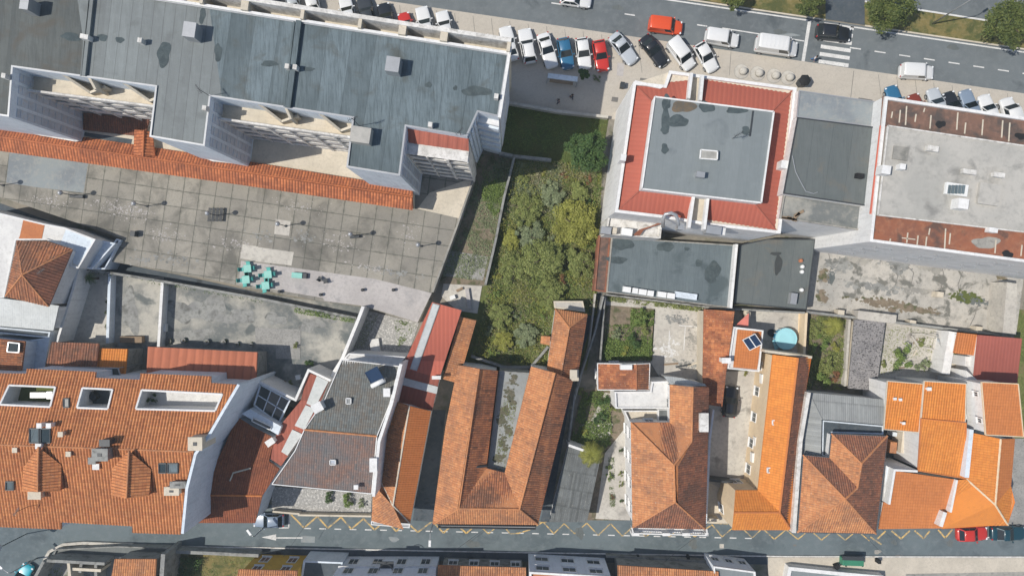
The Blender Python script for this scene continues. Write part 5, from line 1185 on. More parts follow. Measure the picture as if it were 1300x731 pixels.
for q, lab in ((((80, 466), (150, 467), (154, 480), (84, 474)), 'glazed grey canopy tucked between the brown lean-to and the huge roof'),):
    t = thing('glass_canopy', lab, 'canopy', W(110, 470, 0)); m = MB(); P_ = [W(x, y, 5.6) for x, y in q]; m.face(P_); m.build('pane', M['glass'], t); m = MB()
    for k in range(4): m.bar(P_[k], P_[(k + 1) % 4], .12, .12)
    for f in (.25, .5, .75): m.bar(P_[0].lerp(P_[1], f), P_[3].lerp(P_[2], f), .08, .1)
    for p in P_: m.bar(p, (p.x, p.y, 0), .1, .1)
    m.build('frame', M['metal'], t)
# white house with the hipped roof, far left
he, ha = 6.2, 8.0; AP = (28.6, 349, ha)
h5 = house('villa', 'white villa with hipped brown tile roof and painted roof terraces at the left edge', [
    [(22.6, 306.6, he), (60, 306.6, he), (92, 317, he), AP], [(92, 317, he), (62, 389, he), AP], [(62, 389, he), (7.5, 376, he), AP], [(7.5, 376, he), (22.6, 306.6, he), AP]], 'tile_brown', 'white', 0, amp=.07, roofs={2: 'tile_old_shade', 3: 'tile_old_shade', 0: 'tile_old_shade'}, ridge_mat='tile_worn', per=.36, win=False)  # east slope keeps the darkest tiles: its shade is in the colour
aerial(h5, 65, 345, 7, 9.0, .6)
def deckthing(name, label, pts, h, deck, wall='white', cat='terrace', base=0, par=.25): return flat(name, label, pts, h, base, wall, deck, par, .18, None, cat)
dt = deckthing('roof_terrace', 'white roof terrace with an orange tiled square wrapping the villa', [(-30, 262), (3, 271), (57, 284), (84, 289), (123, 304), (101, 341), (90, 338), (92, 316), (60, 305), (22, 305), (7, 378), (-30, 378)], 5.0, 'white_deck')
m = MB(); m.face([(p.x, p.y, 5.03) for p in ccw([W(x, y, 5.03) for x, y in ((30, 277), (57, 284), (53, 303), (23, 304), (25, 300))])]); m.build('tiled_square', M['terra_deck'], dt)
m = MB(); m.face([(p.x, p.y, 5.03) for p in ccw([W(x, y, 5.03) for x, y in ((84, 290.5), (122, 304), (102, 338), (93, 334), (92, 317), (76, 311))])]); m.build('pale_floor', M['bluewhite'], dt)
deckthing('low_annex', 'narrow pale blue flat annex on the street lane side of the villa', [(123.5, 304), (149, 309), (119, 342), (103, 338)], 3.2, 'bluewhite', 'bluewhite', par=.4)
deckthing('low_annex', 'second blue grey annex strip next to the slab terrace corner', [(149.5, 303), (155, 305), (135, 342), (121, 342)], 2.4, 'lane', 'bluewhite', par=.3)
house('veranda', 'plain white sheet roof directly below the villa tiles', [[(7, 379, 5.2), (75, 388, 5.2), (68, 419.5, 4.7), (-30, 411, 4.7), (-30, 375, 5.2)]], 'translucent', 'white', 0, 'veranda', win=False, amp=.01)
deckthing('dark_balcony', 'dark slatted balcony strip below the white sheet roof', [(-30, 412), (66, 421), (64, 429), (-30, 420)], 3.4, 'lane', 'bluewhite', par=.3)
deckthing('side_house', 'pale blue flat side wall house right of the old tile roof', [(33, 432), (64, 428), (57, 468), (28, 474)], 3.5, 'bluewhite', 'bluewhite', par=.1)
wallrun('garden_wall', 'long thin white wall running down beside the villa', [(99, 341), (93, 365), (72, 434)], 3.2, 0, .28, 'white')
wallrun('garden_wall', 'blue grey wall between the two left courtyards', [(139, 348), (136, 440)], 1.3, 0, .35, 'bluewhite'); wallrun('garden_wall', 'white wall with a blue side between the middle and the wide courtyard', [(206, 358), (201, 440)], 1.5, 0, .35, 'white')
wallrun('garden_wall', 'mossy low wall along the shaded lane above the courtyards', [(100, 340), (205, 357), (330, 379), (452, 404)], 1.6, 0, .3, 'grey_wall')
wallrun('garden_wall', 'thick white angled wall between the yard and the gravel court', [(461, 389), (455, 405), (434, 456), (424, 472), (419, 483)], 3.6, 0, .38, 'white')
deckthing('wall_terrace', 'narrow white panelled ledge at the top of the slate grey roof', [(443, 448), (515, 452.5), (508, 463), (436, 456)], 5.0, 'white_deck', 'white', par=.15)
# corridor house (7)
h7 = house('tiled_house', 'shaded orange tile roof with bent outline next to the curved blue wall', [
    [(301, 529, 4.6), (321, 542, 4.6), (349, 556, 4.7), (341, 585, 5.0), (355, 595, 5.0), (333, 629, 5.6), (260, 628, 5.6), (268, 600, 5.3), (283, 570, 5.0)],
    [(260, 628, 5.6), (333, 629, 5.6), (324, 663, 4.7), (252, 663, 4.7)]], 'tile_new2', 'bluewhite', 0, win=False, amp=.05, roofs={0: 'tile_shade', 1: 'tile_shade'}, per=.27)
chimney(h7, 343, 561, .9, .6, 4.5, 5.9, 'white', rot=.6)
m = MB(); m.tube([W(292, 610, 5.45), W(296, 600, 5.6), W(318, 594, 5.5)], .1, 6); m.build('pipe', M['tile_worn' if 0 else 'cream2'], h7)
gc = thing('glass_court', 'dark glazed roof grid over a small inner court', 'canopy', W(345, 515, 0)); P_ = [W(x, y, 4.2) for x, y in ((331, 488), (368, 507.5), (354, 537), (323, 514))]
m = MB(); m.face(P_); m.build('pane', M['glass'], gc); m = MB()
for k in range(4): m.bar(P_[k], P_[(k + 1) % 4], .2, .2)
for f in (.5,): m.bar(P_[0].lerp(P_[3], f), P_[1].lerp(P_[2], f), .12, .12)
for f in (.36, .7): m.bar(P_[0].lerp(P_[1], f), P_[3].lerp(P_[2], f), .12, .12)
m.build('frame', M['bluewhite'], gc); m = MB()
for p in P_: m.bar(p, (p.x, p.y, 0), .15, .15)
m.build('post', M['bluewhite'], gc)
wd_ = thing('dormer_box', 'pale blue glazed dormer box under the dark glass grid', 'dormer', W(330, 535, 0)); m = MB(); m.prism([(p.x, p.y) for p in ccw([W(x, y, 5.6) for x, y in ((307, 525), (317, 519), (357, 541), (353, 552))])], 2, 5.6); m.build('wall', M['bluewhite'], wd_)
skylight(wd_, [(322, 530, 5.6), (345, 541, 5.6), (343, 545, 5.6), (320, 534, 5.6)], 'glass', 'white', 'window', .06)
wallrun('parapet_wall', 'white zigzag parapet around the glass grid court', [(329, 484.5), (375, 507.5), (391.6, 469.7), (419.5, 483)], 5.2, 0, .28, 'white')
h8 = house('narrow_house', 'narrow red metal roof with a milky strip beside the slate grey roof', [
    [(391.6, 473, 4.8), (418, 483, 4.8), (406, 512, 4.8), (388, 545, 4.8), (357, 591, 4.8), (342, 581, 4.8), (354, 542, 4.8), (382, 508, 4.8)]], 'red_metal2', 'white', 0, win=False, amp=.02)
for q in (((402, 477), (417, 484), (400, 517), (389, 512)), ((388, 514), (400, 519), (386, 545), (374, 540)), ((371, 545), (384, 551), (365, 578), (357, 573))):
    m = MB(); m.prism([(p.x, p.y) for p in ccw([W(x, y, 4.98) for x, y in q])], 4.8, 4.98); m.build('translucent_strip', M['translucent'], h8)
# slate grey roof
A6, B6 = (386.7, 545, 9.6), (478.6, 553.4, 9.6)
h6 = house('grey_roofed_house', 'house with slate grey and brownish tile roof and tall white side wall', [
    [(434.3, 456.6, 8.2), (506.5, 464.8, 8.2), (495, 512, 8.9), B6, A6, (413, 506, 8.9)],
    [A6, B6, (472, 626, 8.2), (345.7, 614, 8.2), (375, 571.5, 9.0)]], 'tile_grey', 'white', 0, roofs={1: 'tile_greybrown'}, trim='white', ridge_mat='tile_worn', amp=.035, win=False)
wall_windows(h6, W(345.7, 615, 8.2), W(472, 628, 8.2), 0, 8, facing=False)
chimney(h6, 403, 517, 1.0, .9, 8, 10.4, 'white', rot=.5); chimney(h6, 491, 498, .6, .8, 8, 9.8, 'white'); chimney(h6, 474, 590, .7, 1.4, 8, 10, 'white'); chimney(h6, 452, 618, .35, .35, 8, 9.2, 'white')
sk(h6, 440, 505, 446, 512, lambda x, y: 9.0, mat='grey_sheet', frame='metal'); sk(h6, 419.5, 583, 426.5, 589, lambda x, y: 9.0, mat='panel', frame='metal')
wallrun('parapet_wall', 'tall white wall rising along the right of the slate grey roof', [(509, 462), (497, 512), (481, 560), (474, 630)], 9.7, 0, .35, 'white')
hs = thing('solar_water_heater', 'tilted blue solar water heater with white tank on the slate grey roof', 'solar heater', W(477, 480, 8.6)); m = MB()
q = [W(463.5, 473, 9.3), W(478.5, 465, 10.2), W(487.5, 481, 10.2), W(471.5, 487, 9.3)]; 
m.face([q[0], q[1], q[2], q[3]]); m.face([p - Vector((0, 0, .08)) for p in q]); 
for i in range(4): m.bar(q[i], q[(i + 1) % 4], .08, .1)
m.bar(q[0].lerp(q[3], .5), q[1].lerp(q[2], .5), .1, .12); m.build('collector', M['glass_blue'], hs)
m = MB(); m.tube([W(472, 490, 9.6), W(488, 482, 10.0)], .28, 12); m.build('tank', M['white_paint'], hs, smooth=True); m = MB()
for p in q: m.bar(p, (p.x, p.y, 8.4), .07, .07)
m.build('stand', M['metal'], hs)
wallrun('street_wall', 'low white street wall in front of the gravel garden', [(346, 649), (379, 652), (379, 653.5), (471, 655)], 1.0, 0, .22, 'cream2')
# red metal roof with strips (9)
h9 = house('workshop', 'red metal roof crossed by two milky light strips', [
    [(548.7, 383.4, 4.9), (586, 393.8, 4.9), (558, 479.5, 4.9), (511, 467, 4.9), (514, 458, 4.9)], [(511, 467, 4.9), (558, 479.5, 4.9), (548.7, 521, 4.6), (499, 508, 4.6)]], 'red_metal2', 'white', 0, win=False, roofs={0: 'red_metal'}, ridge=False, amp=.02)
for q in (((549.5, 385, 5.08), (558, 387.5, 5.08), (529, 470.5, 5.08), (520.5, 468, 5.08)), ((512.5, 479.5, 5.02), (555.5, 491, 5.02), (554, 499.5, 4.98), (510.5, 488, 4.98))):
    m = MB(); m.face([W(*p) for p in q]); P_ = [W(*p) for p in q]
    for i in range(4): m.bar(P_[i] - Vector((0, 0, .08)), P_[(i + 1) % 4] - Vector((0, 0, .08)), .06, .16)
    m.build('translucent_strip', M['translucent'], h9)
chimney(h9, 554, 479, .9, .25, 4, 5.6, 'white')
house('tiled_annex', 'slim orange tile roof squeezed between the red metal roof and the wild garden', [[(583.8, 401.6, 4.2), (604.6, 406.8, 3.8), (589, 461, 3.8), (581, 462, 3.9), (577, 485, 3.9), (562, 481, 4.2), (569, 455, 4.2)]], 'tile_worn', 'white', 0, 'annex', win=False)
h11 = house('street_house', 'slender orange tile house with hipped street end and white cornice', [
    [(499, 508, 5.2), (520, 515, 6.8), (499, 641, 6.8), (482, 607, 5.3), (491.5, 541, 5.2)], [(520, 515, 6.8), (547, 521.6, 5.2), (520, 663, 5.2), (499, 641, 6.8)], [(482, 607, 5.3), (499, 641, 6.8), (520, 663, 5.2), (472, 660.5, 5.2)]], 'tile_worn', 'white', 0, ridge_mat='cream2', roofs={1: 'tile_new2'}, win=False)
flat('cornice', 'white projecting cornice ledge on the street end of the slender orange house', [(471.5, 660.5), (521, 664), (520, 669.5), (471, 665.5)], 5.0, 4.4, 'white', 'metal', .12, .12, cat='cornice')
# U shaped building
e2, r2 = 5.8, 7.8
h12 = house('courtyard_building', 'U shaped building with weathered orange tiles around a lichened grey roof', [
    [(584, 463, e2), (608.5, 468, r2), (582.5, 645, r2), (551, 664, e2), (566, 541, e2)], [(608.5, 468, r2), (632, 470.5, e2), (617.6, 594, e2), (582.5, 645, r2)],
    [(617.6, 594, e2), (641, 600, e2), (659.5, 646, r2), (582.5, 645, r2)], [(582.5, 645, r2), (659.5, 646, r2), (683, 665, e2), (551, 664, e2)],
    [(674, 465, e2), (704.5, 473, r2), (659.5, 646, r2), (641, 600, e2)], [(704.5, 473, r2), (727, 483, e2), (713, 541, e2), (683, 665, e2), (659.5, 646, r2)]], 'tile_worn', 'white', 0, roofs={1: 'tile_old_shade', 5: 'tile_old_shade', 2: 'tile_old_shade'}, ridge_mat='tile_worn', win=False)  # inner, north and outer slopes get darker tiles as painted shade
for q in (((590, 588, 6.7), (606, 592, 6.6), (618, 591, 6.0)),):
    m = MB(); m.tube([W(*p) for p in q], .16, 6); m.build('flashing', M['dark_metal'], h12)
chimney(h12, 728, 475, .7, .9, 4, 6.6, 'cream2'); chimney(h12, 712, 503, .4, .4, 5, 6.8, 'cream2') if 0 else None
flat('inner_roof', 'lichened grey fibre roof inside the U shaped building', [(634, 470.5), (672, 473), (656, 545), (641, 598), (619, 593)], 4.6, 0, 'grey_wall', 'inner_grey', .1, .1, cat='roof')
flat('cornice', 'thin dark balcony rail strip under the street eave of the U shaped building', [(556, 665), (681, 666.5), (680, 671), (556, 669)], 5.2, 5.0, 'dark_metal', 'metal', .3, .1, cat='balcony')
h13 = house('garden_house', 'orange tile wing with hipped end at the corner of the wild garden', [
    [(705, 392.5, 5), (745, 399, 5), (722.6, 416, 6.5)], [(705, 392.5, 5), (722.6, 416, 6.5), (711.5, 478, 6.5), (694.6, 468, 5)], [(745, 399, 5), (735, 468, 5), (729.7, 482, 5), (711.5, 478, 6.5), (722.6, 416, 6.5)]], 'tile_worn', 'white', 0, roofs={2: 'tile_old_shade'}, win=False)  # east slope's dimness is painted with a darker tile
chimney(h13, 729.5, 476, .8, 1.2, 4, 5.9, 'cream2')
house('lean_to', 'tiny terracotta lean-to at the left foot of the garden wing', [[(687, 426, 2.8), (699, 427, 3.0), (698, 438, 3.0), (686, 436, 2.8)]], 'tile_worn', 'white', 0, 'shed', win=False)
deckthing('stone_porch', 'pale stone porch roof at the head of the garden wing', [(703, 382), (740, 382), (743, 396), (704, 391)], 2.2, 'concrete_light', 'cream2', par=.05)
house('shed', 'low grey corrugated shed between the dark alley and the front garden', [[(722, 566, 3.0), (762, 582, 3.0), (745, 662, 2.6), (697, 662, 2.6)]], 'dark_sheet', 'white', 0, 'shed', win=False, amp=.012)
wallrun('garden_wall', 'white end wall of the low grey shed', [(722, 565), (745, 573)], 3.3, 0, .3, 'white'); wallrun('garden_wall', 'long narrow dark wall beside the alley', [(766, 376), (756, 420), (730, 500), (722, 562)], 1.8, 0, .22, 'grey_wall')
wallrun('garden_wall', 'second thin grey wall along the alley path', [(756, 373), (748, 440), (726, 520)], 1.2, 0, .18, 'concrete_light')
# the white hip house (15) and its annexes
e3, r3_, r4 = 6.4, 9.0, 8.2
h15 = house('white_house', 'white house with large brown hipped tile roof and street balcony', [
    [(801, 536, e3), (855.6, 590.4, r3_), (857, 636.6, r3_), (803, 669, e3)], [(803, 669, e3), (857, 636.6, r3_), (895, 671, e3)],
    [(879.5, 491, r4), (896.6, 491, e3), (895, 671, e3), (857, 636.6, r3_), (855.6, 590.4, r3_), (877.8, 560.3, r4)],
    [(801, 536, e3), (850.4, 536, e3), (877.8, 560.3, r4), (855.6, 590.4, r3_)], [(850.4, 488, e3), (879.5, 491, r4), (877.8, 560.3, r4), (850.4, 536, e3)]], 'tile_worn', 'white', 0, roofs={1: 'tile_rust_shade', 2: 'tile_rust_shade', 3: 'tile_old_shade'}, ridge_mat='tile_worn')  # all but the west-facing slopes browner: shade put into the tile colour
chimney(h15, 893.5, 536, .9, 2.0, 5, 8.2, 'white_dirty')
bal = thing('balcony', 'white street balcony with three bulging railings under the brown hip roof', 'balcony', W(850, 680, 0)); m = MB(); P_ = ccw([W(x, y, 3.4) for x, y in ((802, 668), (897, 671), (897, 677.5), (806, 674.5))]); m.prism([(p.x, p.y) for p in P_], 3.2, 3.4); m.build('slab', M['white'], bal)
m = MB(); a, b = W(804, 676.5, 4.4), W(898, 679, 4.4); m.bar(a, b, .14, .14); m.bar(a - Vector((0, 0, .95)), b - Vector((0, 0, .95)), .22, .2)
for i in range(33): p = a.lerp(b, i / 32); m.bar(p, p - Vector((0, 0, .9)), .05, .05)
for p, q in ((a, W(802, 669, 4.4)), (b, W(897, 671, 4.4))): m.bar(p, q, .14, .14); m.bar(p - Vector((0, 0, .4)), q - Vector((0, 0, .4)), .05, .8)
m.build('railing', M['white'], bal)
for x in (806, 845, 870, 896): 
    m = MB(); c = W(x, 676.5, 4); m.box((c.x, c.y, 3.7), (.9 if x != 896 else .4, .35, 1.5)); m.build('pier', M['white'], bal)
house('small_tiled_house', 'small square orange tile roof beside the vegetable beds', [[(758.5, 461, 3.7), (807.7, 462, 4.7), (808, 494.7, 4.7), (758.8, 494.5, 3.7)], [(807.7, 462, 4.7), (824.8, 461, 3.7), (823.5, 494.7, 3.7), (808, 494.7, 4.7)]], 'tile_moss', 'white', 0, trim='white', win=True, roofs={1: 'tile_old_shade'}, ridge_mat='tile_old_shade')  # east slope in a darker tile to paint its shade
cb = W(795, 466, 5.0); m = MB(); m.box((cb.x, cb.y, 4.6), (1.4, .6, 1.0)); tagit(m.build('water_box', M['white_paint']), 'white box standing on the small square orange roof', 'box')
flat('white_flat_roof', 'clean white flat roof linking the small tile roof to the brown hip house', [(780, 496.5), (825, 496), (827, 484), (853.8, 482.7), (851, 518), (781, 518)], 4.0, 0, 'white', 'white_deck', .25, .18, cat='roof')
flat('balcony_deck', 'cream balcony deck on the north side of the brown hip house', [(791, 520), (835, 520), (835, 533), (797, 533)], 3.0, 0, 'white', 'cream2', .5, .15, cat='balcony'); flat('grey_porch', 'small square grey porch roof in the notch of the brown hip house', [(835.5, 519), (850, 519), (850, 534.5), (835.5, 534.5)], 3.9, 0, 'white', 'dark_sheet', .1, .1, cat='porch')
house('grey_lean_to', 'bluish grey lean-to roof at the top of the brown hip house', [[(842, 477, 4.3), (864, 480, 4.3), (895, 487, 4.9), (897, 490, 5.0), (851, 488, 5.0)]], 'translucent', 'white', 0, 'lean-to', win=False, amp=.01)
h17 = house('long_shed', 'long weathered terracotta roof running between two concrete yards', [[(893.4, 392.5, 3.8), (932.4, 395, 4.4), (930, 414, 4.4), (922, 471.7, 4.4), (916.8, 516, 4.4), (896, 513, 3.8), (892, 480, 3.8)]], 'tile_moss', 'cream2', 0, 'shed', win=False, amp=.05)
chimney(h17, 922, 457.5, .9, .5, 3, 5.6, 'white')
h18 = flat('solar_house', 'square flat roofed house with orange deck, white rim and two solar panels', [(931, 414.6), (968.7, 419), (963.5, 471.7), (923.3, 467.8)], 4.4, 0, 'white', 'white_deck', .2, .15, cat='house', win=False)
m = MB(); corrugate(m, [W(x, y, 4.42) for x, y in ((936, 418), (966.5, 421), (961.5, 469), (930.5, 466))], (), .3, .02, flatdir=(0.1, 1, 0)); m.build('tile_deck', M['tile_new2'], h18)
sp = thing('solar_array', 'pair of tilted dark blue solar panels on the orange deck', 'solar panel', W(955, 434, 4.5))
def pt4(a, b, c, d, f): return [Vector(a).lerp(Vector(b), f)] 
Q = [W(942.8, 431.5, 4.8), W(958.4, 423.7, 5.5), W(967.4, 436.7, 5.5), W(951.8, 444.5, 4.8)]
for f0, f1 in ((0, .49), (.51, 1)):
    q = [Q[0].lerp(Q[1], f0), Q[0].lerp(Q[1], f1), Q[3].lerp(Q[2], f1), Q[3].lerp(Q[2], f0)]; m = MB()
    for i in range(4): m.bar(q[i], q[(i + 1) % 4], .07, .08)
    o = m.build('panel_frame', M['white_paint'], sp); m = MB(); m.face(q); m.build('pane', M['glass_blue'], o)
m = MB()
for p in Q: m.bar(p, (p.x, p.y, 4.4), .06, .06)
m.build('stand', M['metal'], sp)
pt_ = thing('awning', 'coral triangular cloth awning stretched above the yard corner', 'awning', W(945, 410, 0)); m = MB(); T_ = [W(933.5, 413, 3.0), W(950.8, 397.3, 2.6), W(950, 414.6, 3.0)]; m.face(T_); m.face([p - Vector((0, 0, .03)) for p in T_]); m.build('cloth', M['coral'], pt_); m = MB()
for p in T_: m.tube([p, (p.x, p.y, 0)], .04, 6)
m.build('pole', M['metal'], pt_)
m = MB(); c = W(943.5, 396, 0); m.lathe((c.x, c.y, 0), [(.35, 0), (.38, 1.2), (.3, 1.45), (.05, 1.55)], 16); tagit(m.build('water_butt', M['cream2']), 'round pale water butt above the coral awning', 'water butt')
wallrun('garden_wall', 'white wall stub between the coral awning and the pool court', [(952, 396), (950, 415)], 2.2, 0, .2, 'cream2')
pl = thing('swimming_pool', 'round above ground pool with pale blue cover behind the long yellow house', 'pool', W(998, 430, 0)); c = W(998, 430, 1.1); m = MB(); m.lathe((c.x, c.y, 0), [(1.28, 0), (1.32, .3), (1.3, 1.1)], 32); m.build('wall', M['pool_rim'], pl, smooth=False)
m = MB(); m.lathe((c.x, c.y, 1.1), [(1.3, 0), (1.3, .05), (.9, .1), (.2, .08)], 32); m.build('cover', M['pool'], pl)
m = MB(); m.tube([(c.x + 1.32 * math.cos(i * .2618), c.y + 1.32 * math.sin(i * .2618), 1.14) for i in range(25)], .06, 6, False); m.build('rim', M['pool'], pl)
m = MB()
for i in range(12): a = i * .5236; m.bar((c.x + 1.4 * math.cos(a), c.y + 1.4 * math.sin(a), 0), (c.x + 1.36 * math.cos(a), c.y + 1.36 * math.sin(a), 1.1), .07, .07)
m.build('brace', M['white_paint'], pl)
m = MB(); c2 = W(987, 437, .8); m.box((c2.x, c2.y, .5), (.8, 1.2, .06), .3)
for i in range(4): m.box((c2.x + .12, c2.y - .45 + .3 * i, .25 + .22 * i), (.6, .1, .05), .3)
m.bar((c2.x - .35, c2.y, 0), (c2.x + .3, c2.y + .1, 1.3), .06, .06); m.bar((c2.x + .35, c2.y - .3, 0), (c2.x + .5, c2.y + .1, 1.3), .06, .06); tagit(m.build('pool_steps', M['pool']), 'light blue ladder leaning at the side of the round pool', 'ladder')
m = MB(); c3 = W(980, 422.5, .4); m.lathe((c3.x, c3.y, 0), [(.45, 0), (.5, .35), (.42, .38), (.4, .12)], 18); tagit(m.build('paddling_tub', M['dark_metal']), 'dark round tub next to the round pool', 'tub')
wallrun('garden_wall', 'cream wall between the pool court and the overgrown garden', [(1024, 397), (1021, 450)], 1.8, 0, .3, 'cream')
# long yellow house
e4, r5 = 5.6, 7.3
h19 = house('yellow_house', 'long L shaped cream house with bright smooth orange roof', [
    [(981, 450, e4), (1013, 454, r5), (989.5, 650, r5), (962, 622, e4)], [(1013, 454, r5), (1030, 453, e4), (1015.5, 541, e4), (1003.8, 672, e4), (989.5, 650, r5)],
    [(934, 622, e4), (962, 622, e4), (989.5, 650, r5), (932, 650, r5)], [(932, 650, r5), (989.5, 650, r5), (1003.8, 672, e4), (929.8, 672, e4)]], 'tile_new', 'cream', 0, roofs={1: 'tile_rust_shade'}, ridge_mat='tile_new2', amp=.02, ov=.1)  # east slope brown instead of orange: shade carried by the tile colour
sk(h19, 980, 533, 991, 538.5, lambda x, y: 6.0, mat='metal', frame='white'); sk(h19, 973.5, 593, 983, 599, lambda x, y: 6.1, mat='metal', frame='white')
wallrun('parapet_wall', 'white capping wall at the top end of the long cream house', [(971, 445.5), (1031, 453.5)], 6.0, 0, .3, 'cream2')
for x, y in ((972, 480), (969, 481), (961, 561), (957, 581)):
    m = MB(); pxbox(m, x - 2, y - 6, x + 2, y + 6, 2.2, 3.0, 0); m.build('shutter_box', M['white_paint'], h19)
wallrun('garden_wall', 'dark topped wall with gate across the yard beside the long cream house', [(899, 609), (925, 612), (962, 617)], 2.0, 0, .3, 'dark_metal'); wallrun('garden_wall', 'white and dark wall along the right of the brown hip house', [(906, 520), (901, 560), (899, 609), (896, 664)], 2.4, 0, .25, 'bluewhite')
wallrun('street_wall', 'low cream street wall left of the long cream house', [(896, 659), (913, 660)], 1.6, 0, .3, 'cream2')
wallrun('parapet_wall', 'pale strip wall between the bright orange roof and the brown speckled roof', [(1027, 498), (1016.5, 560), (1008, 676)], 6.5, 0, .45, 'white_dirty')
h20g = house('grey_house', 'L shaped grey fibre cement roof above the brown speckled one', [[(1026, 498, 5), (1123, 507, 5), (1121, 539, 5.6), (1043, 532, 5.6)], [(1026, 498, 5), (1043, 532, 5.6), (1042, 577, 5.6), (1017, 576, 5)]], 'grey_sheet', 'white', 0, win=False, amp=.02)
flat('grey_gutter', 'blue grey flat gutter roof between the grey and brown roofs', [(1044, 533), (1121, 540), (1121, 551), (1056, 549), (1052, 579), (1043, 578)], 5.0, 0, 'bluewhite', 'lane', .1, .15, cat='roof')
e5, r6, r7 = 6.5, 9.1, 8.3
h20 = house('speckled_roof_house', 'house with rusty brown hipped roof speckled with pale lichen', [
    [(1019, 577, e5), (1072.7, 633, r6), (1012, 675, e5)], [(1012, 675, e5), (1072.7, 633, r6), (1111.6, 677, e5)], [(1126, 553, e5), (1111.6, 677, e5), (1072.7, 633, r6), (1088, 619, r7), (1093.4, 588, r7)],
    [(1019, 577, e5), (1052, 580, e5), (1088, 619, r7), (1072.7, 633, r6)], [(1055, 550, e5), (1093.4, 588, r7), (1088, 619, r7), (1052, 580, e5)], [(1055, 550, e5), (1126, 553, e5), (1093.4, 588, r7)]], 'tile_worn', 'white', 0, roofs={0: 'tile_worn', 1: 'tile_worn', 2: 'tile_rust_shade', 3: 'tile_rust_shade', 4: 'tile_worn', 5: 'tile_rust_shade'}, win=False, trim='lane', ridge_mat='tile_worn')  # browner tiles on the north and east slopes paint their shade
house('old_shed', 'long shed with crumbling grey lichened roof between two gardens', [[(1084.3, 405.5, 1.7), (1123.8, 408, 1.4), (1111.6, 496.4, 1.4), (1076.5, 492.5, 1.7)]], 'rock_sheet', 'cream2', 0, 'shed', win=False, amp=.04)
wallrun('garden_wall', 'narrow pale stone wall along the left side of the crumbling shed', [(1079, 405), (1073, 490)], 1.0, 0, .3, 'concrete_light')
# the orange group on the right
o1 = house('orange_house', 'fresh orange tile roof next to the crumbling grey shed', [[(1126, 483.4, 6.2), (1171.4, 487, 6.2), (1166, 548.4, 5.5), (1121.5, 544.5, 5.5)]], 'tile_new', 'white', 0, win=False, trim='cream2')
for x, y in ((1136, 506), (1143, 507), (1147, 537)): chimney(o1, x, y, .2, .15, 5, 6.3, 'white')
o2 = house('orange_house', 'ribbed fresh orange roof in the middle of the orange group', [[(1172.7, 483.4, 6.6), (1226, 486.8, 6.6), (1224.7, 535.4, 6.2), (1168.8, 531.5, 6.2)]], 'tile_new', 'white', 0, win=False, trim='cream2', amp=.05)
chimney(o2, 1179.5, 493.5, .35, .25, 6, 7.0, 'white')
o3 = house('orange_house', 'large plain orange roof below the ribbed one', [[(1169, 531, 6.4), (1226, 536.5, 6.4), (1225, 607, 5.8), (1165, 597, 5.8)]], 'tile_new', 'white', 0, win=False, trim='tile_new2', amp=.03)
o4 = house('terracotta_house', 'smooth terracotta roof reaching the street with white side edges', [[(1136, 597, 5.8), (1215.6, 608.6, 5.8), (1196, 669.6, 5.0), (1115.5, 671, 5.0), (1122, 637, 5.4), (1129, 637, 5.4)]], 'tile_new2', 'white', 0, win=False, amp=.015)
wallrun('parapet_wall', 'white upstand along the left edge of the smooth terracotta roof', [(1165, 598), (1136, 596.5), (1129, 640)], 6.2, 0, .25, 'white'); wallrun('parapet_wall', 'white upstand between the terracotta and the last orange roof', [(1215, 609), (1207, 650)], 6.2, 0, .25, 'white'); wallrun('gable_wall', 'short white chimney wall at the street edge of the orange roofs', [(1200, 650), (1194.5, 668)], 6.2, 0, .45, 'white')
e6, r8 = 5.6, 6.4
o5 = house('orange_house', 'L shaped orange roof with dark stains on the right street corner', [
    [(1234, 549, e6), (1270, 556.6, r8), (1263, 640, r8), (1226, 607, e6)], [(1270, 556.6, r8), (1288, 556.6, e6), (1283, 616.4, e6), (1263, 640, r8)], [(1226, 607, e6), (1263, 640, r8), (1279, 665.7, e6 - .3), (1196, 671, e6 - .8), (1215.6, 608.6, e6)], [(1263, 640, r8), (1283, 616.4, e6), (1288.3, 637, e6 - .1), (1279, 665.7, e6 - .3)]], 'tile_new', 'white', 0, win=False, roofs={1: 'tile_new2'}, ridge_mat='cream', amp=.03)
wallrun('gable_wall', 'grey white gable wall between two orange roofs', [(1233.5, 545), (1227.5, 606)], 6.8, 0, .5, 'bluewhite')
o6 = house('orange_house', 'tall orange roofed house above a windowed white side wall', [[(1245.5, 484.7, 8.8), (1292, 487, 8.8), (1298.7, 554, 8.2), (1250.7, 551.4, 8.2)]], 'tile_new2', 'white', 0, win=False, trim='cream', amp=.02)
A_, B_ = W(1245.5, 484.7, 8.8), W(1250.7, 551.4, 8.2); wall_windows(o6, A_, B_, 3.2, 8.6, facing=False, rows=2, pitch=2.2, ww=.45, hh=.6)
house('dark_red_house', 'square dark red sheet roof at the right above the orange group', [[(1241.6, 425, 4.2), (1297.4, 429.6, 4.2), (1291, 487, 4.0), (1235.6, 482, 4.0)]], 'dark_red', 'white', 0, win=False, amp=.015)
house('small_annex', 'small orange tile annex beside the dark red sheet roof', [[(1215.6, 421.8, 3.6), (1240, 424.4, 3.6), (1236, 451, 3.3), (1210.4, 448, 3.3)]], 'tile_new2', 'white', 0, 'annex', win=False)
wallrun('garden_wall', 'broad white wall left of the small orange annex', [(1210, 421), (1200.5, 475)], 2.6, 0, 1.0, 'white')
flat('white_shed', 'little white flat shed between the annex and the dark red roof', [(1225, 452), (1236, 453), (1234, 465), (1224, 464)], 2.8, 0, 'white', 'white_deck', .1, .1, cat='shed'); 
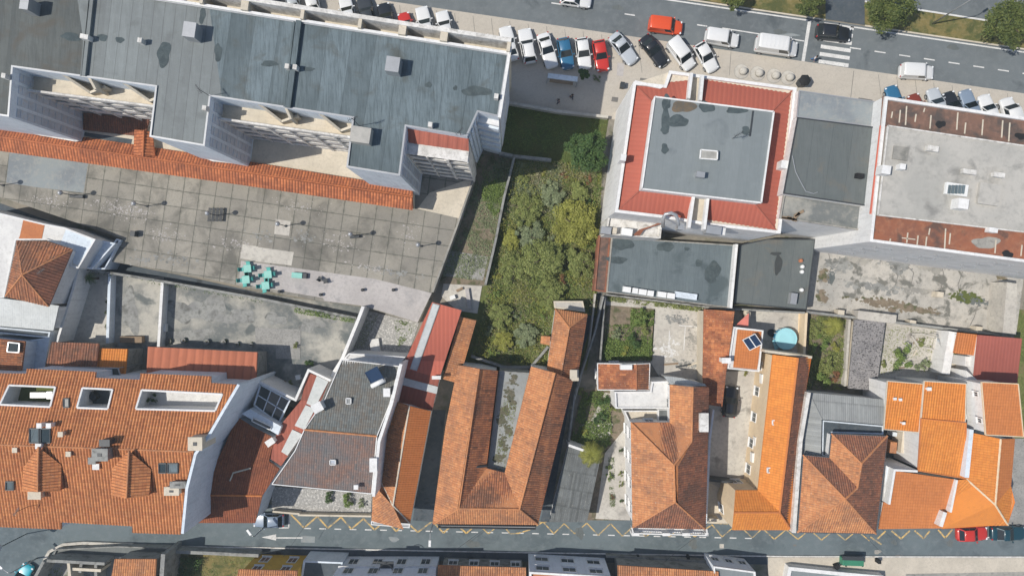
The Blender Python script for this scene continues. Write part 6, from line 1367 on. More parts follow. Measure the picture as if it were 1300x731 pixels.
flat('white_porch', 'white flat porch strip between the ribbed orange roof and the tall house', [(1226, 470), (1245, 486), (1250, 548), (1236, 545), (1227, 536), (1228, 487)], 4.2, 0, 'white', 'white_deck', .1, .1, cat='porch')
for i, (x, y) in enumerate(((1228.5, 489), (1229, 496), (1228.5, 503), (1239, 514))):
    m = MB(); pxbox(m, x - 1.2, y - 2, x + 1.6, y + 2, 4.2, 5.0, 0); tagit(m.build('crate', M['dark_metal']), ['topmost', 'second', 'third', 'lowest'][i] + ' small dark crate on the white porch strip', 'crate', 'dark crates on the porch')
flat('concrete_ledge', 'long pale concrete wall ledge closing the cracked yard', [(1278.5, 358), (1291.5, 360), (1289.5, 424), (1273, 422)], 3.2, 0, 'concrete_light', 'concrete_light', 0, .1, cat='wall')
# right court clutter
for i, (x, y, w_, h_, mt) in enumerate(((1134, 568, 9, 14, 'tile_worn'), (1147, 560, 4, 30, 'cream2'), (1156, 560, 6, 26, 'terracotta'), (1162, 552, 5, 3, 'white_paint'), (1161, 572, 7, 2.5, 'white_paint'), (1163, 580, 7, 2.5, 'white_paint'), (1136, 551, 6, 5, 'bluewhite'))):
    m = MB(); pxbox(m, x - w_ / 2, y - h_ / 2, x + w_ / 2, y + h_ / 2, 0, 2.6 - .2 * i, -6); tagit(m.build(['lean_to', 'partition', 'brick_bin', 'cupboard', 'shelf', 'shelf', 'tub'][i], M[mt]), ['brown lean-to box in the dark court left of the orange roofs', 'narrow cream partition dividing the dark court', 'terracotta brick bin in the dark court', 'small white cupboard at the top of the dark court', 'upper white shelf near the orange roof in the dark court', 'lower white shelf near the orange roof in the dark court', 'pale blue tub in the upper left of the dark court'][i], ['shed', 'partition', 'bin', 'cupboard', 'shelf', 'shelf', 'tub'][i])
flat('white_wall_block', 'white upper wall block left of the smooth terracotta roof', [(1124, 590), (1135, 597), (1128, 636), (1121.5, 634)], 5.0, 0, 'white', 'bluewhite', .1, .1, cat='wall')
# long boundary walls
wallrun('boundary_wall', 'low wall between the cracked yard and the gardens below it', [(1024, 396), (1120, 407), (1200, 417), (1275, 425)], 1.4, 0, .3, 'grey_wall'); wallrun('boundary_wall', 'dark boundary wall below the charcoal and teal roofs', [(770, 374), (893, 389), (928, 392), (1022, 397)], 2.0, 0, .22, 'grey_wall')
wallrun('boundary_wall', 'thin grey wall separating the vegetable plot from the wild garden', [(653, 199), (640, 250), (629, 306), (616, 362)], 1.5, 0, .28, 'grey_wall'); wallrun('boundary_wall', 'low dim wall at the lower edge of the shaded lawn', [(633.6, 193.8), (653, 198), (700, 203)], 1.3, 0, .35, 'grey_wall')
wallrun('boundary_wall', 'pale wall between the plaza and the shaded lawn', [(645, 130), (707, 141), (772, 148.5)], 1.0, 0, .35, 'concrete_light'); wallrun('garden_wall', 'low stone wall at the foot of the wild garden', [(598, 452), (640, 466), (674, 466), (696, 440)], 1.0, 0, .3, 'grey_wall')
wallrun('garden_wall', 'thin wall between the alley and the vegetable beds', [(768, 376), (762, 460)], 1.4, 0, .2, 'grey_wall'); wallrun('garden_wall', 'pale kerb wall between the garden beds and the grey yard', [(893, 396), (895, 480)], 1.2, 0, .25, 'cream2')
cn = thing('concrete_box', 'rectangular pale concrete bin against the cracked yard wall', 'planter', W(1113, 402, 0)); m = MB(); pxbox(m, 1089, 397, 1138, 408, 0, 1.8, -7); m.build('box', M['concrete_light'], cn)
for i, (x, y) in enumerate(((1159, 410), (1243, 418), (1068, 397), (1194, 374))):
    m = MB(); pxbox(m, x - 4, y - 3.5, x + 4, y + 3.5, 0, 1.3, -8); tagit(m.build('pillar', M['cream2']), ['square cream pillar on the wall right of the concrete bin', 'short cream pillar near the right end of the yard wall', 'small cream pillar at the left end of the yard wall', 'square pale cover standing in the cracked yard'][i], 'pillar')
m = MB(); cr = [[(1052, 322), (1056, 338), (1050, 352), (1056, 362)], [(1134, 342), (1140, 350), (1136, 364), (1150, 366)], [(1195, 335), (1199, 352), (1193, 370)], [(1222, 345), (1216, 362), (1219, 374)], [(1245, 380), (1262, 385), (1275, 378)], [(1242, 386), (1237, 402), (1231, 414)], [(1152, 338), (1160, 346), (1157, 360)]]
for L_ in cr:
    for a, b in zip(L_, L_[1:]): thin(m, a, b, .1, .128)
m.build('cracks', M['joint'])['kind'] = 'structure'

# ================================================================ SOUTH SIDE OF THE STREET
k2 = house('ochre_house', 'ochre yellow street front with six windows under a clay tile edge', [[(303, 722, 5.7), (378, 724, 5.7), (372, 790, 7.5), (292, 790, 7.5)]], 'tile_worn', 'yellow', 0, win=False, amp=.08, ov=.3)
a, b = W(304, 722, 5.7), W(377, 724, 5.7); wall_windows(k2, b - Vector((0, .32, 0)), a - Vector((0, .32, 0)), .3, 5.6, facing=False, rows=2, pitch=2.3, ww=.95, hh=1.4, mat='rust2')
k3 = flat('pale_blue_house', 'pale blue and white street front with two rows of five windows', [(418, 738), (549, 738), (549, 840), (400, 840)], 7.9, 0, 'facade', 'roof_slate', .4, .3, 'white', cat='house')
a, b = W(418, 738, 7.9), W(549, 738, 7.9); wall_windows(k3, b, a, .4, 6.8, facing=False, rows=2, pitch=2.3, ww=1.05, hh=1.6)
m = MB(); m.bar(a.lerp(b, .0) + Vector((0, .08, -4.3)), b + Vector((0, .08, -4.3)), .2, .22); m.build('string_course', M['white'], k3)
m = MB(); c = (a + b) / 2; m.box((c.x, c.y + .4, 3.9), (1.6, .8, .15)); m.tube([(c.x + .8 * math.cos(i * .3491), c.y + .1 + .75 * math.sin(i * .3491), 4.8) for i in range(10)], .05, 6); m.build('balcony', M['dark_metal'], k3)
flat('blue_annex', 'low grey blue annex between the ochre and the pale blue fronts', [(386, 710), (436, 712), (420, 800), (372, 800)], 3.0, 0, 'bluewhite', 'lane', .3, .2, cat='annex')
k4 = house('low_tiled_house', 'low street house with rusty tile edge right of the pale blue front', [[(556, 717, 3.8), (668, 720, 3.8), (668, 790, 5.2), (552, 790, 5.2)]], 'tile_worn', 'grey_wall', 0, win=False, amp=.08, ov=.45)
a, b = W(560, 717, 3.8), W(668, 720, 3.8); wall_windows(k4, b - Vector((0, .45, 0)), a - Vector((0, .45, 0)), .3, 3.5, facing=False, rows=1, pitch=2.2)
k5 = flat('white_house', 'white street front with big dark openings and an orange deck roof', [(672, 724), (775, 730), (775, 830), (672, 830)], 5.6, 0, 'facade', 'terra_deck', .3, .25, 'white', cat='house')
a, b = W(672, 724, 5.6), W(775, 730, 5.6); wall_windows(k5, b, a, .3, 5.5, facing=False, rows=2, pitch=2.6, ww=1.5, hh=1.1)
house('rusty_tiled_house', 'long rusty tile roof with dark left end below the street', [[(784, 717, 4.2), (912, 725, 4.2), (912, 800, 5.6), (784, 800, 5.6)]], 'tile_worn', 'grey_wall', 0, win=False, amp=.08)
wallrun('garden_wall', 'low grey wall lining the pavement before the rusty tile roof', [(770, 706), (905, 713)], 1.0, 0, .25, 'grey_wall')
k7 = flat('small_white_front', 'small pale blue front with three windows at the pavement corner', [(905, 717), (958, 724), (966, 800), (905, 800)], 4.0, 0, 'facade', 'roof_slate', .3, .2, 'white', cat='house')
a, b = W(905, 717, 4.0), W(958, 724, 4.0); wall_windows(k7, b, a, .3, 3.9, facing=False, rows=1, pitch=1.5, ww=.8, hh=1.0)
k8 = flat('white_station', 'long white flat roof with grey channel at the bottom pavement', [(1000, 717.5), (1062, 724), (1120, 729), (1125, 790), (985, 790)], 1.0, 0, 'white', 'roof_slate', .35, .45, 'white', cat='building')
k1 = thing('ruined_building', 'roofless grey ruin with broken inner walls at the lower left corner', 'ruin', W(130, 715, 0))
for a, b, hh, mt in (((70, 705), (142, 709), 3.2, 'grey_wall'), ((66, 706), (42, 750), 3.2, 'grey_wall'), ((95, 709), (98, 740), 2.6, 'cream2'), ((110, 709), (108, 722), 2.2, 'grey_wall'), ((98, 717), (135, 719), 2.4, 'cream2'), ((128, 708), (128, 740), 2.2, 'grey_wall')):
    m = MB(); m.bar(W(*a, hh / 2), W(*b, hh / 2), .35, hh); m.build('wall', M[mt], k1)
k1b = house('ruin_tiled_house', 'small orange tile roof beside the roofless ruin', [[(146, 709, 4.0), (199, 709, 4.0), (196, 760, 4.8), (136, 760, 4.8)]], 'tile_worn', 'grey_wall', 0, win=False, amp=.06)
flat('dark_front_yard', 'dark slab yard with rails between street and the tile roof by the ruin', [(72, 696), (150, 692), (215, 694), (206, 706), (146, 707), (68, 705)], .9, 0, 'grey_wall', 'roof_char', .25, .15, cat='yard')
wallrun('boundary_wall', 'blue grey wall in front of the grassy plot below the street', [(218, 700), (268, 702), (328, 705)], 1.6, 0, .4, 'grey_wall'); wallrun('boundary_wall', 'grey wall running down right of the small orange tile roof', [(207, 703), (203, 760)], 4.4, 0, .5, 'grey_wall')
wallrun('kerb_wall', 'curved kerb wall rounding the corner at the lower left', [(46, 745), (50, 722), (62, 700), (80, 691), (105, 689), (168, 691.5)], .35, 0, .35, 'concrete_light')

for x, y, rx, ry in ((652, 482, 5, 7), (647, 500, 8, 9), (640, 520, 5, 7), (650, 510, 5, 10), (636, 535, 5, 9), (645, 545, 6, 12), (638, 560, 6, 12), (632, 580, 5, 7)): cluster('moss_patch', x, y, rx, ry, 4.612, 'moss_dark', 45, .16, 10)
# ================================================================ CARS
def carat(label, px, py, ang, colour, kind='hatch', group='cars parked in the slanting bays', cat='car', name='parked_car', h=.12):
    c = W(px, py, .6); return car(name, label, cat, colour, kind, group, (c.x, c.y, h), math.radians(ang))
A1 = -76 + 180        # nose up (towards the road)
top = [(347, 2, 'navy', 'sedan', 'dark navy saloon, first of the cars peeping over the apartment parapet'), (371, 4, 'silver', 'hatch', 'silver hatchback beside the dark navy saloon above the apartment parapet'),
       (396, 6, 'white', 'hatch', 'white hatchback third from the left above the apartment parapet'), (443, 25, 'white', 'hatch', 'white hatchback at the left of the gap above the roof parapet'),
       (467, 27, 'charcoal', 'suv', 'charcoal estate right after the white hatchback behind the parapet'), (492, 33, 'black', 'hatch', 'black hatchback between the charcoal estate and the red car behind the parapet'),
       (517, 43, 'red', 'small', 'small red car mostly hidden behind the roof parapet'), (541, 40, 'white', 'sedan', 'white saloon right next to the half hidden small red car'), (566, 43, 'white', 'hatch', 'white hatchback, last before the empty bays behind the parapet'),
       (618, 64, 'black', 'small', 'small black car peeping out at the apartment roof corner')]
for x, y, c, k, lab in top: carat(lab, x - 1, y - (9 if y < 50 else 2), A1, c, k)
row = [(646, 56, 'white', 'sedan', 'white saloon cut by the corner of the apartment roof', 104), (669.5, 59, 'white', 'suv', 'white estate with plain roof, second in the plaza row', 101), (695, 65, 'white', 'sedan', 'white saloon nose down left of the blue car', -73),
       (718, 68.5, 'blue', 'hatch', 'faded blue car in the plaza row', -79), (740.5, 68.5, 'white', 'hatch', 'white car with dark roof window between the blue and the red car', -82), (762.5, 71.5, 'red', 'hatch', 'bright red hatchback in the plaza row', -80),
       (791, 62.5, 'silver', 'sedan', 'silver saloon parked at a slant after the bright red car', -52), (830, 65.5, 'black', 'sedan', 'long black saloon parked at a slant on the plaza', -52), (864, 70, 'white', 'van', 'boxy white van at a slant beside the black saloon', -53), (896, 73.5, 'white', 'hatch', 'white hatchback at a slant right of the boxy white van', -60)]
for x, y, c, k, lab, a in row: carat(lab, x, y, a, c, k, cat='van' if k == 'van' else 'car')
br = [(1136, 131, 'blue', 'sedan', 'dark blue car, first in the row above the rust coloured roof'), (1163, 137, 'brown', 'small', 'brown red car half hidden above the rust coloured roof'), (1188, 132, 'silver', 'hatch', 'silver car right of the brown red one by the rust coloured roof'),
      (1208, 136, 'black', 'hatch', 'black car with sunroof between two pale cars by the rust coloured roof'), (1230, 136, 'steel', 'sedan', 'steel grey saloon by the rust coloured roof'), (1253, 140, 'white', 'hatch', 'white car left of the white van by the rust coloured roof'), (1281, 146, 'white', 'van', 'white van at the right end of the bays by the rust coloured roof')]
for x, y, c, k, lab in br: carat(lab, x, y, 104 + 3, c, k, 'cars parked above the rust roof', cat='van' if k == 'van' else 'car')
gm = 'vehicles driving on the upper road'
carat('bright orange van driving along the upper road', 844.5, 34, -7, 'orange', 'van', gm, 'van', 'delivery_van', 0); carat('small white van right of the parked slanting cars', 916, 49.5, -9, 'white', 'van', gm, 'van', 'delivery_van', 0)
carat('large white panel van waiting at the stop line', 985, 60, -8, 'white', 'bigvan', gm, 'van', 'delivery_van', 0); carat('black estate car crossing the zebra stripes', 1058, 42.5, -6, 'black', 'suv', gm, 'car', 'estate_car', 0)
carat('white compact van rolling past the lower right bays', 1163, 92, -3, 'white', 'van', gm, 'van', 'delivery_van', 0); carat('white car at the top edge of the road', 731, 0, -8, 'white', 'hatch', gm, 'car', 'car', 0)
gs = 'cars along the lower street'
carat('pale steel grey car parked at the left start of the zigzag line', 341, 660, 180, 'steel', 'hatch', gs, h=0); carat('bright red car parked under the orange eaves', 1234, 677, 2, 'red', 'hatch', gs, h=0); carat('dark teal car parked right of the bright red one', 1280, 676.5, 1, 'teal', 'sedan', gs, h=0)
carat('dark hatchback standing in the yard of the long cream house', 927, 509.5, 83, 'black', 'hatch', None, h=.05); carat('turquoise car at the lower left street corner', 28, 732, 60, 'cyan', 'small', None, h=0)
# ================================================================ STREET FURNITURE
def box_thing(name, label, cat, x0, y0, x1, y1, hb, ht, mat, rot=-8.3, group=None):
    m = MB(); pxbox(m, x0, y0, x1, y1, hb, ht, rot); return tagit(m.build(name, M[mat], bevel=.02), label, cat, group)
def bollard(x, y, lab):
    c = W(x, y, .5); t = local_thing('planter_bollard', lab, 'bollard', (c.x, c.y, .13), 0, 'round concrete bollards on ringed paving'); m = MB()
    m.lathe((0, 0, 0), [(.48, 0), (.5, .35), (.4, .62), (.15, .72)], 20); m.build('dome', M['concrete_light'], t, smooth=True); m = MB(); m.lathe((-.15, 0, 0), [(.95, 0), (.95, .012)], 28); m.build('ring', M['concrete'], t); m = MB(); m.lathe((-.15, 0, .012), [(.9, 0), (.9, .01)], 28); m.build('inner_ring', M['concrete_light'], t)
for x, y, l in ((944, 90, 'first round concrete bollard from the left on the ringed paving'), (964.5, 92.5, 'second round concrete bollard from the left on the ringed paving'), (985.5, 95.5, 'third round concrete bollard from the left on the ringed paving'), (1003.5, 98, 'last round concrete bollard, next to the dark kiosk')): bollard(x, y, l)
ks = thing('kiosk', 'dark hexagonal kiosk box by the corner of the red roofed block', 'kiosk', W(1022, 102, 0)); c = W(1022, 102, 1.6); m = MB(); m.lathe((c.x, c.y, .12), [(.6, 0), (.62, 1.4)], 6); m.build('body', M['dark_metal'], ks); m = MB(); m.lathe((c.x, c.y, 1.5), [(.75, 0), (.75, .12), (.2, .3)], 6); m.build('roof', M['black'], ks)
bs = thing('bus_shelter', 'glass roofed shelter beside the small tree on the shaded plaza', 'shelter', W(714, 99, 0)); P_ = [W(x, y, 2.5) for x, y in ((696, 93), (733.5, 97.5), (733, 104), (695, 99))]; m = MB(); m.prism([(p.x, p.y) for p in ccw(P_)], 2.42, 2.5); m.build('roof', M['bluewhite'], bs)
m = MB()
for p in P_: m.bar((p.x, p.y, .12), (p.x, p.y, 2.42), .1, .1)
m.build('post', M['metal'], bs); m = MB(); m.bar(P_[3].lerp(P_[2], .1) + Vector((0, .3, -2.0)), P_[3].lerp(P_[2], .9) + Vector((0, .3, -2.0)), .4, .06); m.build('bench', M['wood'], bs)
plant('small_tree', 'small bushy tree between the shelter and the parked cars', 'tree', 741, 95, 7, 'leaf_dark', 1.6, key_='tree', tall=1.3); plant('shrub', 'thin leafless looking bush near the bright red car', 'shrub', 757, 99, 6, 'leaf_grey')
sheet('plaza_patch', [(784, 80), (793, 81), (791, 97), (783, 96)], .135, 'pink_deck'); sheet('plaza_patch', [(813, 99), (834, 102), (833, 105), (812, 102)], .135, 'joint'); sheet('plaza_patch', [(777, 123), (785, 124), (784, 130), (776, 129)], .135, 'joint')
sheet('manhole', [(1090, 124), (1108, 127), (1106, 131), (1089, 129)], .135, 'joint')
box_thing('litter_bin', 'small dark bin near the white stair wall', 'bin', 788, 104, 793, 111, .12, 1.0, 'dark_metal')
person('person in dark clothes standing in the plaza shade', 725, 125, 2.0, (.04, .045, .06), (.05, .05, .07)); person('person in a grey top walking in the shade below the shelter', 708.5, 131, 3.6, (.2, .2, .22), (.06, .07, .1)); person('person in white top and blue trousers at the zebra crossing', 1030.5, 77, -.9, (.75, .75, .75), (.1, .2, .4))
box_thing('scooter', 'dark scooter left by the slab joint near the villa lane', 'scooter', 165, 293, 171, 300, TZ, TZ + .9, 'dark_metal')
def street_lamp(x, y, lab, reach, rot, ht=7.5, g='street lamps', head='white_paint'):
    c = W(x, y, 0); t = local_thing('street_lamp', lab, 'street lamp', (c.x, c.y, 0), rot, g); m = MB(); m.tube([(0, 0, 0), (0, 0, ht - .4), (.2, 0, ht), (reach, 0, ht + .15)], [.1, .07, .05, .04], 8); m.build('pole', M['metal'], t, smooth=True); m = MB(); m.box((reach, 0, ht + .12), (.8, .3, .12)); m.build('lamp_head', M[head], t, bevel=.04)
street_lamp(1183, 31, 'tall lamp post on the grass verge leaning over the upper road', 1.2, .6, 8.5); 
street_lamp(338, 666, 'lamp on the house wall above the steel grey street car', .8, 2.2, 4.5); street_lamp(552, 658, 'lamp post at the mouth of the dark alley', 1.3, -1.6, 5.0); street_lamp(47, 708, 'lamp post leaning over the lower left corner', 1.4, 2.4, 5.0)
gl_ = local_thing('globe_lamp', 'white globe lamp on the wall of the huge tile roof', 'street lamp', W(34, 677, 0)); m = MB(); m.lathe((0, 0, 4.6), [(.05, 0), (.3, .12), (.42, .42), (.3, .72), (.05, .84)], 16); m.build('globe', M['translucent'], gl_, smooth=True); m = MB(); m.tube([(0, 0, 0), (0, 0, 4.6)], .06, 8); m.build('pole', M['dark_metal'], gl_)
db = thing('dumpster', 'large green dumpster with dark lid on the lower pavement', 'dumpster', W(1083, 713, 0)); m = MB(); pxbox(m, 1070, 709, 1097, 718, .2, 1.2, -2); m.build('body', M['green_bin'], db, bevel=.05); m = MB(); pxbox(m, 1070, 706, 1097, 711, 1.2, 1.35, -2); m.build('lid', M['dark_metal'], db); 
for x in (1073, 1094):
    for y in (710, 717): m = MB(); c = W(x, y, 0); m.tube([(c.x - .06, c.y, .2), (c.x + .06, c.y, .2)], .12, 10); m.build('wheel', M['black'], db)
box_thing('litter_bin', 'small black bin right of the green dumpster', 'bin', 1115, 711, 1119, 715.5, .11, 1.0, 'black', 0); box_thing('litter_bin', 'dark bin bag at the left of the green dumpster', 'bin', 1061, 717, 1067, 722, .11, .9, 'black', 20)
m = MB(); m.bar(W(973, 709, .5), W(960, 738, .5), .15, 1.0)
box_thing('litter_bin', 'little black post bin on the pavement before the rusty tile roof', 'bin', 809, 706, 812, 710, .11, .9, 'black', 0); box_thing('litter_bin', 'little black post bin left of the small pale blue front', 'bin', 873, 706, 876, 710, .11, .9, 'black', 0)
# terrace lamps: post, bracket and globe
lab_ = ['leftmost', 'second', 'third', 'fourth', 'fifth', 'sixth', 'seventh']
lamps = [(4, 235.5), (97, 249), (187, 262), (277, 274), (363, 287), (452, 299.5), (535, 312.5)]; first = None
for i, (x, y) in enumerate(lamps):
    c = W(x, y, TZ); g = 'globe lamps down the middle of the slab terrace'; lb = f'{lab_[i]} globe lamp from the left on the big slab terrace' if i else 'leftmost globe lamp on the big slab terrace, by the picture edge'
    if first is None:
        t = local_thing('terrace_lamp', lb, 'lamp', (c.x, c.y, TZ), 0, g); m = MB(); m.tube([(0, 0, 0), (0, 0, 2.9)], .05, 8); m.build('post', M['dark_metal'], t)
        m = MB(); m.lathe((0, 0, 2.85), [(.05, 0), (.22, .08), (.3, .3), (.22, .52), (.05, .6)], 14); m.build('globe', M['metal'], t, smooth=True); m = MB(); m.lathe((0, 0, 0), [(.16, 0), (.16, .12)], 10); m.build('foot', M['dark_metal'], t); first = t
    else: dup(first, (c.x, c.y, TZ), 0, lb, g)
def bench(x, y, rz, lab, g, l=1.3):
    c = W(x, y, TZ); t = local_thing('bench', lab, 'bench', (c.x, c.y, TZ), rz, g); m = MB()
    for k in range(3): m.box((0, -.14 + .14 * k, .44), (l, .1, .05))
    m.build('seat', M['dark_metal'], t)
    for s in (-1, 1): m = MB(); m.box((s * l * .4, 0, .22), (.08, .36, .44)); m.build('leg', M['dark_metal'], t)
for x, y, l in ((364, 287.5, 'bench at the foot of the fifth terrace lamp'), (189, 263, 'small bench at the foot of the third terrace lamp')): pass
box_thing('bench', 'dark narrow bench block beside the second terrace lamp', 'bench', 88, 247, 105, 251, TZ, TZ + .5, 'dark_metal', -4, 'benches on the slab terrace'); box_thing('bench', 'dark narrow bench block beside the sixth terrace lamp', 'bench', 444, 298, 456, 302, TZ, TZ + .5, 'dark_metal', 4, 'benches on the slab terrace')
for i in range(4):
    x = 268 + 4.8 * i; bench(x, 273, math.radians(84), ['leftmost slatted bench of the stack of four on the terrace', 'second slatted bench of the stack of four on the terrace', 'third slatted bench of the stack of four on the terrace', 'rightmost slatted bench of the stack of four on the terrace'][i], 'slatted benches lined up on the terrace', 1.7)
# turquoise cafe sets
def cafe_table(x, y, lab):
    c = W(x, y, TZ + .7); t = local_thing('cafe_table', lab, 'table', (c.x, c.y, TZ), .1, 'turquoise cafe tables'); m = MB(); m.box((0, 0, .72), (.95, .95, .05)); m.build('tabletop', M['teal_pale'], t, bevel=.02); m = MB(); m.tube([(0, 0, 0), (0, 0, .7)], .05, 8); m.lathe((0, 0, 0), [(.3, 0), (.28, .04)], 14); m.build('pedestal', M['teal'], t)
def cafe_chair(x, y, rz, lab):
    c = W(x, y, TZ + .4); t = local_thing('cafe_chair', lab, 'chair', (c.x, c.y, TZ), rz, 'turquoise cafe chairs'); m = MB(); m.box((0, 0, .44), (.5, .48, .05)); m.build('seat', M['teal'], t, bevel=.02); m = MB(); m.box((-.24, 0, .7), (.05, .46, .45)); m.build('backrest', M['teal'], t, bevel=.02)
    for a in (-1, 1):
        for b in (-1, 1): m = MB(); m.tube([(a * .2, b * .19, 0), (a * .19, b * .18, .44)], .02, 6); m.build('leg', M['metal'], t)
tabs = [(314, 341, 'upper left'), (312, 355, 'lower left'), (340, 348.5, 'upper right'), (337, 362.5, 'lower right')]
for x, y, w_ in tabs:
    cafe_table(x, y, f'{w_} turquoise table of the four cafe tables on the pale paving')
    for dx, dy, a, s in ((-7.5, 1, 0, 'left'), (7.5, -1, math.pi, 'right'), (1, -6.5, -math.pi / 2, 'upper'), (-1, 6.5, math.pi / 2, 'lower')):
        if (w_, s) in (('lower right', 'lower'),): pass
        cafe_chair(x + dx, y + dy, a + .1, f'turquoise chair on the {s} side of the {w_} cafe table')
t = thing('recliner', 'pale turquoise box bench with a dark end on the pale paving', 'bench', W(379, 349.5, TZ)); m = MB(); pxbox(m, 370, 346, 383.5, 353, TZ, TZ + .6, -4); m.build('seat', M['teal_pale'], t, bevel=.03); m = MB(); pxbox(m, 384, 347, 389, 353.5, TZ, TZ + .5, -4); m.build('dark_end', M['dark_metal'], t)
for i, (x, y, l) in enumerate(((407, 354, 'dark folded chair pair right of the turquoise box bench, left one'), (414, 356.5, 'dark folded chair pair right of the turquoise box bench, right one'))):
    c = W(x, y, TZ); t = local_thing('folding_chair', l, 'chair', (c.x, c.y, TZ), 1 + i); m = MB(); m.box((0, 0, .45), (.5, .5, .05)); m.build('seat', M['dark_metal'], t); m = MB(); m.box((-.25, 0, .7), (.05, .5, .5)); m.build('backrest', M['dark_metal'], t)
    for a in (-1, 1):
        for b in (-1, 1): m = MB(); m.tube([(a * .22, b * .2, 0), (a * .2, b * .2, .44)], .025, 6); m.build('leg', M['dark_metal'], t)
for i, (x, y) in enumerate(((356, 370), (408, 374), (461, 368), (500, 368))): m = MB(); c = W(x, y, TZ); m.lathe((c.x, c.y, TZ), [(.18, 0), (.2, .5), (.1, .6)], 12); tagit(m.build('bollard', M['dark_metal']), ['first', 'second', 'third', 'fourth'][i] + ' little dark vent post from the left on the pinkish paving', 'bollard', 'vent posts on the pinkish paving')
# courtyard things
box_thing('planter_box', 'wooden planter box in the shaded middle courtyard', 'planter', 152, 427, 180, 435, .05, .8, 'wood', 0); box_thing('white_crate', 'white crate leaning on the wall between the courtyards', 'crate', 204, 411, 210, 421, .05, .8, 'white_paint', 0)
box_thing('stacked_tiles', 'short stack of red and white tiles standing in the gravel court', 'tiles', 470, 430, 482, 450, .05, .5, 'white_deck', 8); box_thing('white_stool', 'small white stool in the wide courtyard near the zigzag parapet', 'stool', 375, 476, 381, 482, .05, .6, 'white_paint', 10)
box_thing('paving_slab', 'pinkish paving slab leaning in the junk corner by the vegetable plot', 'slab', 592, 366, 597, 392, .1, .5, 'pink_deck', 8); box_thing('water_tank', 'pale tub lying on the junk corner paving', 'tub', 571, 375, 578, 380, .1, .6, 'white_paint', 20)
box_thing('plank_pile', 'pile of grey planks on the white rubble corner', 'planks', 579, 366, 588, 369, .1, .4, 'wood', 25)
for i, (x, y) in enumerate(((232, 432), (262, 434), (283, 434), (300, 437), (318, 438), (214, 433))):
    m = MB(); c = W(x, y, .4); m.lathe((c.x, c.y, .05), [(.22, 0), (.36, .4), (.32, .42), (.3, .36)], 14); tagit(m.build('plant_pot', M['grey_wall']), ['second', 'third', 'fourth', 'fifth', 'sixth', 'first'][i] + ' round pot from the left along the red metal lean-to', 'pot', 'pots along the red metal lean-to')
    plant('potted_plant', 'leafy plant in the ' + ['second', 'third', 'fourth', 'fifth', 'sixth', 'first'][i] + ' round pot along the red metal lean-to', 'plant', x, y, 4, ['leaf_olive', 'leaf_mid'][i % 2], group='plants along the red metal lean-to')
for x, y, r_, mt, lab in ((374, 414 + 25, 5, 'leaf_olive', 'little olive bush on the tiled patch'), (392, 462, 7, 'leaf_dark', 'dark bush at the bend of the thick white wall'), (360, 488, 5, 'leaf_red', 'russet pot plant in the wide courtyard corner'), (368, 486, 4, 'leaf_olive', 'olive pot plant in the wide courtyard corner'), (418, 631, 9, 'leaf_dark', 'dark round shrub in the gravel front garden'), (442, 634, 11, 'leaf_mid', 'larger green shrub in the gravel front garden'), (458, 640, 7, 'leaf_grey', 'grey green shrub in the gravel front garden'), (104, 352, 9, 'leaf_dark', 'dark bush below the mossy lane wall'), (135, 383, 4, 'leaf_dark', 'small dark plant on the left courtyard wall, upper'), (134, 396, 4, 'leaf_dark', 'small dark plant on the left courtyard wall, middle'), (133, 415, 4, 'leaf_dark', 'small dark plant on the left courtyard wall, lower')):
    plant('shrub', lab, 'shrub', x, y, r_, mt)
tagit(ground_cover('climbing_plants', 'green creeper along the mossy lane wall', [(380, 389), (455, 403), (452, 409), (378, 396)], 'leaf_mid', 900, .1, .9, 3, 1.2), 'green creeper along the mossy lane wall', None)
ground_cover('climbing_plants', 'dark creeper on the mossy lane wall', [(105, 338), (200, 354), (340, 379), (338, 384), (200, 360), (103, 344)], 'leaf_dark', 1300, .09, .5, 4, 1.3); ground_cover('weeds', 'weeds in the gravel court corners', [(452, 400), (480, 400), (462, 442), (446, 440)], 'leaf_grey', 600, .08, .3, 5); ground_cover('weeds', 'weeds on the right of the gravel court', [(508, 440), (530, 415), (527, 410), (500, 405), (505, 440)], 'leaf_mid', 500, .08, .4, 6)
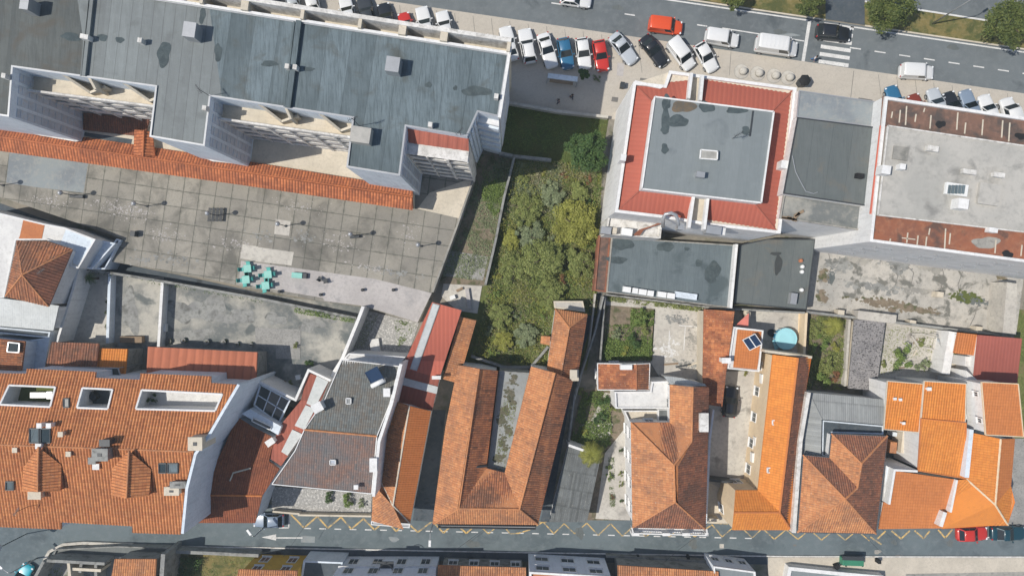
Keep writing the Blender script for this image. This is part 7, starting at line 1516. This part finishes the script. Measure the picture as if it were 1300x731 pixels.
# ================================================================ TREES
def T(lab, x, y, r_, mat, key_='tree', tall=.8, hc=None, g=None): plant('tree', lab, 'tree', x, y, r_, mat, hc, g, key_=key_, tall=tall)
T('round dense green tree at the edge of the shaded lawn', 745, 192, 27, 'leaf_dark', 'big', .9, 4.2)
T('full green tree on the verge right of the crossing path', 1129, 8, 30, 'leaf_tree', 'big', .8, 3.6); T('full green tree at the top right corner', 1282, 30, 31, 'leaf_tree', 'big', .8, 3.6); T('green tree left of the crossing path', 1028, 2, 19, 'leaf_tree', 'tree', .8, 3.2); T('small green tree cut by the top edge left of the crossing', 932, -4, 17, 'leaf_tree', 'tree', .8, 2.6)
for x, y, r_, mat, k_, lab in ((730, 285, 29, 'leaf_yellow', 'big', 'broad yellow green tree in the wild garden'), (690, 330, 25, 'leaf_mid', 'big', 'dark centred tree in the middle of the wild garden'), (668, 268, 20, 'leaf_olive', 'tree', 'olive tree in the upper wild garden'), (672, 300, 18, 'leaf_grey', 'tree', 'grey green tree left of the broad yellow one'),
                               (656, 340, 17, 'leaf_olive', 'tree', 'olive crown at the left wall of the wild garden'), (735, 335, 20, 'leaf_olive', 'tree', 'olive crown under the broad yellow tree'), (700, 245, 15, 'leaf_grey', 'tree', 'pale grey green crown near the top of the wild garden'), (735, 245, 12, 'leaf_olive', 'tree', 'small olive crown under the round dense tree'),
                               (700, 372, 19, 'leaf_olive', 'tree', 'olive crown above the garden wing'), (636, 400, 15, 'leaf_mid', 'tree', 'green crown beside the slim tile annex'), (640, 432, 12, 'leaf_yellow', 'tree', 'yellow green crown low in the wild garden'), (668, 425, 15, 'leaf_grey', 'tree', 'grey green crown low in the wild garden'), (648, 305, 12, 'leaf_yellow', 'tree', 'yellow crown against the thin grey wall')):
    T(lab, x, y, r_ * 1.05, mat if mat != 'leaf_mid' else 'leaf_olive', k_, .5, 1.9 if k_ == 'big' else 1.1, 'trees in the wild garden')
bu = [(665, 225, 9, 'leaf_olive'), (690, 218, 7, 'leaf_yellow'), (672, 240, 7, 'leaf_grey'), (715, 222, 7, 'leaf_red'), (748, 228, 7, 'leaf_red'), (750, 258, 9, 'leaf_dark'), (760, 240, 6, 'leaf_mid'), (720, 262, 9, 'leaf_olive'), (706, 270, 8, 'leaf_grey'), (645, 285, 6, 'leaf_mid'), (642, 325, 7, 'leaf_grey'), (630, 350, 8, 'leaf_yellow'), (630, 375, 9, 'leaf_mid'), (618, 385, 7, 'leaf_olive'), (715, 355, 9, 'leaf_red'), (690, 400, 9, 'leaf_mid'), (652, 455, 8, 'leaf_dark'), (626, 448, 9, 'leaf_mid'), (685, 450, 8, 'leaf_olive'), (676, 408, 7, 'leaf_yellow'), (640, 415, 8, 'leaf_olive'), (654, 400, 8, 'leaf_grey'), (700, 305, 9, 'leaf_grey'), (708, 210, 6, 'leaf_dark'), (620, 420, 8, 'leaf_grey'), (752, 310, 8, 'leaf_mid'), (716, 395, 6, 'leaf_olive'), (750, 385, 7, 'leaf_dark')]
tone = dict(leaf_olive='olive', leaf_yellow='yellow green', leaf_grey='grey green', leaf_red='russet', leaf_dark='dark green', leaf_mid='mid green')
def where(x, y):
    v = 'top' if y < 240 else 'upper part' if y < 300 else 'middle' if y < 360 else 'lower part' if y < 420 else 'bottom'; u = 'left' if x < 660 else 'centre' if x < 710 else 'right'; return f'{u} side of the {v}'
bl = ['beside the thin grey wall, highest in the wild garden', 'under the dim lawn wall, top of the wild garden', 'left of the pale grey green crown', 'at the left foot of the round dense tree', 'tucked between the office wall and the round dense tree', 'against the office wall above the broad yellow tree', 'small, in the corner by the office wall', 'just above the broad yellow tree', 'left of the broad yellow tree', 'beside the yellow crown at the thin wall', 'at the thin wall left of the dark centred tree', 'where the thin wall ends', 'just below the end of the thin wall', 'next to the rubble corner', 'between the dark centred tree and the alley', 'above the garden wing roof', 'at the low stone wall, centre', 'at the low stone wall, left end', 'at the low stone wall, right end', 'left of the garden wing porch', 'between the two lowest crowns', 'right of the green crown by the slim annex', 'between the yellow tree and the dark centred tree', 'at the right end of the dim lawn wall', 'beside the slim tile annex', 'below the broad yellow tree at the alley', 'by the stone porch of the garden wing', 'in the far right bottom corner of the wild garden']
for i, (x, y, r_, mat) in enumerate(bu): plant('bush', f'{tone[mat]} bush {bl[i]}', 'bush', x, y, r_, mat, group='bushes in the wild garden', tall=.9)
WG = [(655, 200), (700, 205), (764, 210), (757, 400), (745, 400), (700, 470), (600, 450), (612, 405), (618, 362), (640, 270)]
ground_cover('undergrowth', 'tangled olive undergrowth of the wild garden', WG, 'leaf_olive', 27000, .09, .8, 11)
ground_cover('undergrowth', 'greener weeds of the wild garden', WG, 'leaf_mid', 13000, .10, 1.0, 12)
ground_cover('undergrowth', 'dry straw coloured stalks of the wild garden', WG, 'leaf_straw', 9000, .075, 1.3, 44)
ground_cover('undergrowth', 'dry straw tufts at the upper edge of the wild garden', [(655, 203), (760, 210), (750, 262), (690, 275), (645, 262)], 'leaf_straw', 4500, .08, .9, 45)
ground_cover('undergrowth', 'yellowed tall weeds of the wild garden', WG, 'leaf_yellow', 12000, .10, 1.3, 37)
ground_cover('undergrowth', 'pale grassy brush on the upper left of the wild garden', [(655, 205), (715, 212), (712, 262), (650, 290), (642, 260)], 'leaf_grey', 12000, .10, .8, 38)
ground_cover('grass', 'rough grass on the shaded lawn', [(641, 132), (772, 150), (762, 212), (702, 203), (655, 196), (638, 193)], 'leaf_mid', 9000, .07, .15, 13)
ground_cover('vegetable_crop', 'leafy vegetable rows in the narrow plot by the terrace', [(606, 198), (655, 200), (632, 300), (618, 358), (556, 350), (590, 262)], 'leaf_grey', 9000, .09, .35, 14); ground_cover('vegetable_crop', 'green weeds between the vegetable rows', [(612, 215), (650, 215), (640, 262), (628, 275), (612, 255)], 'leaf_mid', 4500, .09, .5, 15)
for x, y, r_, mat, lab in ((812, 403, 13, 'leaf_mid', 'big bush in the vegetable beds by the alley'), (806, 432, 12, 'leaf_dark', 'dark bush lower in the vegetable beds'), (820, 418, 9, 'leaf_olive', 'olive bush beside the grey yard'), (782, 424, 9, 'leaf_grey', 'grey green cabbage clump in the vegetable beds'), (793, 445, 8, 'leaf_yellow', 'yellow green clump above the small square roof'), (823, 450, 7, 'leaf_mid', 'green clump at the corner of the small square roof'), (766, 508, 10, 'leaf_dark', 'dark ball shaped shrub in the front garden'), (763, 530, 11, 'leaf_dark', 'largest dark shrub in the front garden'), (745, 512, 7, 'leaf_mid', 'green shrub by the alley wall in the front garden'), (778, 520, 6, 'leaf_olive', 'olive shrub beside the white flat roof'), (742, 548, 7, 'leaf_yellow', 'yellow green shrub above the grey shed'), (738, 497, 6, 'leaf_olive', 'olive shrub at the top of the alley garden'),
                           (790, 572, 4, 'leaf_dark', 'small clipped shrub against the white house, upper'), (789, 601, 4.5, 'leaf_olive', 'small clipped shrub against the white house, middle'), (789.5, 616, 4.5, 'leaf_olive', 'small clipped shrub against the white house, lower'), (790, 637, 3.5, 'leaf_dark', 'small clipped shrub against the white house, lowest'), (775, 606, 6, 'leaf_mid', 'long green shrub in the white paved bed'), (774, 594, 5, 'leaf_mid', 'green shrub above the long one in the white paved bed'), (778, 632, 4, 'leaf_red', 'russet flowering shrub in the white paved bed'),
                           (1042, 438, 13, 'leaf_mid', 'green bush in the overgrown garden left of the crumbling shed'), (1052, 462, 13, 'leaf_olive', 'olive bush in the overgrown garden'), (1044, 482, 12, 'leaf_mid', 'lowest bush of the overgrown garden'), (1038, 418, 9, 'leaf_olive', 'upper bush of the overgrown garden'), (1062, 440, 8, 'leaf_yellow', 'yellow green bush by the crumbling shed'), (1060, 478, 9, 'leaf_red', 'russet heap beside the crumbling shed'),
                           (1143, 451, 18, 'leaf_mid', 'large green bush in the pale garden'), (1172, 463, 11, 'leaf_grey', 'grey green bush in the pale garden'), (1181, 462, 5, 'leaf_mid', 'small green bush beside the grey green one'), (1172, 435, 7, 'leaf_olive', 'olive bush inside the stone edged bed'), (1214, 452, 6, 'leaf_mid', 'little bush below the small orange annex'), (1124, 462, 6, 'leaf_olive', 'low olive bush against the crumbling shed'), (948, 474, 4, 'leaf_yellow', 'yellow pot bush below the solar panel house'), (963, 491, 4.5, 'leaf_red', 'russet round bush at the cream house wall'), (1007, 425, 2.5, 'leaf_dark', 'tiny dark bush at the pool wall')):
    plant('shrub', lab, 'shrub', x, y, r_, mat)
palm('palm', 'spiky palm at the head of the grey shed', 751, 577, 17, 'leaf_yellow', 3.6, 26); palm('palm', 'spiky yucca in the overgrown garden', 1061, 414, 14, 'leaf_yellow', 1.8, 24); palm('palm', 'small yucca palm at the lane corner of the villa', 113, 353, 9, 'leaf_dark', 2, 14)
ground_cover('weeds', 'weeds of the overgrown garden', [(1027, 400), (1080, 407), (1074, 495), (1023, 493)], 'leaf_olive', 9000, .1, .7, 21); ground_cover('vegetable_crop', 'vegetable rows by the alley', [(769, 412), (800, 412), (800, 392), (830, 394), (826, 457), (763, 457)], 'leaf_mid', 9000, .1, .7, 22); ground_cover('weeds', 'plants of the front garden beds', [(740, 496), (772, 496), (778, 560), (760, 575), (724, 560)], 'leaf_mid', 6500, .1, .8, 23)
ground_cover('weeds', 'flower strip in the white paved bed', [(772, 580), (779, 580), (781, 645), (774, 645)], 'leaf_grey', 800, .08, .4, 24); ground_cover('weeds', 'creeper strip along the foot of the teal grey roof', [(770, 376), (893, 390), (893, 396), (770, 382)], 'leaf_olive', 1500, .1, .6, 25); ground_cover('weeds', 'dry weeds in the ruined plot', [(70, 706), (140, 710), (130, 760), (50, 760)], 'leaf_olive', 2000, .1, .4, 26)
ground_cover('weeds', 'leafy bushes below the street wall', [(222, 706), (262, 706), (240, 745), (212, 745)], 'leaf_dark', 2500, .1, 1.2, 61)
ground_cover('weeds', 'dry grass below the street wall', [(218, 706), (326, 708), (300, 760), (205, 760)], 'leaf_olive', 3000, .1, .3, 27); ground_cover('grass', 'grass at the right edge', [(1293, 392), (1330, 395), (1330, 560), (1298, 560)], 'leaf_mid', 3000, .1, .2, 28); ground_cover('weeds', 'weeds growing on the lichened inner roof', [(640, 500), (656, 505), (640, 590), (628, 585)], 'leaf_olive', 500, .07, .1, 29, 4.6)
for pts, h_ in (([(862, 413), (888, 415)], 0), ([(850, 420), (849, 448)], 0), ([(870, 415), (868, 445)], 0)): dashes('yard_line', [(pts[0], pts[1])], .12, 'paint', .06)
for i, (x, y, l_) in enumerate(((852, 462, 18), (868, 464, 20), (880, 462, 14))): box_thing('plank', ['grey', 'dark', 'pale'][i] + ' plank lying at the lower edge of the grey yard', 'plank', x - l_ / 2, y - 1, x + l_ / 2, y + 1, .05, .2, ['wood', 'dark_metal', 'cream2'][i], 5 + i * 6)
# stone edged bed in the pale garden
m = MB(); bd = [(1155, 424), (1166, 440), (1184, 443), (1187, 428), (1170, 424)]
for a, b in zip(bd, bd[1:] + bd[:1]): m.bar(W(*a, .15), W(*b, .15), .25, .3)
tagit(m.build('bed_edging', M['concrete_light']), 'stone edging of the five sided bed in the pale garden', 'edging')

ground_cover('weeds', 'weeds of the pale garden', [(1122, 412), (1200, 422), (1204, 470), (1116, 475)], 'leaf_olive', 1500, .08, .25, 41)
for i in range(14):
    rnd = random.Random(i + 50); x, y = rnd.uniform(1128, 1196), rnd.uniform(420, 470); l_ = rnd.uniform(4, 12)
    m = MB(); a = rnd.uniform(0, 3.1); c = W(x, y, .1); m.box((c.x, c.y, .12), (l_ * .09, .14, .1), a); tagit(m.build('board', M[['wood', 'concrete_light', 'cream2'][i % 3]]), None, None, None, 'stuff')
for i, (x, y, rx, ry) in enumerate(((860, 405, 20, 6), (850, 440, 14, 16), (872, 462, 18, 6), (880, 430, 10, 20))): cluster('debris', x, y, rx, ry, .055 + .006 * i, ['grey_wall', 'white_deck', 'grey_wall', 'concrete'][i], 90, .12)

# washing on a line in the pale garden
wl = thing('washing_line', 'washing line with white and blue cloths beside the broad white wall', 'washing line', W(1198, 430, 0)); m = MB(); a, b = W(1190, 424, 1.7), W(1200, 452, 1.7); m.tube([a, a.lerp(b, .5) - Vector((0, 0, .12)), b], .015, 5)
for p in (a, b): m.tube([p, (p.x, p.y, 0)], .035, 6)
m.build('line', M['metal'], wl)
for i in range(5):
    p = a.lerp(b, .12 + .19 * i) - Vector((0, 0, .1)); d = (b - a).normalized() * .2; o_ = Vector((.18, .03, -.75)); m = MB(); m.face([p - d, p + d, p + d + o_, p - d + o_ * .9]); m.build('cloth', M[['white_deck', 'bluewhite', 'white', 'pool_rim', 'white_deck'][i]], wl)
# cables over the street
for i, (p, q, hh) in enumerate((((640, 655), (560, 712), 5.2), ((1090, 670), (1124, 706), 5.4), ((395, 655), (360, 706), 5.0), ((905, 668), (840, 716), 4.6))):
    A_, B_ = W(*p, hh), W(*q, hh - .5); m = MB(); m.tube([A_.lerp(B_, k / 8) - Vector((0, 0, .5 * math.sin(math.pi * k / 8))) for k in range(9)], .022, 5); tagit(m.build('overhead_cable', M['dark_metal']), ['thin cable over the street by the U shaped building', 'thin cable over the street by the brown speckled roof', 'thin cable over the street above the white arrow', 'thin cable over the street beside the brown hip house'][i], 'cable', 'overhead cables')
# ================================================================ HAZE, added to lift shadows and mute tones
hb = MB(); hb.box((0, 0, 45), (1700, 1700, 93)); 
hm = bpy.data.materials.new('haze'); hm.use_nodes = True; hn = hm.node_tree; hn.nodes.clear(); ho = hn.nodes.new('ShaderNodeOutputMaterial'); hv = hn.nodes.new('ShaderNodeVolumePrincipled')
hv.inputs['Color'].default_value = (.80, .92, .96, 1); hv.inputs['Density'].default_value = .0005; hv.inputs['Anisotropy'].default_value = .1; hn.links.new(hv.outputs[0], ho.inputs['Volume'])
hz_ = hb.build('haze', hm); hz_['kind'] = 'stuff'; hz_['label'] = 'thin blue green haze added to lift shadows and mute tones'
